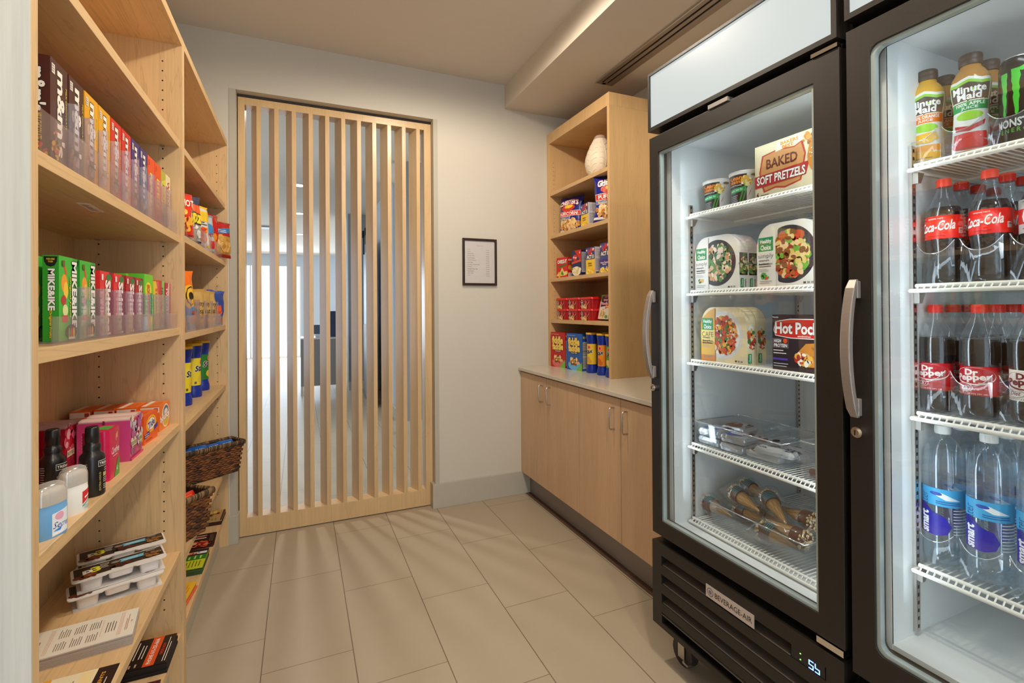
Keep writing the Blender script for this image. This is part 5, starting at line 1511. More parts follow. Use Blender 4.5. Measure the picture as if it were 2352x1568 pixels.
# ------------------------------------------------------------ goods in the bookcase
t = thing('ceramic_vase', 'cream egg-shaped ceramic vase with carved leaf veins on the top level', 'vase', (1.845, 2.735, 2.205))
g = G()
prof = []
for i in range(27):
    s_ = i / 26
    z = 0.29 * s_
    r = 0.055 + 0.062 * math.sin(PI * min(1, (s_ * 1.32) ** 0.85 / 1.0) * 0.5) if s_ < 0.42 else 0
    prof.append((r, z))
prof = [(0.048, 0), (0.056, 0.004), (0.078, 0.035), (0.094, 0.07), (0.101, 0.105), (0.099, 0.135), (0.090, 0.170), (0.076, 0.205), (0.060, 0.240), (0.045, 0.268), (0.036, 0.285), (0.031, 0.292), (0.022, 0.294)]
CER = pm('matt_ceramic', '#e6d9c4', 0.55, var=0.02, bump=0.1)
g.lathe(prof, CER, 40)
g.lathe([(0.0462, 0.2665), (0.0372, 0.285), (0.0315, 0.2925), (0.024, 0.2945)], pm('vase_rim_glaze', '#b59c92', 0.5), 40)
g.build('vase_body', t)
g = G()
def vr(z):
    for (r0, z0), (r1, z1) in zip(prof, prof[1:]):
        if z0 <= z <= z1:
            return r0 + (r1 - r0) * (z - z0) / (z1 - z0)
    return prof[-1][0]
def vp(a, z, e=0.0008):
    return ((vr(z) + e) * math.cos(a), (vr(z) + e) * math.sin(a), z)
for s0 in range(6):
    a0 = PI + 0.25 + s0 * PI / 3
    g.tube([vp(a0 + 0.10 * math.sin(k / 12 * PI), 0.012 + 0.25 * k / 12) for k in range(13)], 0.0018, CER, 6)
    for k in range(6):
        z0 = 0.03 + 0.036 * k
        for sg in (-1, 1):
            g.tube([vp(a0 + 0.10 * math.sin(z0 / 0.26 * PI) + sg * 0.085 * j, z0 + 0.010 * j - 0.0012 * j * j) for j in range(6)], 0.0014, CER, 5)
g.build('leaf_veins', t)

GK = 'snacks in the open bookcase'
puff = [('r', 0, 0.0, 1, 0.06, '#1a2480'), ('r', 0.0, 0.05, 1.0, 0.10, '#e8e4e4'), ('f', 0.5, 0.24, 0.46, 0.14, ['#d8a050', '#e8c48a', '#b87830', '#f0d8a8'], 110, 0.012), ('r', 0.04, 0.36, 0.62, 0.43, '#e8e4f0'), ('r', 0.05, 0.368, 0.61, 0.425, '#5a64a8'), ('t', 'butter', 0.27, 0.397, 0.34, 0.045, '#e8d88a', {'b': 0.03}),
        ('r', 0.02, 0.44, 0.98, 0.58, '#f0ece8'), ('r', 0.03, 0.45, 0.97, 0.57, '#d8281c'), ('t', 'PUFFCORN', 0.5, 0.51, 0.78, 0.085, '#f8f4f0', {'b': 0.05}),
        ('e', 0.5, 0.67, 0.30, 0.10, '#c8341c'), ('e', 0.52, 0.70, 0.20, 0.05, '#f0c83a'), ('t', "CHESTER'S", 0.5, 0.83, 0.80, 0.13, '#f6f2f0', {'b': 0.06, 'arc': 0.35, 'o': '#c8202a', 'ow': 0.06})]
pouch('puffcorn_bag', 'blue popcorn puff pouch standing by the left side of the bookcase', 'snack bag', 0.230, 0.268, 0.080, ('#141f86', '#141f86'), puff, (1.800, 3.045, 1.888), RR + 0.30, GK, lean=-0.06, seed=21)
pouch('puffcorn_bag', 'blue popcorn puff pouch cut off by the right side panel of the bookcase', 'snack bag', 0.225, 0.298, 0.080, ('#141f86', '#141f86'), puff, (1.795, 2.560 - 0.02, 1.888), RR + 0.9, GK, lean=-0.05, seed=22)
def act(kind):
    c2 = '#f2c832'
    sp = [('r', 0, 0.62, 1, 1, '#2c3f86'), ('f', 0.5, 0.86, 0.45, 0.12, ['#f0c83a', '#c8283a', '#3a5ab8', '#e8e0c8'], 14, 0.012), ('r', 0, 0.56, 1, 0.74, '#4a4a6a'), ('t', 'ACT II', 0.5, 0.65, 0.76, 0.13, '#f6f2ea', {'b': 0.06, 'o': '#20203a', 'ow': 0.06}),
          ('f', 0.5, 0.10, 0.46, 0.09, ['#f6e27a', '#e8b82a', '#f0d052'], 24, 0.010)]
    sp += [('t', 'Butter', 0.5, 0.42, 0.42, 0.06, '#5a3a1a'), ('t', 'Lovers', 0.5, 0.34, 0.42, 0.06, '#5a3a1a')] if kind == 0 else [('p', [(0, 0.28), (1, 0.24), (1, 0.42), (0.5, 0.48), (0, 0.42)], '#4a2a7a'), ('t', 'Movie Theater', 0.5, 0.35, 0.8, 0.06, '#f0e8f0'), ('t', 'Butter', 0.5, 0.29, 0.4, 0.05, '#f0e8f0')]
    side = [('r', 0.06, 0.62, 0.94, 0.97, '#d8d4dc'), ('l', 0.1, 0.64, 0.9, 0.95, 10, '#3a3a4a'), ('l', 0.1, 0.16, 0.9, 0.58, 9, '#55555f'), ('r', 0.1, 0.03, 0.35, 0.10, '#3a3a4a')]
    return {'F': sp, 'R': side}
carton('popcorn_box', 'yellow and blue microwave popcorn box beside the popcorn puff pouch', 'popcorn box', 0.112, 0.105, 0.165, '#c9c4cf', dict(act(0), F=[('r', 0, 0, 1, 0.62, '#f2c832')] + act(0)['F']), (1.815, 2.800, 1.888), RR - 0.12, GK)
z3 = 1.568
carton('cracker_box', 'red cheese cracker box at the left of the third shelf', 'cracker box', 0.128, 0.075, 0.150, '#cf1f22', {
    'F': [('t', 'CHEEZ-IT', 0.5, 0.80, 0.84, 0.16, '#f8f4ee', {'b': 0.07, 'o': '#8a1010', 'ow': 0.04}), ('p', [(0.15, 0.50), (0.9, 0.60), (0.9, 0.68), (0.15, 0.58)], '#2c7a32'), ('p', [(0.2, 0.10), (0.5, 0.52), (0.85, 0.12)], '#e8d27a'), ('p', [(0.35, 0.15), (0.5, 0.38), (0.66, 0.15)], '#3a8a3a'), ('f', 0.2, 0.16, 0.16, 0.1, ['#f0dc8a', '#e8b83a'], 8, 0.010), ('f', 0.85, 0.2, 0.12, 0.12, ['#f0dc8a', '#e8b83a'], 6, 0.010)],
    'R': [('t', 'CHEEZ-IT', 0.5, 0.86, 0.8, 0.08, '#f8f4ee', {'b': 0.06}), ('r', 0.1, 0.68, 0.9, 0.74, '#2c7a32'), ('f', 0.5, 0.46, 0.32, 0.16, ['#d8a02a', '#e8b83a'], 4, 0.016), ('r', 0.08, 0.02, 0.92, 0.24, '#e8e0dc'), ('l', 0.15, 0.04, 0.85, 0.22, 5, '#333333')]}, (1.790, 3.105, z3), RR + 0.15, GK)
carton('popcorn_box', 'navy popcorn box with a red corner on the third shelf', 'popcorn box', 0.100, 0.085, 0.180, '#1f2a5a', {
    'F': [('p', [(0.3, 1), (1, 1), (1, 0.5)], '#c8241c'), ('t', '3', 0.85, 0.90, 0.1, 0.07, '#f6f2ea'), ('e', 0.35, 0.72, 0.24, 0.12, '#c82a24'), ('t', 'Pop', 0.35, 0.72, 0.36, 0.10, '#f6e6d8', {'b': 0.04}), ('p', [(0, 0.48), (1, 0.56), (1, 0.64), (0, 0.56)], '#d8502a'), ('e', 0.5, 0.20, 0.46, 0.18, '#efe6cc'), ('f', 0.5, 0.22, 0.40, 0.14, ['#e8dcb8', '#f6f0dc', '#d8c88a'], 24, 0.010)],
    'R': [('r', 0.05, 0.15, 0.95, 0.92, '#b8b6c0'), ('l', 0.1, 0.2, 0.9, 0.88, 14, '#444450')]}, (1.795, 2.905, z3), RR + 0.15, GK)
carton('popcorn_box', 'yellow and blue microwave popcorn box in the middle of the third shelf', 'popcorn box', 0.098, 0.095, 0.180, '#c9c4cf', dict(act(0), F=[('r', 0, 0, 1, 0.62, '#f2c832')] + act(0)['F']), (1.800, 2.725, z3), RR + 0.05, GK)
carton('popcorn_box', 'blue popcorn box with a purple banner at the right of the third shelf', 'popcorn box', 0.106, 0.095, 0.188, '#c9c4cf', dict(act(1), F=[('r', 0, 0, 1, 0.62, '#3a4a9a')] + act(1)['F']), (1.798, 2.553, z3), RR + 0.0, GK)
z4 = 1.265
def bowl(label, loc):
    t = thing('soup_bowl_tub', label, 'soup tub', loc, RR, 'stacked red microwave soup tubs')
    g = G(); w, d, h = 0.155, 0.125, 0.078
    def rr(hw, hd, z, r=0.022):
        pts = []
        for x0, y0, st in ((hw - r, hd - r, 0), (-hw + r, hd - r, 90), (-hw + r, -hd + r, 180), (hw - r, -hd + r, 270)):
            for i in range(6):
                a = math.radians(st + 18 * i); pts.append((x0 + r * math.cos(a), y0 + r * math.sin(a), z))
        return pts
    n = 24
    lo = rr(w / 2 - 0.008, d / 2 - 0.008, 0); hi = rr(w / 2 - 0.003, d / 2 - 0.003, h - 0.016)
    RD = pm('red_tub_plastic', '#a80f18', 0.3)
    g.add(lo + hi, [(i, (i + 1) % n, n + (i + 1) % n, n + i) for i in range(n)], RD, True); g.add(lo, [tuple(range(n))[::-1]], RD)
    fc = flat((-w / 2 + 0.025, -d / 2 + 0.0048, 0.002), (1, 0, 0), (0, -0.08, 1), w - 0.05, h - 0.02)
    g.print(fc, [('e', 0.12, 0.72, 0.13, 0.24, '#d8cfc8'), ('e', 0.12, 0.72, 0.10, 0.18, '#3a2020'), ('t', 'SOUP', 0.12, 0.70, 0.2, 0.14, '#f0ece8', {'b': 0.04}), ('f', 0.45, 0.25, 0.22, 0.24, ['#e0b88a', '#d88a3a', '#f0d8b0', '#5a3020'], 16, 0.010), ('f', 0.10, 0.25, 0.12, 0.22, ['#c8a878', '#e0c8a0'], 8, 0.008), ('e', 0.62, 0.68, 0.10, 0.20, '#d85a5a'), ('p', [(0.66, 0.40), (0.98, 0.78), (0.98, 0.72), (0.68, 0.34)], '#b8b0b0')])
    g.build('tub', t)
    g = G()
    lo = rr(w / 2, d / 2, h - 0.0155); hi = rr(w / 2, d / 2, h - 0.002); tp = rr(w / 2 - 0.004, d / 2 - 0.004, h)
    LR = pm('red_lid', '#d01a1e', 0.3)
    g.add(lo + hi + tp, [(i, (i + 1) % n, n + (i + 1) % n, n + i) for i in range(n)] + [(n + i, n + (i + 1) % n, 2 * n + (i + 1) % n, 2 * n + i) for i in range(n)], LR, True)
    g.add(tp, [tuple(range(n))], LR); g.add(lo, [tuple(range(n))[::-1]], LR)
    g.build('lid', t)
    return t
b0 = bowl('red soup tub, bottom left of the stacked six', (1.805, 3.100, z4))
for (y, z), lab in (((2.940, z4), 'bottom middle'), ((2.778, z4), 'bottom right'), ((3.108, z4 + 0.0785), 'top left'), ((2.940, z4 + 0.0785), 'top middle'), ((2.776, z4 + 0.0785), 'top right')):
    dup(b0, (1.805, y, z), RR, 'red soup tub, %s of the stacked six' % lab)
nood = {'F': [('r', 0, 0.72, 1, 1, '#7aa838'), ('p', [(0.08, 0.50), (0.15, 0.92), (0.5, 0.98), (0.82, 0.92), (0.85, 0.55)], '#241a4a'), ('e', 0.5, 0.92, 0.16, 0.05, '#c8283a'), ('t', 'Spicy', 0.5, 0.78, 0.42, 0.10, '#f0b8c0', {'b': 0.06, 'o': '#b81c3a', 'ow': 0.05}), ('t', 'Noodle', 0.46, 0.64, 0.6, 0.12, '#f0b8c0', {'b': 0.06, 'o': '#b81c3a', 'ow': 0.05}), ('p', [(0.55, 0.42), (0.98, 0.50), (0.92, 0.62), (0.6, 0.56)], '#e0451c'), ('t', 'Bowl', 0.76, 0.52, 0.26, 0.07, '#f6e6a8', {'b': 0.03}),
              ('e', 0.38, 0.22, 0.30, 0.20, '#e8e0c8'), ('f', 0.38, 0.22, 0.24, 0.15, ['#d8a860', '#b87a3a', '#5a8a3a', '#e8c88a'], 34, 0.008), ('e', 0.8, 0.1, 0.14, 0.06, '#5a9a3a')],
        'R': [('r', 0, 0.8, 1, 1, '#5a8a2a'), ('r', 0.2, 0.1, 0.8, 0.6, '#c8c2b8'), ('l', 0.25, 0.15, 0.75, 0.55, 7, '#444444')]}
carton('noodle_box', 'white and green noodle bowl box leaning back beside the red tubs', 'noodle box', 0.120, 0.060, 0.160, '#ddd8c8', nood, (1.812, 2.628, z4), RR - 0.05, GK, tilt=Matrix.Rotation(-0.20, 3, 'X'))
carton('noodle_box', 'dark noodle bowl box half hidden behind the bookcase side panel', 'noodle box', 0.10, 0.060, 0.135, '#2a1c3a', {'F': [('f', 0.3, 0.4, 0.25, 0.3, ['#c83a3a', '#d8a860', '#5a8a3a'], 20, 0.010), ('r', 0, 0, 1, 0.1, '#5a8a2a')]}, (1.86, 2.515, z4), RR, GK, tilt=Matrix.Rotation(-0.15, 3, 'X'))
zc = 0.921
def fiddle(col, glow):
    return {'F': [('e', 0.5, 0.14, 0.40, 0.15, glow), ('f', 0.48, 0.24, 0.30, 0.10, ['#c8823a', '#e8c07a', '#7a4420', '#f0d8a0'], 46, 0.010), ('r', 0.30, 0.44, 0.72, 0.50, '#18182a' if col != '#b81c20' else '#7a1014'), ('t', 'Caramel' if col == '#b81c20' else 'Butter Toffee', 0.5, 0.47, 0.36, 0.035, '#f0e8e0'),
                  ('t', 'fiddle', 0.48, 0.78, 0.72, 0.20, '#f2d66a', {'b': 0.08, 'o': '#8a3a10' if col == '#b81c20' else '#7a4a1a', 'ow': 0.06}), ('t', 'faddle', 0.50, 0.60, 0.72, 0.19, '#f2d66a', {'b': 0.08, 'o': '#8a3a10' if col == '#b81c20' else '#7a4a1a', 'ow': 0.06}),
                  ('p', [(0.62, 0), (1, 0), (1, 0.24)], '#7cb84a'), ('l', 0.05, 0.93, 0.8, 0.96, 1, '#d8c8c8')],
            'R': [('t', 'fiddle faddle', 0.5, 0.90, 0.8, 0.06, '#f2d66a', {'b': 0.05}), ('r', 0.08, 0.06, 0.92, 0.78, '#c3c0bc'), ('l', 0.12, 0.40, 0.88, 0.75, 8, '#3a3a3a'), ('l', 0.12, 0.1, 0.88, 0.36, 8, '#5a5a5a'), ('r', 0.06, 0.52, 0.94, 0.53, '#222222')]}
carton('popcorn_box', 'tall red caramel popcorn box standing on the countertop', 'popcorn box', 0.165, 0.062, 0.252, '#b81c20', fiddle('#b81c20', '#d8706a'), (1.740, 3.098, zc), RR + 0.18, GK)
carton('popcorn_box', 'tall blue toffee popcorn box standing on the countertop', 'popcorn box', 0.160, 0.070, 0.252, '#1f5cb0', fiddle('#1f5cb0', '#6ab8e8'), (1.762, 2.900, zc), RR + 0.18, GK)
GC = 'crisp canisters on the countertop'
cc1 = canister('yellow crisp canister on the countertop beside the blue popcorn box', '#e8c52c', (1.768, 2.735, zc), RR, 'Stax', '#d8a23a', GC)
canister('orange crisp canister on the countertop, middle of the front three', '#ec8a1c', (1.768, 2.610, zc), RR, 'Stax', '#c86a1a', GC)
canister('green crisp canister on the countertop against the bookcase side', '#3fa02c', (1.758, 2.500, zc), RR, 'Stax', '#e0c86a', GC)
for (x, y), lab in (((1.865, 2.690), 'yellow crisp canister in the back row, left'), ((1.865, 2.590), 'yellow crisp canister in the back row, middle'), ((1.86, 2.495), 'yellow crisp canister in the back row, right')):
    dup(cc1, (x, y, zc), RR, lab + ', on the countertop')
# ------------------------------------------------------------ goods in the freezer
GF = 'frozen food in the tall freezer'
def cup(label, loc, rz):
    t = thing('noodle_cup', label, 'noodle cup', loc, rz, 'frozen stir-fry cups')
    g = G(); prof = [(0.038, 0), (0.0395, 0.003), (0.052, 0.112), (0.0545, 0.116), (0.0545, 0.120)]
    g.lathe(prof, pm('cup_paper', '#dfe0dd', 0.35), 40)
    rf = lambda z: 0.0396 + (0.052 - 0.0396) * (z - 0.003) / 0.109
    fc = cyl_face(0.046, 0.004, 0.111, -100, 200, rf=rf, du=0.005)
    g.print(fc, [('r', 0.05, 0, 0.62, 1, '#1e1c1c'), ('p', [(0.05, 0.40), (0.60, 0.46), (0.60, 0.60), (0.05, 0.54)], '#2aa862'), ('t', 'Vegetable Stir Fry', 0.34, 0.50, 0.46, 0.07, '#e8f6ee', {'b': 0.02, 'rot': 3}),
                 ('t', '+Lean', 0.36, 0.90, 0.36, 0.13, '#ee8a24', {'b': 0.06}), ('t', 'Cuisine', 0.36, 0.78, 0.42, 0.12, '#ee8a24', {'b': 0.06}), ('t', 'MARKETPLACE', 0.36, 0.66, 0.32, 0.04, '#e8e8e8'),
                 ('l', 0.14, 0.08, 0.44, 0.36, 5, '#c8c8c8'), ('p', [(0.42, 0.02), (0.46, 0.02), (0.62, 0.72), (0.59, 0.72)], '#3a8a3a'), ('p', [(0.50, 0.05), (0.53, 0.05), (0.66, 0.70), (0.64, 0.70)], '#3a8a3a'),
                 ('f', 0.62, 0.78, 0.08, 0.16, ['#e8d88a', '#f0ece0', '#6a9a3a', '#d8a83a'], 26, 0.006), ('e', 0.75, 0.95, 0.06, 0.04, '#7a5a3a'), ('p', [(0.60, 0.15), (0.62, 0.20), (0.72, 0.55), (0.69, 0.40)], '#c8341c')])
    g.build('cup', t)
    g = G(); g.lathe([(0.0555, 0.1202), (0.0555, 0.1225), (0.053, 0.1235)], pm('foil_lid', '#c9c9c4', 0.3, 0.3), 40); g.build('lid', t)
    return t
z1 = 1.688 + 0.0128
q = cup('stir-fry cup at the left end of the top freezer shelf', (1.455, 1.372, z1), RR + 0.62)
dup(q, (1.455, 1.248, z1), RR + 0.55, 'stir-fry cup beside the pretzel box')
carton('pretzel_box', 'tan box of soft pretzels on the top freezer shelf', 'frozen food box', 0.270, 0.062, 0.178, '#d9cba0', {
    'F': [('r', 0.02, 0.02, 0.98, 0.98, '#cbbf98'), ('r', 0.025, 0.03, 0.975, 0.97, '#dcd0aa'), ('p', [(0.08, 0.30), (0.06, 0.50), (0.10, 0.80), (0.30, 0.84), (0.52, 0.80), (0.62, 0.86), (0.66, 0.62), (0.62, 0.30), (0.60, 0.18), (0.40, 0.12), (0.28, 0.16), (0.12, 0.12)], '#b8342a'),
          ('p', [(0.10, 0.30), (0.08, 0.50), (0.12, 0.78), (0.30, 0.82), (0.52, 0.78), (0.60, 0.83), (0.64, 0.62), (0.60, 0.30), (0.58, 0.20), (0.40, 0.15), (0.28, 0.19), (0.14, 0.15)], '#c98f55'),
          ('p', [(0.28, 0.80), (0.62, 0.86), (0.60, 0.98), (0.30, 0.96)], '#efe6c8'), ('t', 'BAKERS', 0.46, 0.92, 0.22, 0.06, '#e8901a', {'b': 0.06}), ('t', 'BEST', 0.44, 0.85, 0.14, 0.05, '#e8901a', {'b': 0.06}),
          ('t', 'BAKED', 0.36, 0.62, 0.40, 0.17, '#5a1a1e', {'b': 0.03}), ('p', [(0.0, 0.22), (0.66, 0.26), (0.70, 0.48), (0.0, 0.44)], '#b3202a'), ('t', 'SOFT PRETZELS', 0.34, 0.35, 0.62, 0.15, '#f4efe4', {'b': 0.05, 'o': '#4a1014', 'ow': 0.05}), ('t', '6', 0.04, 0.09, 0.03, 0.10, '#2a2020', {'b': 0.05}), ('l', 0.08, 0.05, 0.2, 0.1, 1, '#5a4a3a'),
          ('e', 0.84, 0.55, 0.16, 0.34, '#c9812e'), ('e', 0.79, 0.52, 0.04, 0.12, '#e6dcc0'), ('e', 0.89, 0.52, 0.04, 0.12, '#e6dcc0'), ('e', 0.84, 0.74, 0.05, 0.06, '#e6dcc0'), ('f', 0.84, 0.62, 0.14, 0.24, ['#f6f0e2'], 60, 0.0015), ('f', 0.74, 0.86, 0.14, 0.10, ['#c9812e', '#d89a4a', '#a8621e'], 16, 0.008)],
    'R': [('l', 0.1, 0.1, 0.9, 0.9, 10, '#8a7a5a')]}, (1.425, 1.022, z1), RR, GF)
def dinner(label, loc, rz, prints, side, col='#dcdad5', w=0.200, d=0.046, h=0.200, name='frozen_dinner_box'):
    g = G()
    pts = [(-w / 2, 0), (w / 2, 0), (w / 2, h * 0.70)]
    for i in range(1, 9):
        a = math.radians(90 * i / 8); pts.append((w / 2 - 0.055 + 0.055 * math.cos(a), h * 0.70 + h * 0.30 * math.sin(a)))
    for i in range(0, 8):
        a = math.radians(90 + 90 * i / 8); pts.append((-w / 2 + 0.055 + 0.055 * math.cos(a), h * 0.70 + h * 0.30 * math.sin(a)))
    pts.append((-w / 2, h * 0.70))
    g.prism(pts, -d / 2, d / 2, pm('carton_board', col, 0.35, var=0.03), 'y')
    fc = box_faces(w, d, h)
    g.print(fc['F'], prints); g.layer = 0
    g.print(flat((w / 2, -d / 2, 0), (0, 1, 0), (0, 0, 1), d, h * 0.70), side)
    return tag(g.build(name, loc=loc, rz=rz), label, 'frozen food box', GF)
def plate(cx, cy, r, x0, rimc, cols, n, sz, w=0.200, h=0.200):
    """round plate cut off at its left by the text panel"""
    pts = []
    for i in range(33):
        a = -PI * 0.5 - 0.62 + (PI + 1.24) * i / 32
        x = cx + r * math.cos(a); pts.append((max(x0, x), cy + r * math.sin(a)))
    p2 = [((x - cx) * 0.86 + cx if x > x0 else x, (y - cy) * 0.86 + cy) for x, y in pts]
    return [('p', pts, rimc[0]), ('p', p2, rimc[1]), ('f', cx + 0.03, cy, r * 0.66, r * 0.78, cols, n, sz)]
def choice(word, sub, plate_sp, title, extra, pan='#dcdad5'):
    return plate_sp + ([('p', [(0.0, 0.0), (0.33, 0.0), (0.33, 0.985), (0.2, 0.955), (0.08, 0.86), (0.0, 0.70)], pan)] if pan else []) + title + [('r', 0.03, 0.58, 0.29, 0.80, '#0f8a50'), ('t', 'Healthy', 0.16, 0.73, 0.20, 0.08, '#f4f8f4', {'b': 0.03}), ('t', 'Choice', 0.16, 0.64, 0.18, 0.08, '#f4f8f4', {'b': 0.03}),
            ('t', word, 0.16, 0.50, 0.27, 0.09, '#4a4440', {'b': -0.01}), ('t', sub, 0.13, 0.435, 0.18, 0.025, '#5a5450')] + [('l', 0.04, 0.32, 0.26, 0.40, 2, '#3a3430'), ('l', 0.04, 0.25, 0.24, 0.31, 3, '#a8a49c')] + extra + \
           [('l', 0.05, 0.06, 0.28, 0.12, 2, '#8a8680'), ('r', 0.78, 0.04, 0.82, 0.07, '#3a3634'), ('r', 0.84, 0.04, 0.88, 0.07, '#8a8680'), ('r', 0.90, 0.04, 0.94, 0.07, '#8a8680')]
broc = ['#2f6a2c', '#4f8a3a', '#d8b490', '#e8d0b8', '#24501f', '#c89468']
beef = ['#8a3a22', '#b85a30', '#c83a22', '#5fa83a', '#d8c070', '#e0c890', '#7a4a2a']
tso = ['#b83a1c', '#d8642a', '#e8d8c8', '#3a7a30', '#a02a1a', '#e8a83a', '#c84a24']
side1 = [('r', 0.08, 0.36, 0.92, 0.92, '#1e1c20'), ('f', 0.5, 0.62, 0.40, 0.26, broc, 40, 0.007), ('r', 0.14, 0.05, 0.44, 0.28, '#0f8a50'), ('t', 'Choice', 0.29, 0.165, 0.14, 0.18, '#f0f6f0', {'rot': 90}), ('t', 'simply', 0.66, 0.17, 0.2, 0.2, '#6a6460', {'rot': 90})]
d1 = dinner('white arched frozen dinner box with chicken and broccoli, second freezer shelf', (1.415, 1.325, 1.397 + 0.0128), RR, choice('simply', 'steamers', plate(0.52, 0.50, 0.42, 0.33, ('#26262c', '#2e2c34'), broc, 260, 0.0095), [], [('f', 0.14, 0.18, 0.06, 0.04, ['#d8a86a', '#2f6a2c'], 8, 0.006), ('t', 'Grilled Chicken', 0.15, 0.38, 0.22, 0.03, '#3a3430')]), side1)
dup(d1, (1.464, 1.328, 1.397 + 0.0128), RR, 'white arched chicken and broccoli dinner box behind the front one')
dinner('white arched frozen dinner box with beef and peppers, second freezer shelf', (1.405, 1.038, 1.397 + 0.0128), RR, choice('simply', 'steamers', plate(0.53, 0.50, 0.44, 0.36, ('#2c2c38', '#3a3a4c'), beef, 230, 0.0115), [], [('f', 0.15, 0.19, 0.08, 0.04, ['#d8481c', '#4a9a3a'], 10, 0.006), ('t', 'Beef Chimichurri', 0.16, 0.38, 0.24, 0.03, '#3a3430')]), side1, h=0.204, w=0.206)
side2 = [('r', 0.0, 0.36, 1, 1.0, '#e6d8b0'), ('e', 0.5, 0.66, 0.46, 0.30, '#e8e6e2'), ('f', 0.5, 0.64, 0.38, 0.26, tso, 44, 0.007), ('r', 0.14, 0.05, 0.50, 0.28, '#0f8a50'), ('t', 'Choice', 0.32, 0.165, 0.18, 0.18, '#f0f6f0', {'rot': 90})]
tsp = [('r', 0.0, 0.0, 0.33, 0.70, '#d8a83a'), ('p', [(0.0, 0.70), (0.33, 0.70), (0.33, 0.985), (0.2, 0.93), (0.06, 0.82)], '#d8a048'), ('r', 0.0, 0.0, 0.33, 0.12, '#d07f2a'), ('r', 0.0, 0.36, 0.33, 0.58, '#e3cb78')]
ch = choice('CAFE', 'STEAMERS', plate(0.50, 0.50, 0.43, 0.33, ('#d4d4d4', '#eceae6'), tso, 300, 0.0075), tsp, [('t', "General Tso's", 0.16, 0.38, 0.25, 0.035, '#3a2a1a'), ('t', 'Spicy Chicken', 0.16, 0.335, 0.25, 0.035, '#3a2a1a')], None)
d2 = dinner('cream arched frozen dinner box with spicy chicken on a white plate, third freezer shelf', (1.415, 1.297, 1.136 + 0.0128), RR, ch, side2, col='#e2d3ad')
dup(d2, (1.464, 1.297, 1.136 + 0.0128), RR, 'cream arched spicy chicken dinner box behind the front one')
carton('sandwich_box', 'dark frozen stuffed-sandwich box with a red oval logo, third freezer shelf', 'frozen food box', 0.206, 0.062, 0.175, '#201c2a', {
    'F': [('p', [(0.02, 0.72), (0.05, 0.88), (0.3, 0.93), (0.7, 0.93), (0.95, 0.88), (0.98, 0.72), (0.95, 0.62), (0.7, 0.58), (0.3, 0.58), (0.05, 0.62)], '#f0eeee'),
          ('p', [(0.03, 0.72), (0.06, 0.87), (0.3, 0.915), (0.7, 0.915), (0.94, 0.87), (0.97, 0.72), (0.94, 0.63), (0.7, 0.595), (0.3, 0.595), (0.06, 0.63)], '#cf241e'), ('t', 'Hot Pockets', 0.50, 0.76, 0.90, 0.20, '#f6f2f0', {'b': 0.06, 'o': '#5a1010', 'ow': 0.04}), ('t', 'sandwiches', 0.52, 0.625, 0.2, 0.03, '#f6f2f0'),
          ('r', 0.01, 0.40, 0.27, 0.57, '#8a8a9a'), ('r', 0.015, 0.405, 0.265, 0.565, '#24202e'), ('t', 'HIGH', 0.09, 0.525, 0.12, 0.06, '#e8e8ee', {'b': 0.06}), ('t', 'PROTEIN', 0.14, 0.445, 0.22, 0.06, '#e8e8ee', {'b': 0.06}), ('e', 0.22, 0.53, 0.035, 0.045, '#e0501c'),
          ('l', 0.02, 0.28, 0.25, 0.38, 2, '#e8e8ee'), ('r', 0.01, 0.18, 0.26, 0.22, '#4a3aa8'), ('l', 0.02, 0.05, 0.3, 0.14, 2, '#c8c8d0'), ('t', 'Nestle', 0.06, 0.955, 0.10, 0.03, '#e8e8ee'),
          ('p', [(0.36, 0.26), (0.55, 0.50), (0.98, 0.56), (0.98, 0.14), (0.60, 0.10), (0.40, 0.16)], '#c9822e'), ('e', 0.50, 0.24, 0.13, 0.11, '#e0b060'), ('f', 0.52, 0.23, 0.13, 0.09, ['#c83a2a', '#f0e8d8', '#e8b84a', '#a82a20'], 34, 0.008), ('f', 0.78, 0.38, 0.14, 0.12, ['#a8621e', '#d89a4a'], 14, 0.008)],
    'T': [('r', 0, 0, 1, 1, '#2c2838')]}, (1.425, 0.995, 1.136 + 0.0128), RR, GF)

def bin_(label, w, d, h, loc, group='clear freezer bins'):
    t = thing('clear_bin', label, 'storage bin', loc, RR, group)
    CB = clearmat('bin_plastic', (0.93, 0.95, 0.96), 0.07, 0.6, 0.05, 0.8)
    bx((-w / 2 + 0.006, -d / 2 + 0.006, 0), (w / 2 - 0.006, d / 2 - 0.006, 0.003), CB).build('bin_floor', t)
    g = G(); w2, d2, w1, d1 = w / 2, d / 2, w / 2 - 0.006, d / 2 - 0.006
    for (a, b2, c, e) in (((-w1, -d1), (w1, -d1), (w2, -d2), (-w2, -d2)), ((w1, -d1), (w1, d1), (w2, d2), (w2, -d2)), ((w1, d1), (-w1, d1), (-w2, d2), (w2, d2)), ((-w1, d1), (-w1, -d1), (-w2, -d2), (-w2, d2))):
        k = 0.985
        o_ = [(a[0], a[1], 0.003), (b2[0], b2[1], 0.003), (c[0], c[1], h), (e[0], e[1], h)]
        i_ = [(p[0] * k, p[1] * k, p[2]) for p in o_]
        g.add(o_ + i_, [(0, 1, 2, 3), (7, 6, 5, 4), (3, 2, 6, 7), (0, 4, 5, 1)], CB)
    g.build('bin_walls', t)
    g = G(); g.tube([(-w2, -d2, h), (w2, -d2, h), (w2, d2, h), (-w2, d2, h)], 0.0022, clearmat('bin_rim', (0.85, 0.88, 0.9), 0.45, 0.9, 0.05, 0.8), 6, closed=True); g.build('bin_rim', t)
    return t
z4f = 0.820 + 0.0128; z5f = 0.538 + 0.0128
bin_('clear bin of silver and white wrapped ice-cream bars, fourth freezer shelf', 0.365, 0.24, 0.082, (1.505, 1.245, z4f))
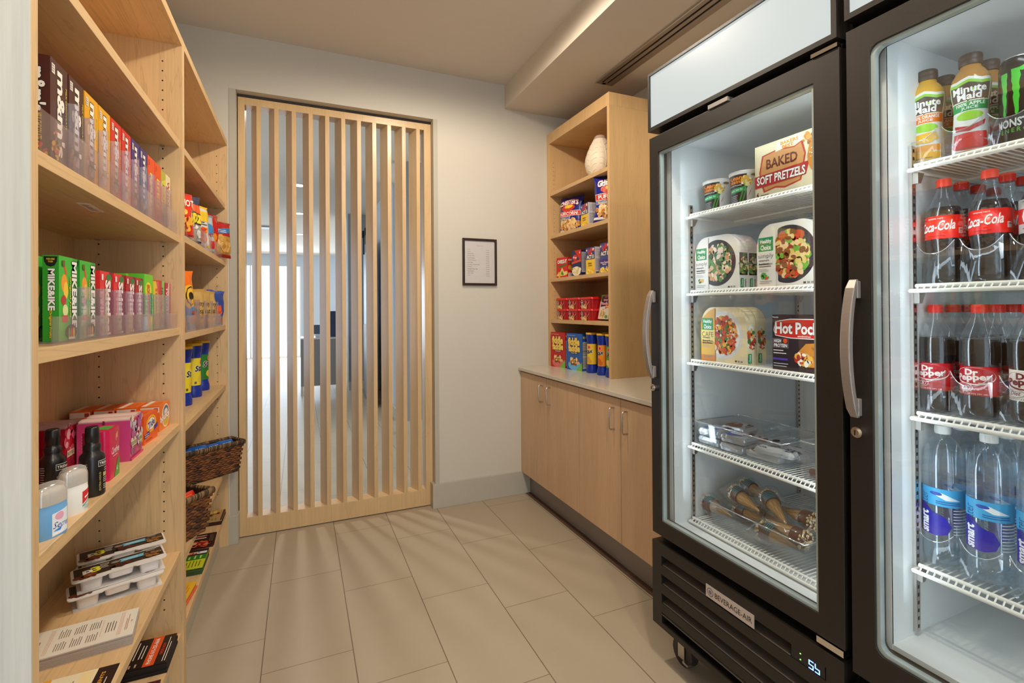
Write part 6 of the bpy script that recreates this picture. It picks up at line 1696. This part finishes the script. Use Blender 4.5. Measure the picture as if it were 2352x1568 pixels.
bin_('clear bin with a round grip hole at the hinge side of the fourth freezer shelf', 0.130, 0.24, 0.110, (1.505, 0.935, z4f))
bin_('clear bin of bagged ice-cream cones on the bottom freezer rack', 0.370, 0.24, 0.080, (1.505, 1.175, z5f))
def bar(label, w, d, h, loc, rz, mt, spec, group, tilt=None):
    """wrapped ice-cream bar: soft foil brick with pinched ends"""
    g = G(); NX, NY = 12, 10
    rnd = random.Random(int(loc[0] * 5000 + loc[1] * 3000))
    s0 = rnd.random() * 40
    def P_(a, b, sgn):
        a = 0.5 + 0.5 * math.copysign(abs(2 * a - 1) ** 0.45, 2 * a - 1); b = 0.5 + 0.5 * math.copysign(abs(2 * b - 1) ** 0.45, 2 * b - 1)
        t_ = (1 - abs(2 * a - 1) ** 14) ** 0.5 * (1 - abs(2 * b - 1) ** 14) ** 0.5
        n = mnoise.noise(Vector((a * 9 + s0, b * 9, sgn * 3))) * 0.0030
        return Vector(((a - 0.5) * w + n, (b - 0.5) * d + n, h / 2 + sgn * (h / 2 * t_ * 0.96) + n * (1 if sgn > 0 else 0)))
    for sgn in (-1, 1):
        vs = [P_(i / NX, j / NY, sgn) for j in range(NY + 1) for i in range(NX + 1)]
        fs = []
        for j in range(NY):
            for i in range(NX):
                q_ = (j * (NX + 1) + i, j * (NX + 1) + i + 1, (j + 1) * (NX + 1) + i + 1, (j + 1) * (NX + 1) + i)
                fs.append(q_ if sgn > 0 else q_[::-1])
        g.add(vs, fs, mt, False)
    g.print(Face(w, d, lambda a, b, k: P_(min(1, max(0, a)), min(1, max(0, b)), 1) + Vector((0, 0, k * 1.5 + 0.0008)), w / 8, d / 6), spec)
    mz = min(p[2] for p in g.v)
    g.v = [(p[0], p[1], p[2] - mz) for p in g.v]
    return tag(g.build('ice_cream_bar', loc=loc, rz=rz), label, 'ice-cream bar', group)
SIL = pm('silver_foil', '#b9c0c8', 0.28, 0.55, var=0.08, scale=60)
WHF = pm('white_foil', '#d3d4d8', 0.3, 0.15, var=0.05)
kl = [('p', [(0.15, 0.35), (0.45, 0.2), (0.6, 0.4), (0.5, 0.6), (0.25, 0.65)], '#2a3f9a'), ('e', 0.72, 0.62, 0.16, 0.14, '#1f2440'), ('l', 0.3, 0.4, 0.6, 0.55, 1, '#d8dce8')]
kb = [('p', [(0.15, 0.35), (0.45, 0.2), (0.6, 0.4), (0.5, 0.6), (0.25, 0.65)], '#6a3424'), ('e', 0.72, 0.62, 0.16, 0.14, '#2a1814')]
tw = [('t', 'Twix', 0.3, 0.3, 0.3, 0.28, '#2a2024', {'b': 0.05}), ('t', 'Twix', 0.75, 0.3, 0.3, 0.28, '#2a2024', {'b': 0.05}), ('t', 'Twix', 0.5, 0.75, 0.3, 0.28, '#2a2024', {'b': 0.05}), ('r', 0.1, 0.5, 0.35, 0.53, '#2a2024'), ('r', 0.6, 0.5, 0.85, 0.53, '#2a2024')]
GI = 'wrapped ice-cream bars in the freezer bin'
zz = z4f + 0.0035
sq = [(1.435, 1.370, 0, kl, 'square silver ice-cream bar at the far front corner, bottom of its stack'), (1.435, 1.370, 1, kl, 'square silver ice-cream bar at the far front corner, top of its stack'),
      (1.435, 1.268, 0, kl, 'square silver ice-cream bar, bottom of the second stack'), (1.437, 1.266, 1, kl, 'square silver ice-cream bar with blue print on top of the second stack'),
      (1.540, 1.360, 0, kb, 'square silver ice-cream bar at the back, bottom of its stack'), (1.540, 1.360, 1, kb, 'square silver ice-cream bar with brown print on top at the back'),
      (1.545, 1.255, 0, kb, 'square silver ice-cream bar at the back beside the white bars')]
for x, y, k, sp_, lab in sq:
    bar(lab, 0.095, 0.095, 0.030, (x, y, zz + 0.0305 * k), RR + 0.08 * (k + 1), SIL, sp_, GI)
for i, (x, y, k, r) in enumerate(((1.432, 1.160, 0, 0.1), (1.475, 1.150, 0, 0.05), (1.428, 1.115, 1, 0.25), (1.520, 1.140, 0, -0.1), (1.565, 1.140, 0, 0.05))):
    bar('white ice-cream bar, %s of five beside the silver bars' % ('front one', 'second', 'upper one lying across', 'fourth', 'rearmost')[i], 0.125, 0.040, 0.024, (x, y, zz + 0.0245 * k), RR + r, WHF, tw, GI)
bar('dark brown wrapped ice-cream bar in the bin by the freezer hinge', 0.10, 0.05, 0.026, (1.430, 0.940, zz), RR, pm('brown_foil', '#5a2418', 0.3), [('t', 'cookie', 0.5, 0.3, 0.7, 0.25, '#e8e0e0', {'b': 0.04}), ('p', [(0.3, 0.6), (0.8, 0.6), (0.8, 0.9), (0.4, 0.8)], '#c83a3a'), ('e', 0.6, 0.75, 0.1, 0.1, '#f0ece8')], GI)
bar('second white ice-cream bar in the bin by the freezer hinge', 0.10, 0.05, 0.026, (1.500, 0.940, zz), RR, WHF, tw, GI)

SLEEVE = clearmat('crinkled_sleeve', (0.97, 0.98, 0.99), 0.05, 0.55, 0.08, 0.85)
def cone(label, loc, d_dir, teal=True, seed=1):
    """bagged waffle cone: wafer cone, chocolate dome with nuts, teal print, clear sleeve. axis points from tip to dome"""
    t = thing('ice_cream_cone', label, 'ice-cream cone', loc, 0, 'bagged waffle cones')
    D = Vector(d_dir).normalized()
    Mx = D.to_track_quat('Z', 'Y').to_matrix()
    rnd = random.Random(seed)
    WF = pm('waffle_wafer', '#c79a5c', 0.7, var=0.15, scale=60)
    def fin(g, name):
        g.v = [tuple(Mx @ Vector(p)) for p in g.v]
        return g
    L_, R_ = 0.118, 0.026
    g = G(); g.lathe([(0.0012, 0), (0.004, 0.006), (R_, L_), (R_ - 0.001, L_ + 0.003)], WF, 24)
    for k in range(9):
        a0 = k * 2 * PI / 9
        for sg in (-1, 1):
            g.tube([((0.004 + (R_ - 0.004) * s_ + 0.0004) * math.cos(a0 + sg * 1.6 * s_), (0.004 + (R_ - 0.004) * s_ + 0.0004) * math.sin(a0 + sg * 1.6 * s_), 0.006 + (L_ - 0.008) * s_) for s_ in [j / 7 for j in range(8)]], 0.0007, pm('wafer_ridge', '#a87838', 0.7), 4)
    fin(g, 'wafer').build('wafer_cone', t)
    g = G(); g.lathe([(R_ + 0.001, L_ - 0.022), (R_ + 0.0025, L_ - 0.010), (R_ + 0.003, L_ + 0.006), (R_, L_ + 0.018), (R_ * 0.7, L_ + 0.027), (R_ * 0.3, L_ + 0.031), (0.001, L_ + 0.032)], pm('milk_chocolate', '#5a2a1a', 0.35, var=0.1), 26)
    fin(g, 'choc').build('chocolate_top', t)
    g = G()
    for i in range(110):
        th = rnd.random() * 2 * PI; ph = rnd.random() * 1.35
        q_ = (R_ + 0.0035) * min(1.0, math.sin(ph) * 1.15); c = Vector((q_ * math.cos(th), q_ * math.sin(th), L_ + 0.006 + math.cos(ph) * 0.027))
        r = 0.0034 + rnd.random() * 0.0026
        vs = [c + Vector((r * rnd.uniform(0.6, 1.2) * x, r * rnd.uniform(0.6, 1.2) * y, r * rnd.uniform(0.5, 1) * z)) for x, y, z in ((1, 0, 0), (-1, 0, 0), (0, 1, 0), (0, -1, 0), (0, 0, 1), (0, 0, -1))]
        g.add(vs, [(0, 2, 4), (2, 1, 4), (1, 3, 4), (3, 0, 4), (2, 0, 5), (1, 2, 5), (3, 1, 5), (0, 3, 5)], pm('chopped_peanut', rnd.choice(('#dcc090', '#c79a5a', '#ecdcb8')), 0.6))
    nt_ = fin(g, 'nuts').build('chopped_nuts', t); nt_['kind'] = 'stuff'
    g = G()
    NZ_, NA = 14, 20
    vs = []
    ox = rnd.random() * 30
    for j in range(NZ_ + 1):
        z = -0.012 + (L_ + 0.062) * j / NZ_
        r = 0.008 + (R_ + 0.006) * min(1.0, max(0, z) / L_ * 1.05)
        fl = 1.0
        if z > L_ + 0.030:
            fl = max(0.08, 1 - (z - L_ - 0.030) / 0.020)
        for k in range(NA):
            a = 2 * PI * k / NA
            n = 1 + 0.13 * mnoise.noise(Vector((math.cos(a) * 2 + ox, math.sin(a) * 2, z * 40)))
            vs.append((r * n * math.cos(a) * 1.12, r * n * math.sin(a) * fl, z))
    fs = [(j * NA + k, j * NA + (k + 1) % NA, (j + 1) * NA + (k + 1) % NA, (j + 1) * NA + k) for j in range(NZ_) for k in range(NA)]
    g.add(vs, fs, SLEEVE, True)
    if teal:
        TL_ = pm('teal_film_print', '#1f9aa6', 0.4)
        fcs = Face(0.10, 0.05, lambda a, b, k: Vector(((0.009 + (R_ + 0.0065) * min(1.0, (0.085 + 0.045 * b) / L_ * 1.05) + 0.0015) * 1.12 * math.cos((a - 0.5) * 5.2), (0.009 + (R_ + 0.0065) * min(1.0, (0.085 + 0.045 * b) / L_ * 1.05) + 0.0015) * math.sin((a - 0.5) * 5.2), 0.080 + 0.045 * b)), 0.006)
        g.print(fcs, [('l', 0.10, 0.05, 0.32, 0.7, 5, '#1f9aa6'), ('l', 0.62, 0.1, 0.86, 0.7, 5, '#1f9aa6')])
    fin(g, 'sleeve').build('clear_sleeve', t)
    return t
zk = z5f + 0.004
cones = [((1.430, 1.300, zk + 0.036), (0.10, 0.6, -0.02), 'bagged cone at the bottom of the bin, far front', 1),
         ((1.435, 1.035, zk + 0.036), (-0.05, 0.8, 0.02), 'bagged cone low against the front wall of the bin', 2),
         ((1.500, 1.200, zk + 0.036), (0.05, 1.0, 0.0), 'bagged cone at the bottom of the bin, middle', 3),
         ((1.560, 1.150, zk + 0.036), (0.0, 1.0, 0.0), 'bagged cone at the bottom of the bin, back', 4),
         ((1.450, 1.200, zk + 0.088), (0.25, 1.0, 0.12), 'bagged cone on top at the far end, nuts towards the side wall', 5),
         ((1.445, 1.095, zk + 0.088), (0.45, 0.85, 0.28), 'bagged cone on top in the middle, tip towards the viewer', 6),
         ((1.560, 1.230, zk + 0.096), (0.1, 1.0, 0.05), 'bagged cone on top at the back of the bin', 7),
         ((1.520, 1.175, zk + 0.100), (-0.12, -1.0, 0.02), 'bagged cone on top with its pale nut dome towards the hinge side', 8),
         ((1.440, 1.165, zk + 0.075), (0.05, -1.0, -0.10), 'bagged cone at the front corner of the bin with its nut dome down', 9)]
for loc, dr, lab, s_ in cones:
    cone(lab, loc, dr, seed=s_)

# ------------------------------------------------------------ drinks in the near cooler
GLIDE = clearmat('glide_plastic', (0.96, 0.98, 0.99), 0.035, 0.6, 0.03, 0.9)
def glide(label, z, ys, fh):
    t = thing('bottle_glide', label, 'display tray', (1.60, (ys[0] + ys[-1]) / 2, z), RR, 'clear bottle glides in the near cooler')
    yc = (ys[0] + ys[-1]) / 2
    n = len(ys)
    w = abs(ys[0] - ys[-1]) / 2 + 0.041
    bx((-w, -0.205, 0), (w, 0.20, 0.003), GLIDE).build('glide_floor', t)
    for y in ys:
        cx = -(y - yc)
        g = G(); m = 12
        out, inn = [], []
        for i in range(m + 1):
            s_ = i / m * 2 - 1
            x = cx + s_ * 0.038
            yy = -0.205 - 0.012 * (1 - s_ * s_)
            top = fh * (0.72 + 0.28 * abs(s_) ** 2.5)
            out.append((x, yy, top))
        vs = [(p[0], p[1], 0.003) for p in out] + out + [(p[0], p[1] + 0.002, 0.003) for p in out] + [(p[0], p[1] + 0.002, p[2]) for p in out]
        fs = []; M_ = m + 1
        for i in range(m):
            fs += [(i, i + 1, M_ + i + 1, M_ + i), (2 * M_ + i + 1, 2 * M_ + i, 3 * M_ + i, 3 * M_ + i + 1), (M_ + i, M_ + i + 1, 3 * M_ + i + 1, 3 * M_ + i)]
        g.add(vs, fs, GLIDE, True)
        g.tube([(p[0], p[1] + 0.001, p[2]) for p in out], 0.0011, clearmat('glide_edge', (0.9, 0.93, 0.95), 0.5, 0.9, 0.05, 0.9), 5)
        g.build('glide_front', t)
    edges = [-(y - yc) for y in ys]; edges = [edges[0] - 0.0415 * (1 if edges[0] < edges[-1] else -1)] + [(edges[i] + edges[i + 1]) / 2 for i in range(n - 1)] + [edges[-1] + 0.0415 * (1 if edges[0] < edges[-1] else -1)]
    for x in edges:
        bx((x - 0.0009, -0.20, 0.003), (x + 0.0009, 0.20, fh * 0.55), GLIDE).build('lane_wall', t)
    return t
def ring_lathe(g, r, z0, z1, mt, n=30):
    for i in range(n):
        a = 2 * PI * i / n
        g.box((-0.0007, -0.0004, z0), (0.0007, 0.0006, z1), mt, Matrix.Translation((r * math.cos(a), r * math.sin(a), 0)) @ Matrix.Rotation(a + PI / 2, 4, 'Z'))
def soda(label, loc, rz, prof, fill, fillcol, capcol, lab_r, lz0, lz1, labcol, spec, group, name='soda_bottle', cat='bottle', cap_z=None, cap_r=0.0145, span=190, liquid=None):
    t = thing(name, label, cat, loc, rz, group)
    g = G(); g.lathe(prof, PET, 36, cap=True); g.build('bottle', t)
    g = G(); lq = [(max(0.001, r - 0.0012), z + 0.001) for r, z in prof if z < fill]
    # radius at the fill line
    for (r0, z0), (r1, z1) in zip(prof, prof[1:]):
        if z0 <= fill <= z1: lq.append((r0 + (r1 - r0) * (fill - z0) / (z1 - z0) - 0.0012, fill))
    g.lathe(lq, liquid or pm('drink', fillcol, 0.12, var=0.02, spec=0.6), 36)
    g.build('drink', t)
    g = G()
    cz = cap_z
    g.lathe([(cap_r, cz), (cap_r + 0.0004, cz + 0.002), (cap_r, cz + 0.017), (cap_r - 0.0012, cz + 0.0195)], pm('screw_cap', capcol, 0.35), 30)
    ring_lathe(g, cap_r, cz + 0.003, cz + 0.016, pm('screw_cap', capcol, 0.35))
    g.build('cap', t)
    g = G()
    if labcol:
        H_ = lz1 - lz0
        vs = []; n = 48
        for z in (lz0, lz1):
            for k in range(n):
                a = 2 * PI * k / n; vs.append((lab_r * math.cos(a), lab_r * math.sin(a), z))
        vs += [(p[0] * 0.985, p[1] * 0.985, p[2]) for p in vs]
        m_ = 2 * n
        g.add(vs, [(k, (k + 1) % n, n + (k + 1) % n, n + k) for k in range(n)] + [(n + k, n + (k + 1) % n, m_ + n + (k + 1) % n, m_ + n + k) for k in range(n)] + [(m_ + n + k, m_ + n + (k + 1) % n, m_ + (k + 1) % n, m_ + k) for k in range(n)], pm('bottle_label', labcol, 0.3), True)
    g.print(cyl_face(lab_r + 0.0002, lz0, lz1, -90, span, du=0.004), spec)
    g.build('label', t)
    return t
cokeprof = [(0.020, 0.0), (0.030, 0.002), (0.0335, 0.010), (0.0345, 0.03), (0.0325, 0.06), (0.0318, 0.075), (0.0345, 0.100), (0.0362, 0.115), (0.0362, 0.160), (0.0345, 0.172), (0.028, 0.190), (0.020, 0.210), (0.0150, 0.224), (0.0135, 0.230), (0.0135, 0.238)]
cokelab = [('t', 'ORIGINAL TASTE', 0.42, 0.88, 0.26, 0.055, '#f6e6e4', {'b': 0.02}), ('t', 'Coca-Cola', 0.42, 0.55, 0.62, 0.42, '#f8f2f0', {'sh': 0.45, 'b': 0.03, 'rot': 4}), ('p', [(0.12, 0.34), (0.20, 0.42), (0.30, 0.38), (0.20, 0.30)], '#f8f2f0'),
           ('r', 0.79, 0.20, 0.88, 0.44, '#f4eeee'), ('t', '240', 0.835, 0.36, 0.07, 0.09, '#2a2020'), ('l', 0.80, 0.22, 0.87, 0.30, 2, '#5a5050'), ('l', 0.3, 0.10, 0.65, 0.16, 1, '#7a1a14'), ('l', 0.92, 0.2, 1.0, 0.9, 8, '#f0d0cc')]
zs1, zs2, zs3, zs4 = 1.676 + 0.0128, 1.385 + 0.0128, 1.078 + 0.0128, 0.712 + 0.0128
P3 = 0.0034
gx = 1.437
AIM = RR + 0.22
ck = soda('red-labelled cola bottle at the far left front of its shelf', (gx, 0.660, zs2 + P3), AIM, cokeprof, 0.185, '#170905', '#e8281c', 0.0366, 0.108, 0.163, '#e3231b', cokelab, 'soda bottles in the near cooler', cap_z=0.2355)
dup(ck, (gx, 0.574, zs2 + P3), AIM, 'red-labelled cola bottle in the middle of the front row, one shelf under the juices')
dietlab = [('r', 0, 0.28, 1, 0.72, '#d8242a'), ('t', 'Diet', 0.58, 0.80, 0.2, 0.16, '#d8242a', {'sh': 0.4}), ('t', 'Coke', 0.5, 0.50, 0.5, 0.44, '#f6f2f0', {'b': 0.08, 'o': '#8a8a90', 'ow': 0.03}), ('l', 0.25, 0.90, 0.6, 0.96, 1, '#555555'), ('l', 0.25, 0.10, 0.7, 0.18, 1, '#555555')]
dk_ = soda('silver-labelled diet cola bottle cut off by the right edge, under the juices', (gx, 0.488, zs2 + P3), AIM, cokeprof, 0.185, '#170905', '#e8281c', 0.0366, 0.100, 0.172, '#c9cacd', dietlab, 'soda bottles in the near cooler', cap_z=0.2355)
for r_ in (1, 2, 3):
    w_ = ('second', 'third', 'fourth')[r_ - 1]
    dup(ck, (gx + 0.078 * r_, 0.660, zs2 + P3), AIM, 'red-labelled cola bottle, left lane, %s from the front' % w_)
    dup(ck, (gx + 0.078 * r_, 0.574, zs2 + P3), AIM, 'red-labelled cola bottle, middle lane, %s from the front' % w_)
    if r_ < 3: dup(dk_, (gx + 0.078 * r_, 0.488, zs2 + P3), AIM, 'silver-labelled diet cola bottle, right lane, %s from the front' % w_)
glide('clear plastic bottle glide under the cola bottles', zs2, (0.660, 0.574, 0.488), 0.105)
dpprof = [(0.022, 0.0), (0.031, 0.002), (0.0345, 0.010), (0.0352, 0.030), (0.0352, 0.045), (0.0345, 0.055), (0.0345, 0.112), (0.0357, 0.120), (0.0362, 0.150), (0.0355, 0.172), (0.031, 0.190), (0.023, 0.208), (0.0155, 0.226), (0.0135, 0.234), (0.0135, 0.240)]
def dplab(c, c2, diet):
    sp_ = [('e', 0.42, 0.66, 0.36, 0.30, c2), ('e', 0.43, 0.68, 0.34, 0.275, c), ('t', 'Dr', 0.40, 0.80, 0.20, 0.20, c2, {'b': 0.08}), ('t', 'Pepper', 0.42, 0.60, 0.56, 0.28, c2, {'b': 0.07, 'rot': 4}), ('l', 0.50, 0.42, 0.66, 0.47, 1, c2)]
    if diet: sp_ += [('e', 0.28, 0.24, 0.15, 0.13, '#8a1424'), ('e', 0.28, 0.24, 0.14, 0.12, '#f0ece6'), ('t', 'Diet', 0.28, 0.24, 0.18, 0.13, '#8a1424', {'sh': 0.3, 'b': 0.03})]
    else: sp_ += [('e', 0.28, 0.26, 0.15, 0.15, c2), ('e', 0.28, 0.26, 0.14, 0.14, c), ('e', 0.28, 0.26, 0.11, 0.11, c2), ('e', 0.28, 0.26, 0.10, 0.10, c), ('t', '23', 0.28, 0.26, 0.13, 0.13, c2, {'b': 0.05})]
    return sp_ + [('t', '20 FL OZ (1.25 PT) 591 mL', 0.36, 0.06, 0.56, 0.05, c2, {'b': 0.02}), ('r', 0.86, 0.3, 0.99, 0.92, '#7a2a24' if not diet else '#c8c4bc'), ('l', 0.87, 0.32, 0.98, 0.9, 9, '#d8c8c4' if not diet else '#555555')]
dp = soda('maroon-labelled pepper soda bottle at the far left front, third shelf', (gx, 0.680, zs3 + P3), AIM + 0.05, dpprof, 0.178, '#140805', '#dc2a1e', 0.0352, 0.050, 0.116, '#b01522', dplab('#b01522', '#f0e4e2', False), 'soda bottles in the near cooler', cap_z=0.2375)
dup(dp, (gx, 0.595, zs3 + P3), AIM + 0.05, 'maroon-labelled pepper soda bottle in the middle of the front row, third shelf')
dd = soda('white-labelled diet pepper soda bottle cut off by the right edge', (gx, 0.508, zs3 + P3), AIM + 0.05, dpprof, 0.178, '#140805', '#dc2a1e', 0.0352, 0.050, 0.116, '#ece8e0', dplab('#ece8e0', '#7a1424', True), 'soda bottles in the near cooler', cap_z=0.2375)
for r_ in (1, 2, 3):
    w_ = ('second', 'third', 'fourth')[r_ - 1]
    dup(dp, (gx + 0.078 * r_, 0.680, zs3 + P3), AIM, 'maroon-labelled pepper soda bottle, left lane, %s from the front' % w_)
    dup(dp, (gx + 0.078 * r_, 0.595, zs3 + P3), AIM, 'maroon-labelled pepper soda bottle, middle lane, %s from the front' % w_)
    if r_ < 3: dup(dd, (gx + 0.078 * r_, 0.508, zs3 + P3), AIM, 'white-labelled diet pepper soda bottle, right lane, %s from the front' % w_)
glide('clear plastic bottle glide under the pepper soda bottles', zs3, (0.680, 0.595, 0.508), 0.105)
# water
wprof = [(0.022, 0.0), (0.034, 0.002), (0.0385, 0.012), (0.0395, 0.03), (0.0395, 0.235), (0.0385, 0.252), (0.034, 0.275), (0.026, 0.292), (0.017, 0.301), (0.0135, 0.305), (0.0135, 0.312)]
WATER = clearmat('still_water', (0.90, 0.96, 1.0), 0.10, 0.6, 0.02, 0.7)
wlab = [('r', 0.0, 0.62, 1.0, 0.98, '#3fa6de'), ('p', [(0.05, 0.0), (0.05, 0.62), (0.18, 0.62), (0.30, 0.48), (0.50, 0.40), (0.58, 0.22), (0.52, 0.06), (0.38, 0.0)], '#2422a0'), ('p', [(0.28, 0.86), (0.45, 0.90), (0.72, 0.76), (0.50, 0.76), (0.35, 0.84)], '#e8eef4'), ('e', 0.36, 0.87, 0.09, 0.035, '#2a4fb0'),
        ('t', 'smart', 0.17, 0.24, 0.15, 0.44, '#f4f6fa', {'rot': 90, 'b': 0.06}), ('t', 'water', 0.17, 0.66, 0.13, 0.38, '#1a2470', {'rot': 90, 'b': -0.015}), ('l', 0.36, 0.66, 0.80, 0.74, 2, '#1a3a8a'), ('l', 0.60, 0.05, 0.92, 0.60, 9, '#d8e0ec')]
wt = soda('clear water bottle with a blue label at the far left front, lowest shelf', (gx, 0.668, zs4 + P3), AIM + 0.32, wprof, 0.262, '#ffffff', '#e3e8ea', 0.0399, 0.070, 0.185, None, wlab, 'water bottles in the near cooler', name='water_bottle', cap_z=0.3095, cap_r=0.0155, liquid=WATER)
dup(wt, (gx, 0.581, zs4 + P3), AIM + 0.32, 'clear water bottle with a blue label in the middle of the front row, lowest shelf')
dup(wt, (gx, 0.494, zs4 + P3), AIM + 0.32, 'clear water bottle cut off by the right edge, lowest shelf')
for r_ in (1, 2, 3):
    for y, ln in ((0.668, 'left'), (0.581, 'middle'), (0.494, 'right')):
        if r_ == 3 and ln == 'right': continue
        dup(wt, (gx + 0.083 * r_, y, zs4 + P3), AIM, 'clear water bottle, %s lane, %s from the front' % (ln, ('second', 'third', 'fourth')[r_ - 1]))
glide('clear plastic bottle glide under the water bottles', zs4, (0.668, 0.581, 0.494), 0.085)
# juices and energy drink
jprof = [(0.024, 0.0), (0.0325, 0.002), (0.0345, 0.008), (0.0345, 0.03), (0.0315, 0.075), (0.0300, 0.105), (0.0310, 0.125), (0.0345, 0.150), (0.0355, 0.168), (0.0335, 0.185), (0.026, 0.200), (0.0195, 0.208), (0.0185, 0.214)]
def jr(z):
    for (r0, z0), (r1, z1_) in zip(jprof, jprof[1:]):
        if z0 <= z <= z1_: return r0 + (r1 - r0) * (z - z0) / (z1_ - z0) + 0.0003
    return 0.03
def juice(label, loc, body, band, word, fruits, leaf, group='juice bottles in the near cooler'):
    t = thing('juice_bottle', label, 'bottle', loc, AIM + 0.08, group)
    g = G(); g.lathe(jprof, pm('juice', body, 0.18, spec=0.6), 36); g.build('bottle', t)
    g = G(); g.lathe([(0.0205, 0.2142), (0.0215, 0.216), (0.0215, 0.226), (0.0205, 0.2275), (0.0215, 0.229), (0.0210, 0.2385), (0.0190, 0.2405)], pm('brown_cap', '#4a3a30', 0.4), 30); g.build('cap', t)
    fc = cyl_face(0.033, 0.012, 0.184, -90, 150, rf=jr, du=0.004); fc.dv = 0.012
    g = G()
    g.print(fc, [('p', [(0.0, 0.0), (1.0, 0.0), (1.0, 0.97), (0.75, 0.95), (0.5, 0.99), (0.25, 0.95), (0, 0.97)], '#e9e8e0'), ('p', [(0.04, 0.70), (0.96, 0.70), (0.96, 0.93), (0.75, 0.91), (0.5, 0.95), (0.25, 0.91), (0.04, 0.93)], '#8ac83a'), ('p', [(0.06, 0.66), (0.94, 0.66), (0.94, 0.89), (0.75, 0.87), (0.5, 0.91), (0.25, 0.87), (0.06, 0.89)], '#43352c'),
                 ('t', 'Minute', 0.5, 0.82, 0.70, 0.09, '#f6f4f0', {'b': 0.05}), ('t', 'Maid', 0.5, 0.73, 0.50, 0.09, '#f6f4f0', {'b': 0.05}), ('r', 0.04, 0.54, 0.96, 0.66, band), ('t', word[0], 0.52, 0.625, 0.66, 0.045, '#f6f4ee', {'b': 0.03}), ('t', word[1], 0.5, 0.57, 0.36, 0.045, '#f6f4ee', {'b': 0.03}),
                 ('e', 0.5, 0.47, 0.3, 0.06, '#9ad03a')] + fruits + [('l', 0.25, 0.02, 0.7, 0.05, 1, '#6a5a4a')])
    g.layer = 0
    fb = cyl_face(0.033, 0.012, 0.150, 15, 50, rf=jr, du=0.004); fb.dv = 0.012
    g.print(fb, [('r', 0, 0, 1, 1, '#cfc2a8'), ('l', 0.1, 0.05, 0.9, 0.95, 16, '#5a4a3a')])
    g.build('label', t)
    return t
oj = juice('orange juice bottle at the far left front of the top shelf', (gx, 0.692, zs1 + P3), '#e0a928', '#ee7a1e', ('100% ORANGE', 'JUICE'),
           [('p', [(0.2, 0.38), (0.75, 0.40), (0.8, 0.30), (0.6, 0.24), (0.25, 0.26)], '#f0b82a'), ('r', 0.15, 0.13, 0.85, 0.22, '#ee9a1e'), ('e', 0.5, 0.07, 0.38, 0.06, '#f0b020')], '#6ab83a')
aj = juice('apple juice bottle with a green band, middle of the top shelf', (gx, 0.606, zs1 + P3), '#b8823a', '#1f9a52', ('100% APPLE', 'JUICE'),
           [('p', [(0.15, 0.36), (0.5, 0.32), (0.85, 0.40), (0.8, 0.33), (0.5, 0.26), (0.2, 0.28)], '#c8242a'), ('r', 0.15, 0.14, 0.85, 0.24, '#e0342a'), ('e', 0.5, 0.08, 0.40, 0.07, '#d8302a')], '#6ab83a')
for r_ in (1, 2):
    dup(oj, (gx + 0.078 * r_, 0.692, zs1 + P3), AIM, 'orange juice bottle, left lane, %s from the front' % ('second', 'third')[r_ - 1])
    dup(aj, (gx + 0.078 * r_, 0.606, zs1 + P3), AIM, 'apple juice bottle, middle lane, %s from the front' % ('second', 'third')[r_ - 1])
def energy(label, loc):
    t = thing('energy_drink_can', label, 'can', loc, AIM - 0.05, 'black energy drink cans')
    g = G(); g.lathe([(0.024, 0), (0.030, 0.004), (0.0335, 0.010), (0.0335, 0.172), (0.030, 0.186), (0.0275, 0.190)], pm('black_can', '#15120f', 0.22, 0.3), 40)
    fc = cyl_face(0.0336, 0.012, 0.172, -90, 170, du=0.004)
    def claw(x, w_, top):
        rnd = random.Random(int(x * 100)); L1, L2 = [], []
        for i in range(12):
            z = top - (top - 0.36) * i / 11
            q_ = w_ * (1 - 0.65 * i / 11)
            L1.append((x - q_ / 2 + rnd.uniform(-0.012, 0.012), z)); L2.append((x + q_ / 2 + rnd.uniform(-0.012, 0.012), z))
        return ('p', L1[::-1] [::-1] + [(x, 0.32)] + L2[::-1], '#3ec82e')
    g.print(fc, [claw(0.30, 0.13, 0.92), claw(0.50, 0.15, 0.95), claw(0.72, 0.13, 0.97), ('p', [(0.50, 0.93), (0.62, 0.97), (0.74, 0.95), (0.60, 0.90)], '#3ec82e'), ('t', 'MONSTER', 0.5, 0.23, 0.72, 0.11, '#e8e6e0', {'b': 0.05}), ('t', 'E N E R G Y', 0.5, 0.13, 0.54, 0.06, '#4ab83a', {'b': 0.02})])
    g.build('can_body', t)
    g = G(); g.lathe([(0.0285, 0.1902), (0.0285, 0.193), (0.0265, 0.1935), (0.0255, 0.190)], pm('can_rim_aluminium', '#c8cacc', 0.2, 0.9), 36); g.build('can_rim', t)
    return t
en = energy('black energy drink can with green claw marks, cut off by the right edge', (gx, 0.522, zs1 + P3))
dup(en, (gx + 0.075, 0.522, zs1 + P3), AIM, 'black energy drink can, second from the front')
glide('clear plastic glide under the juices and the energy drink', zs1, (0.692, 0.606, 0.522), 0.085)
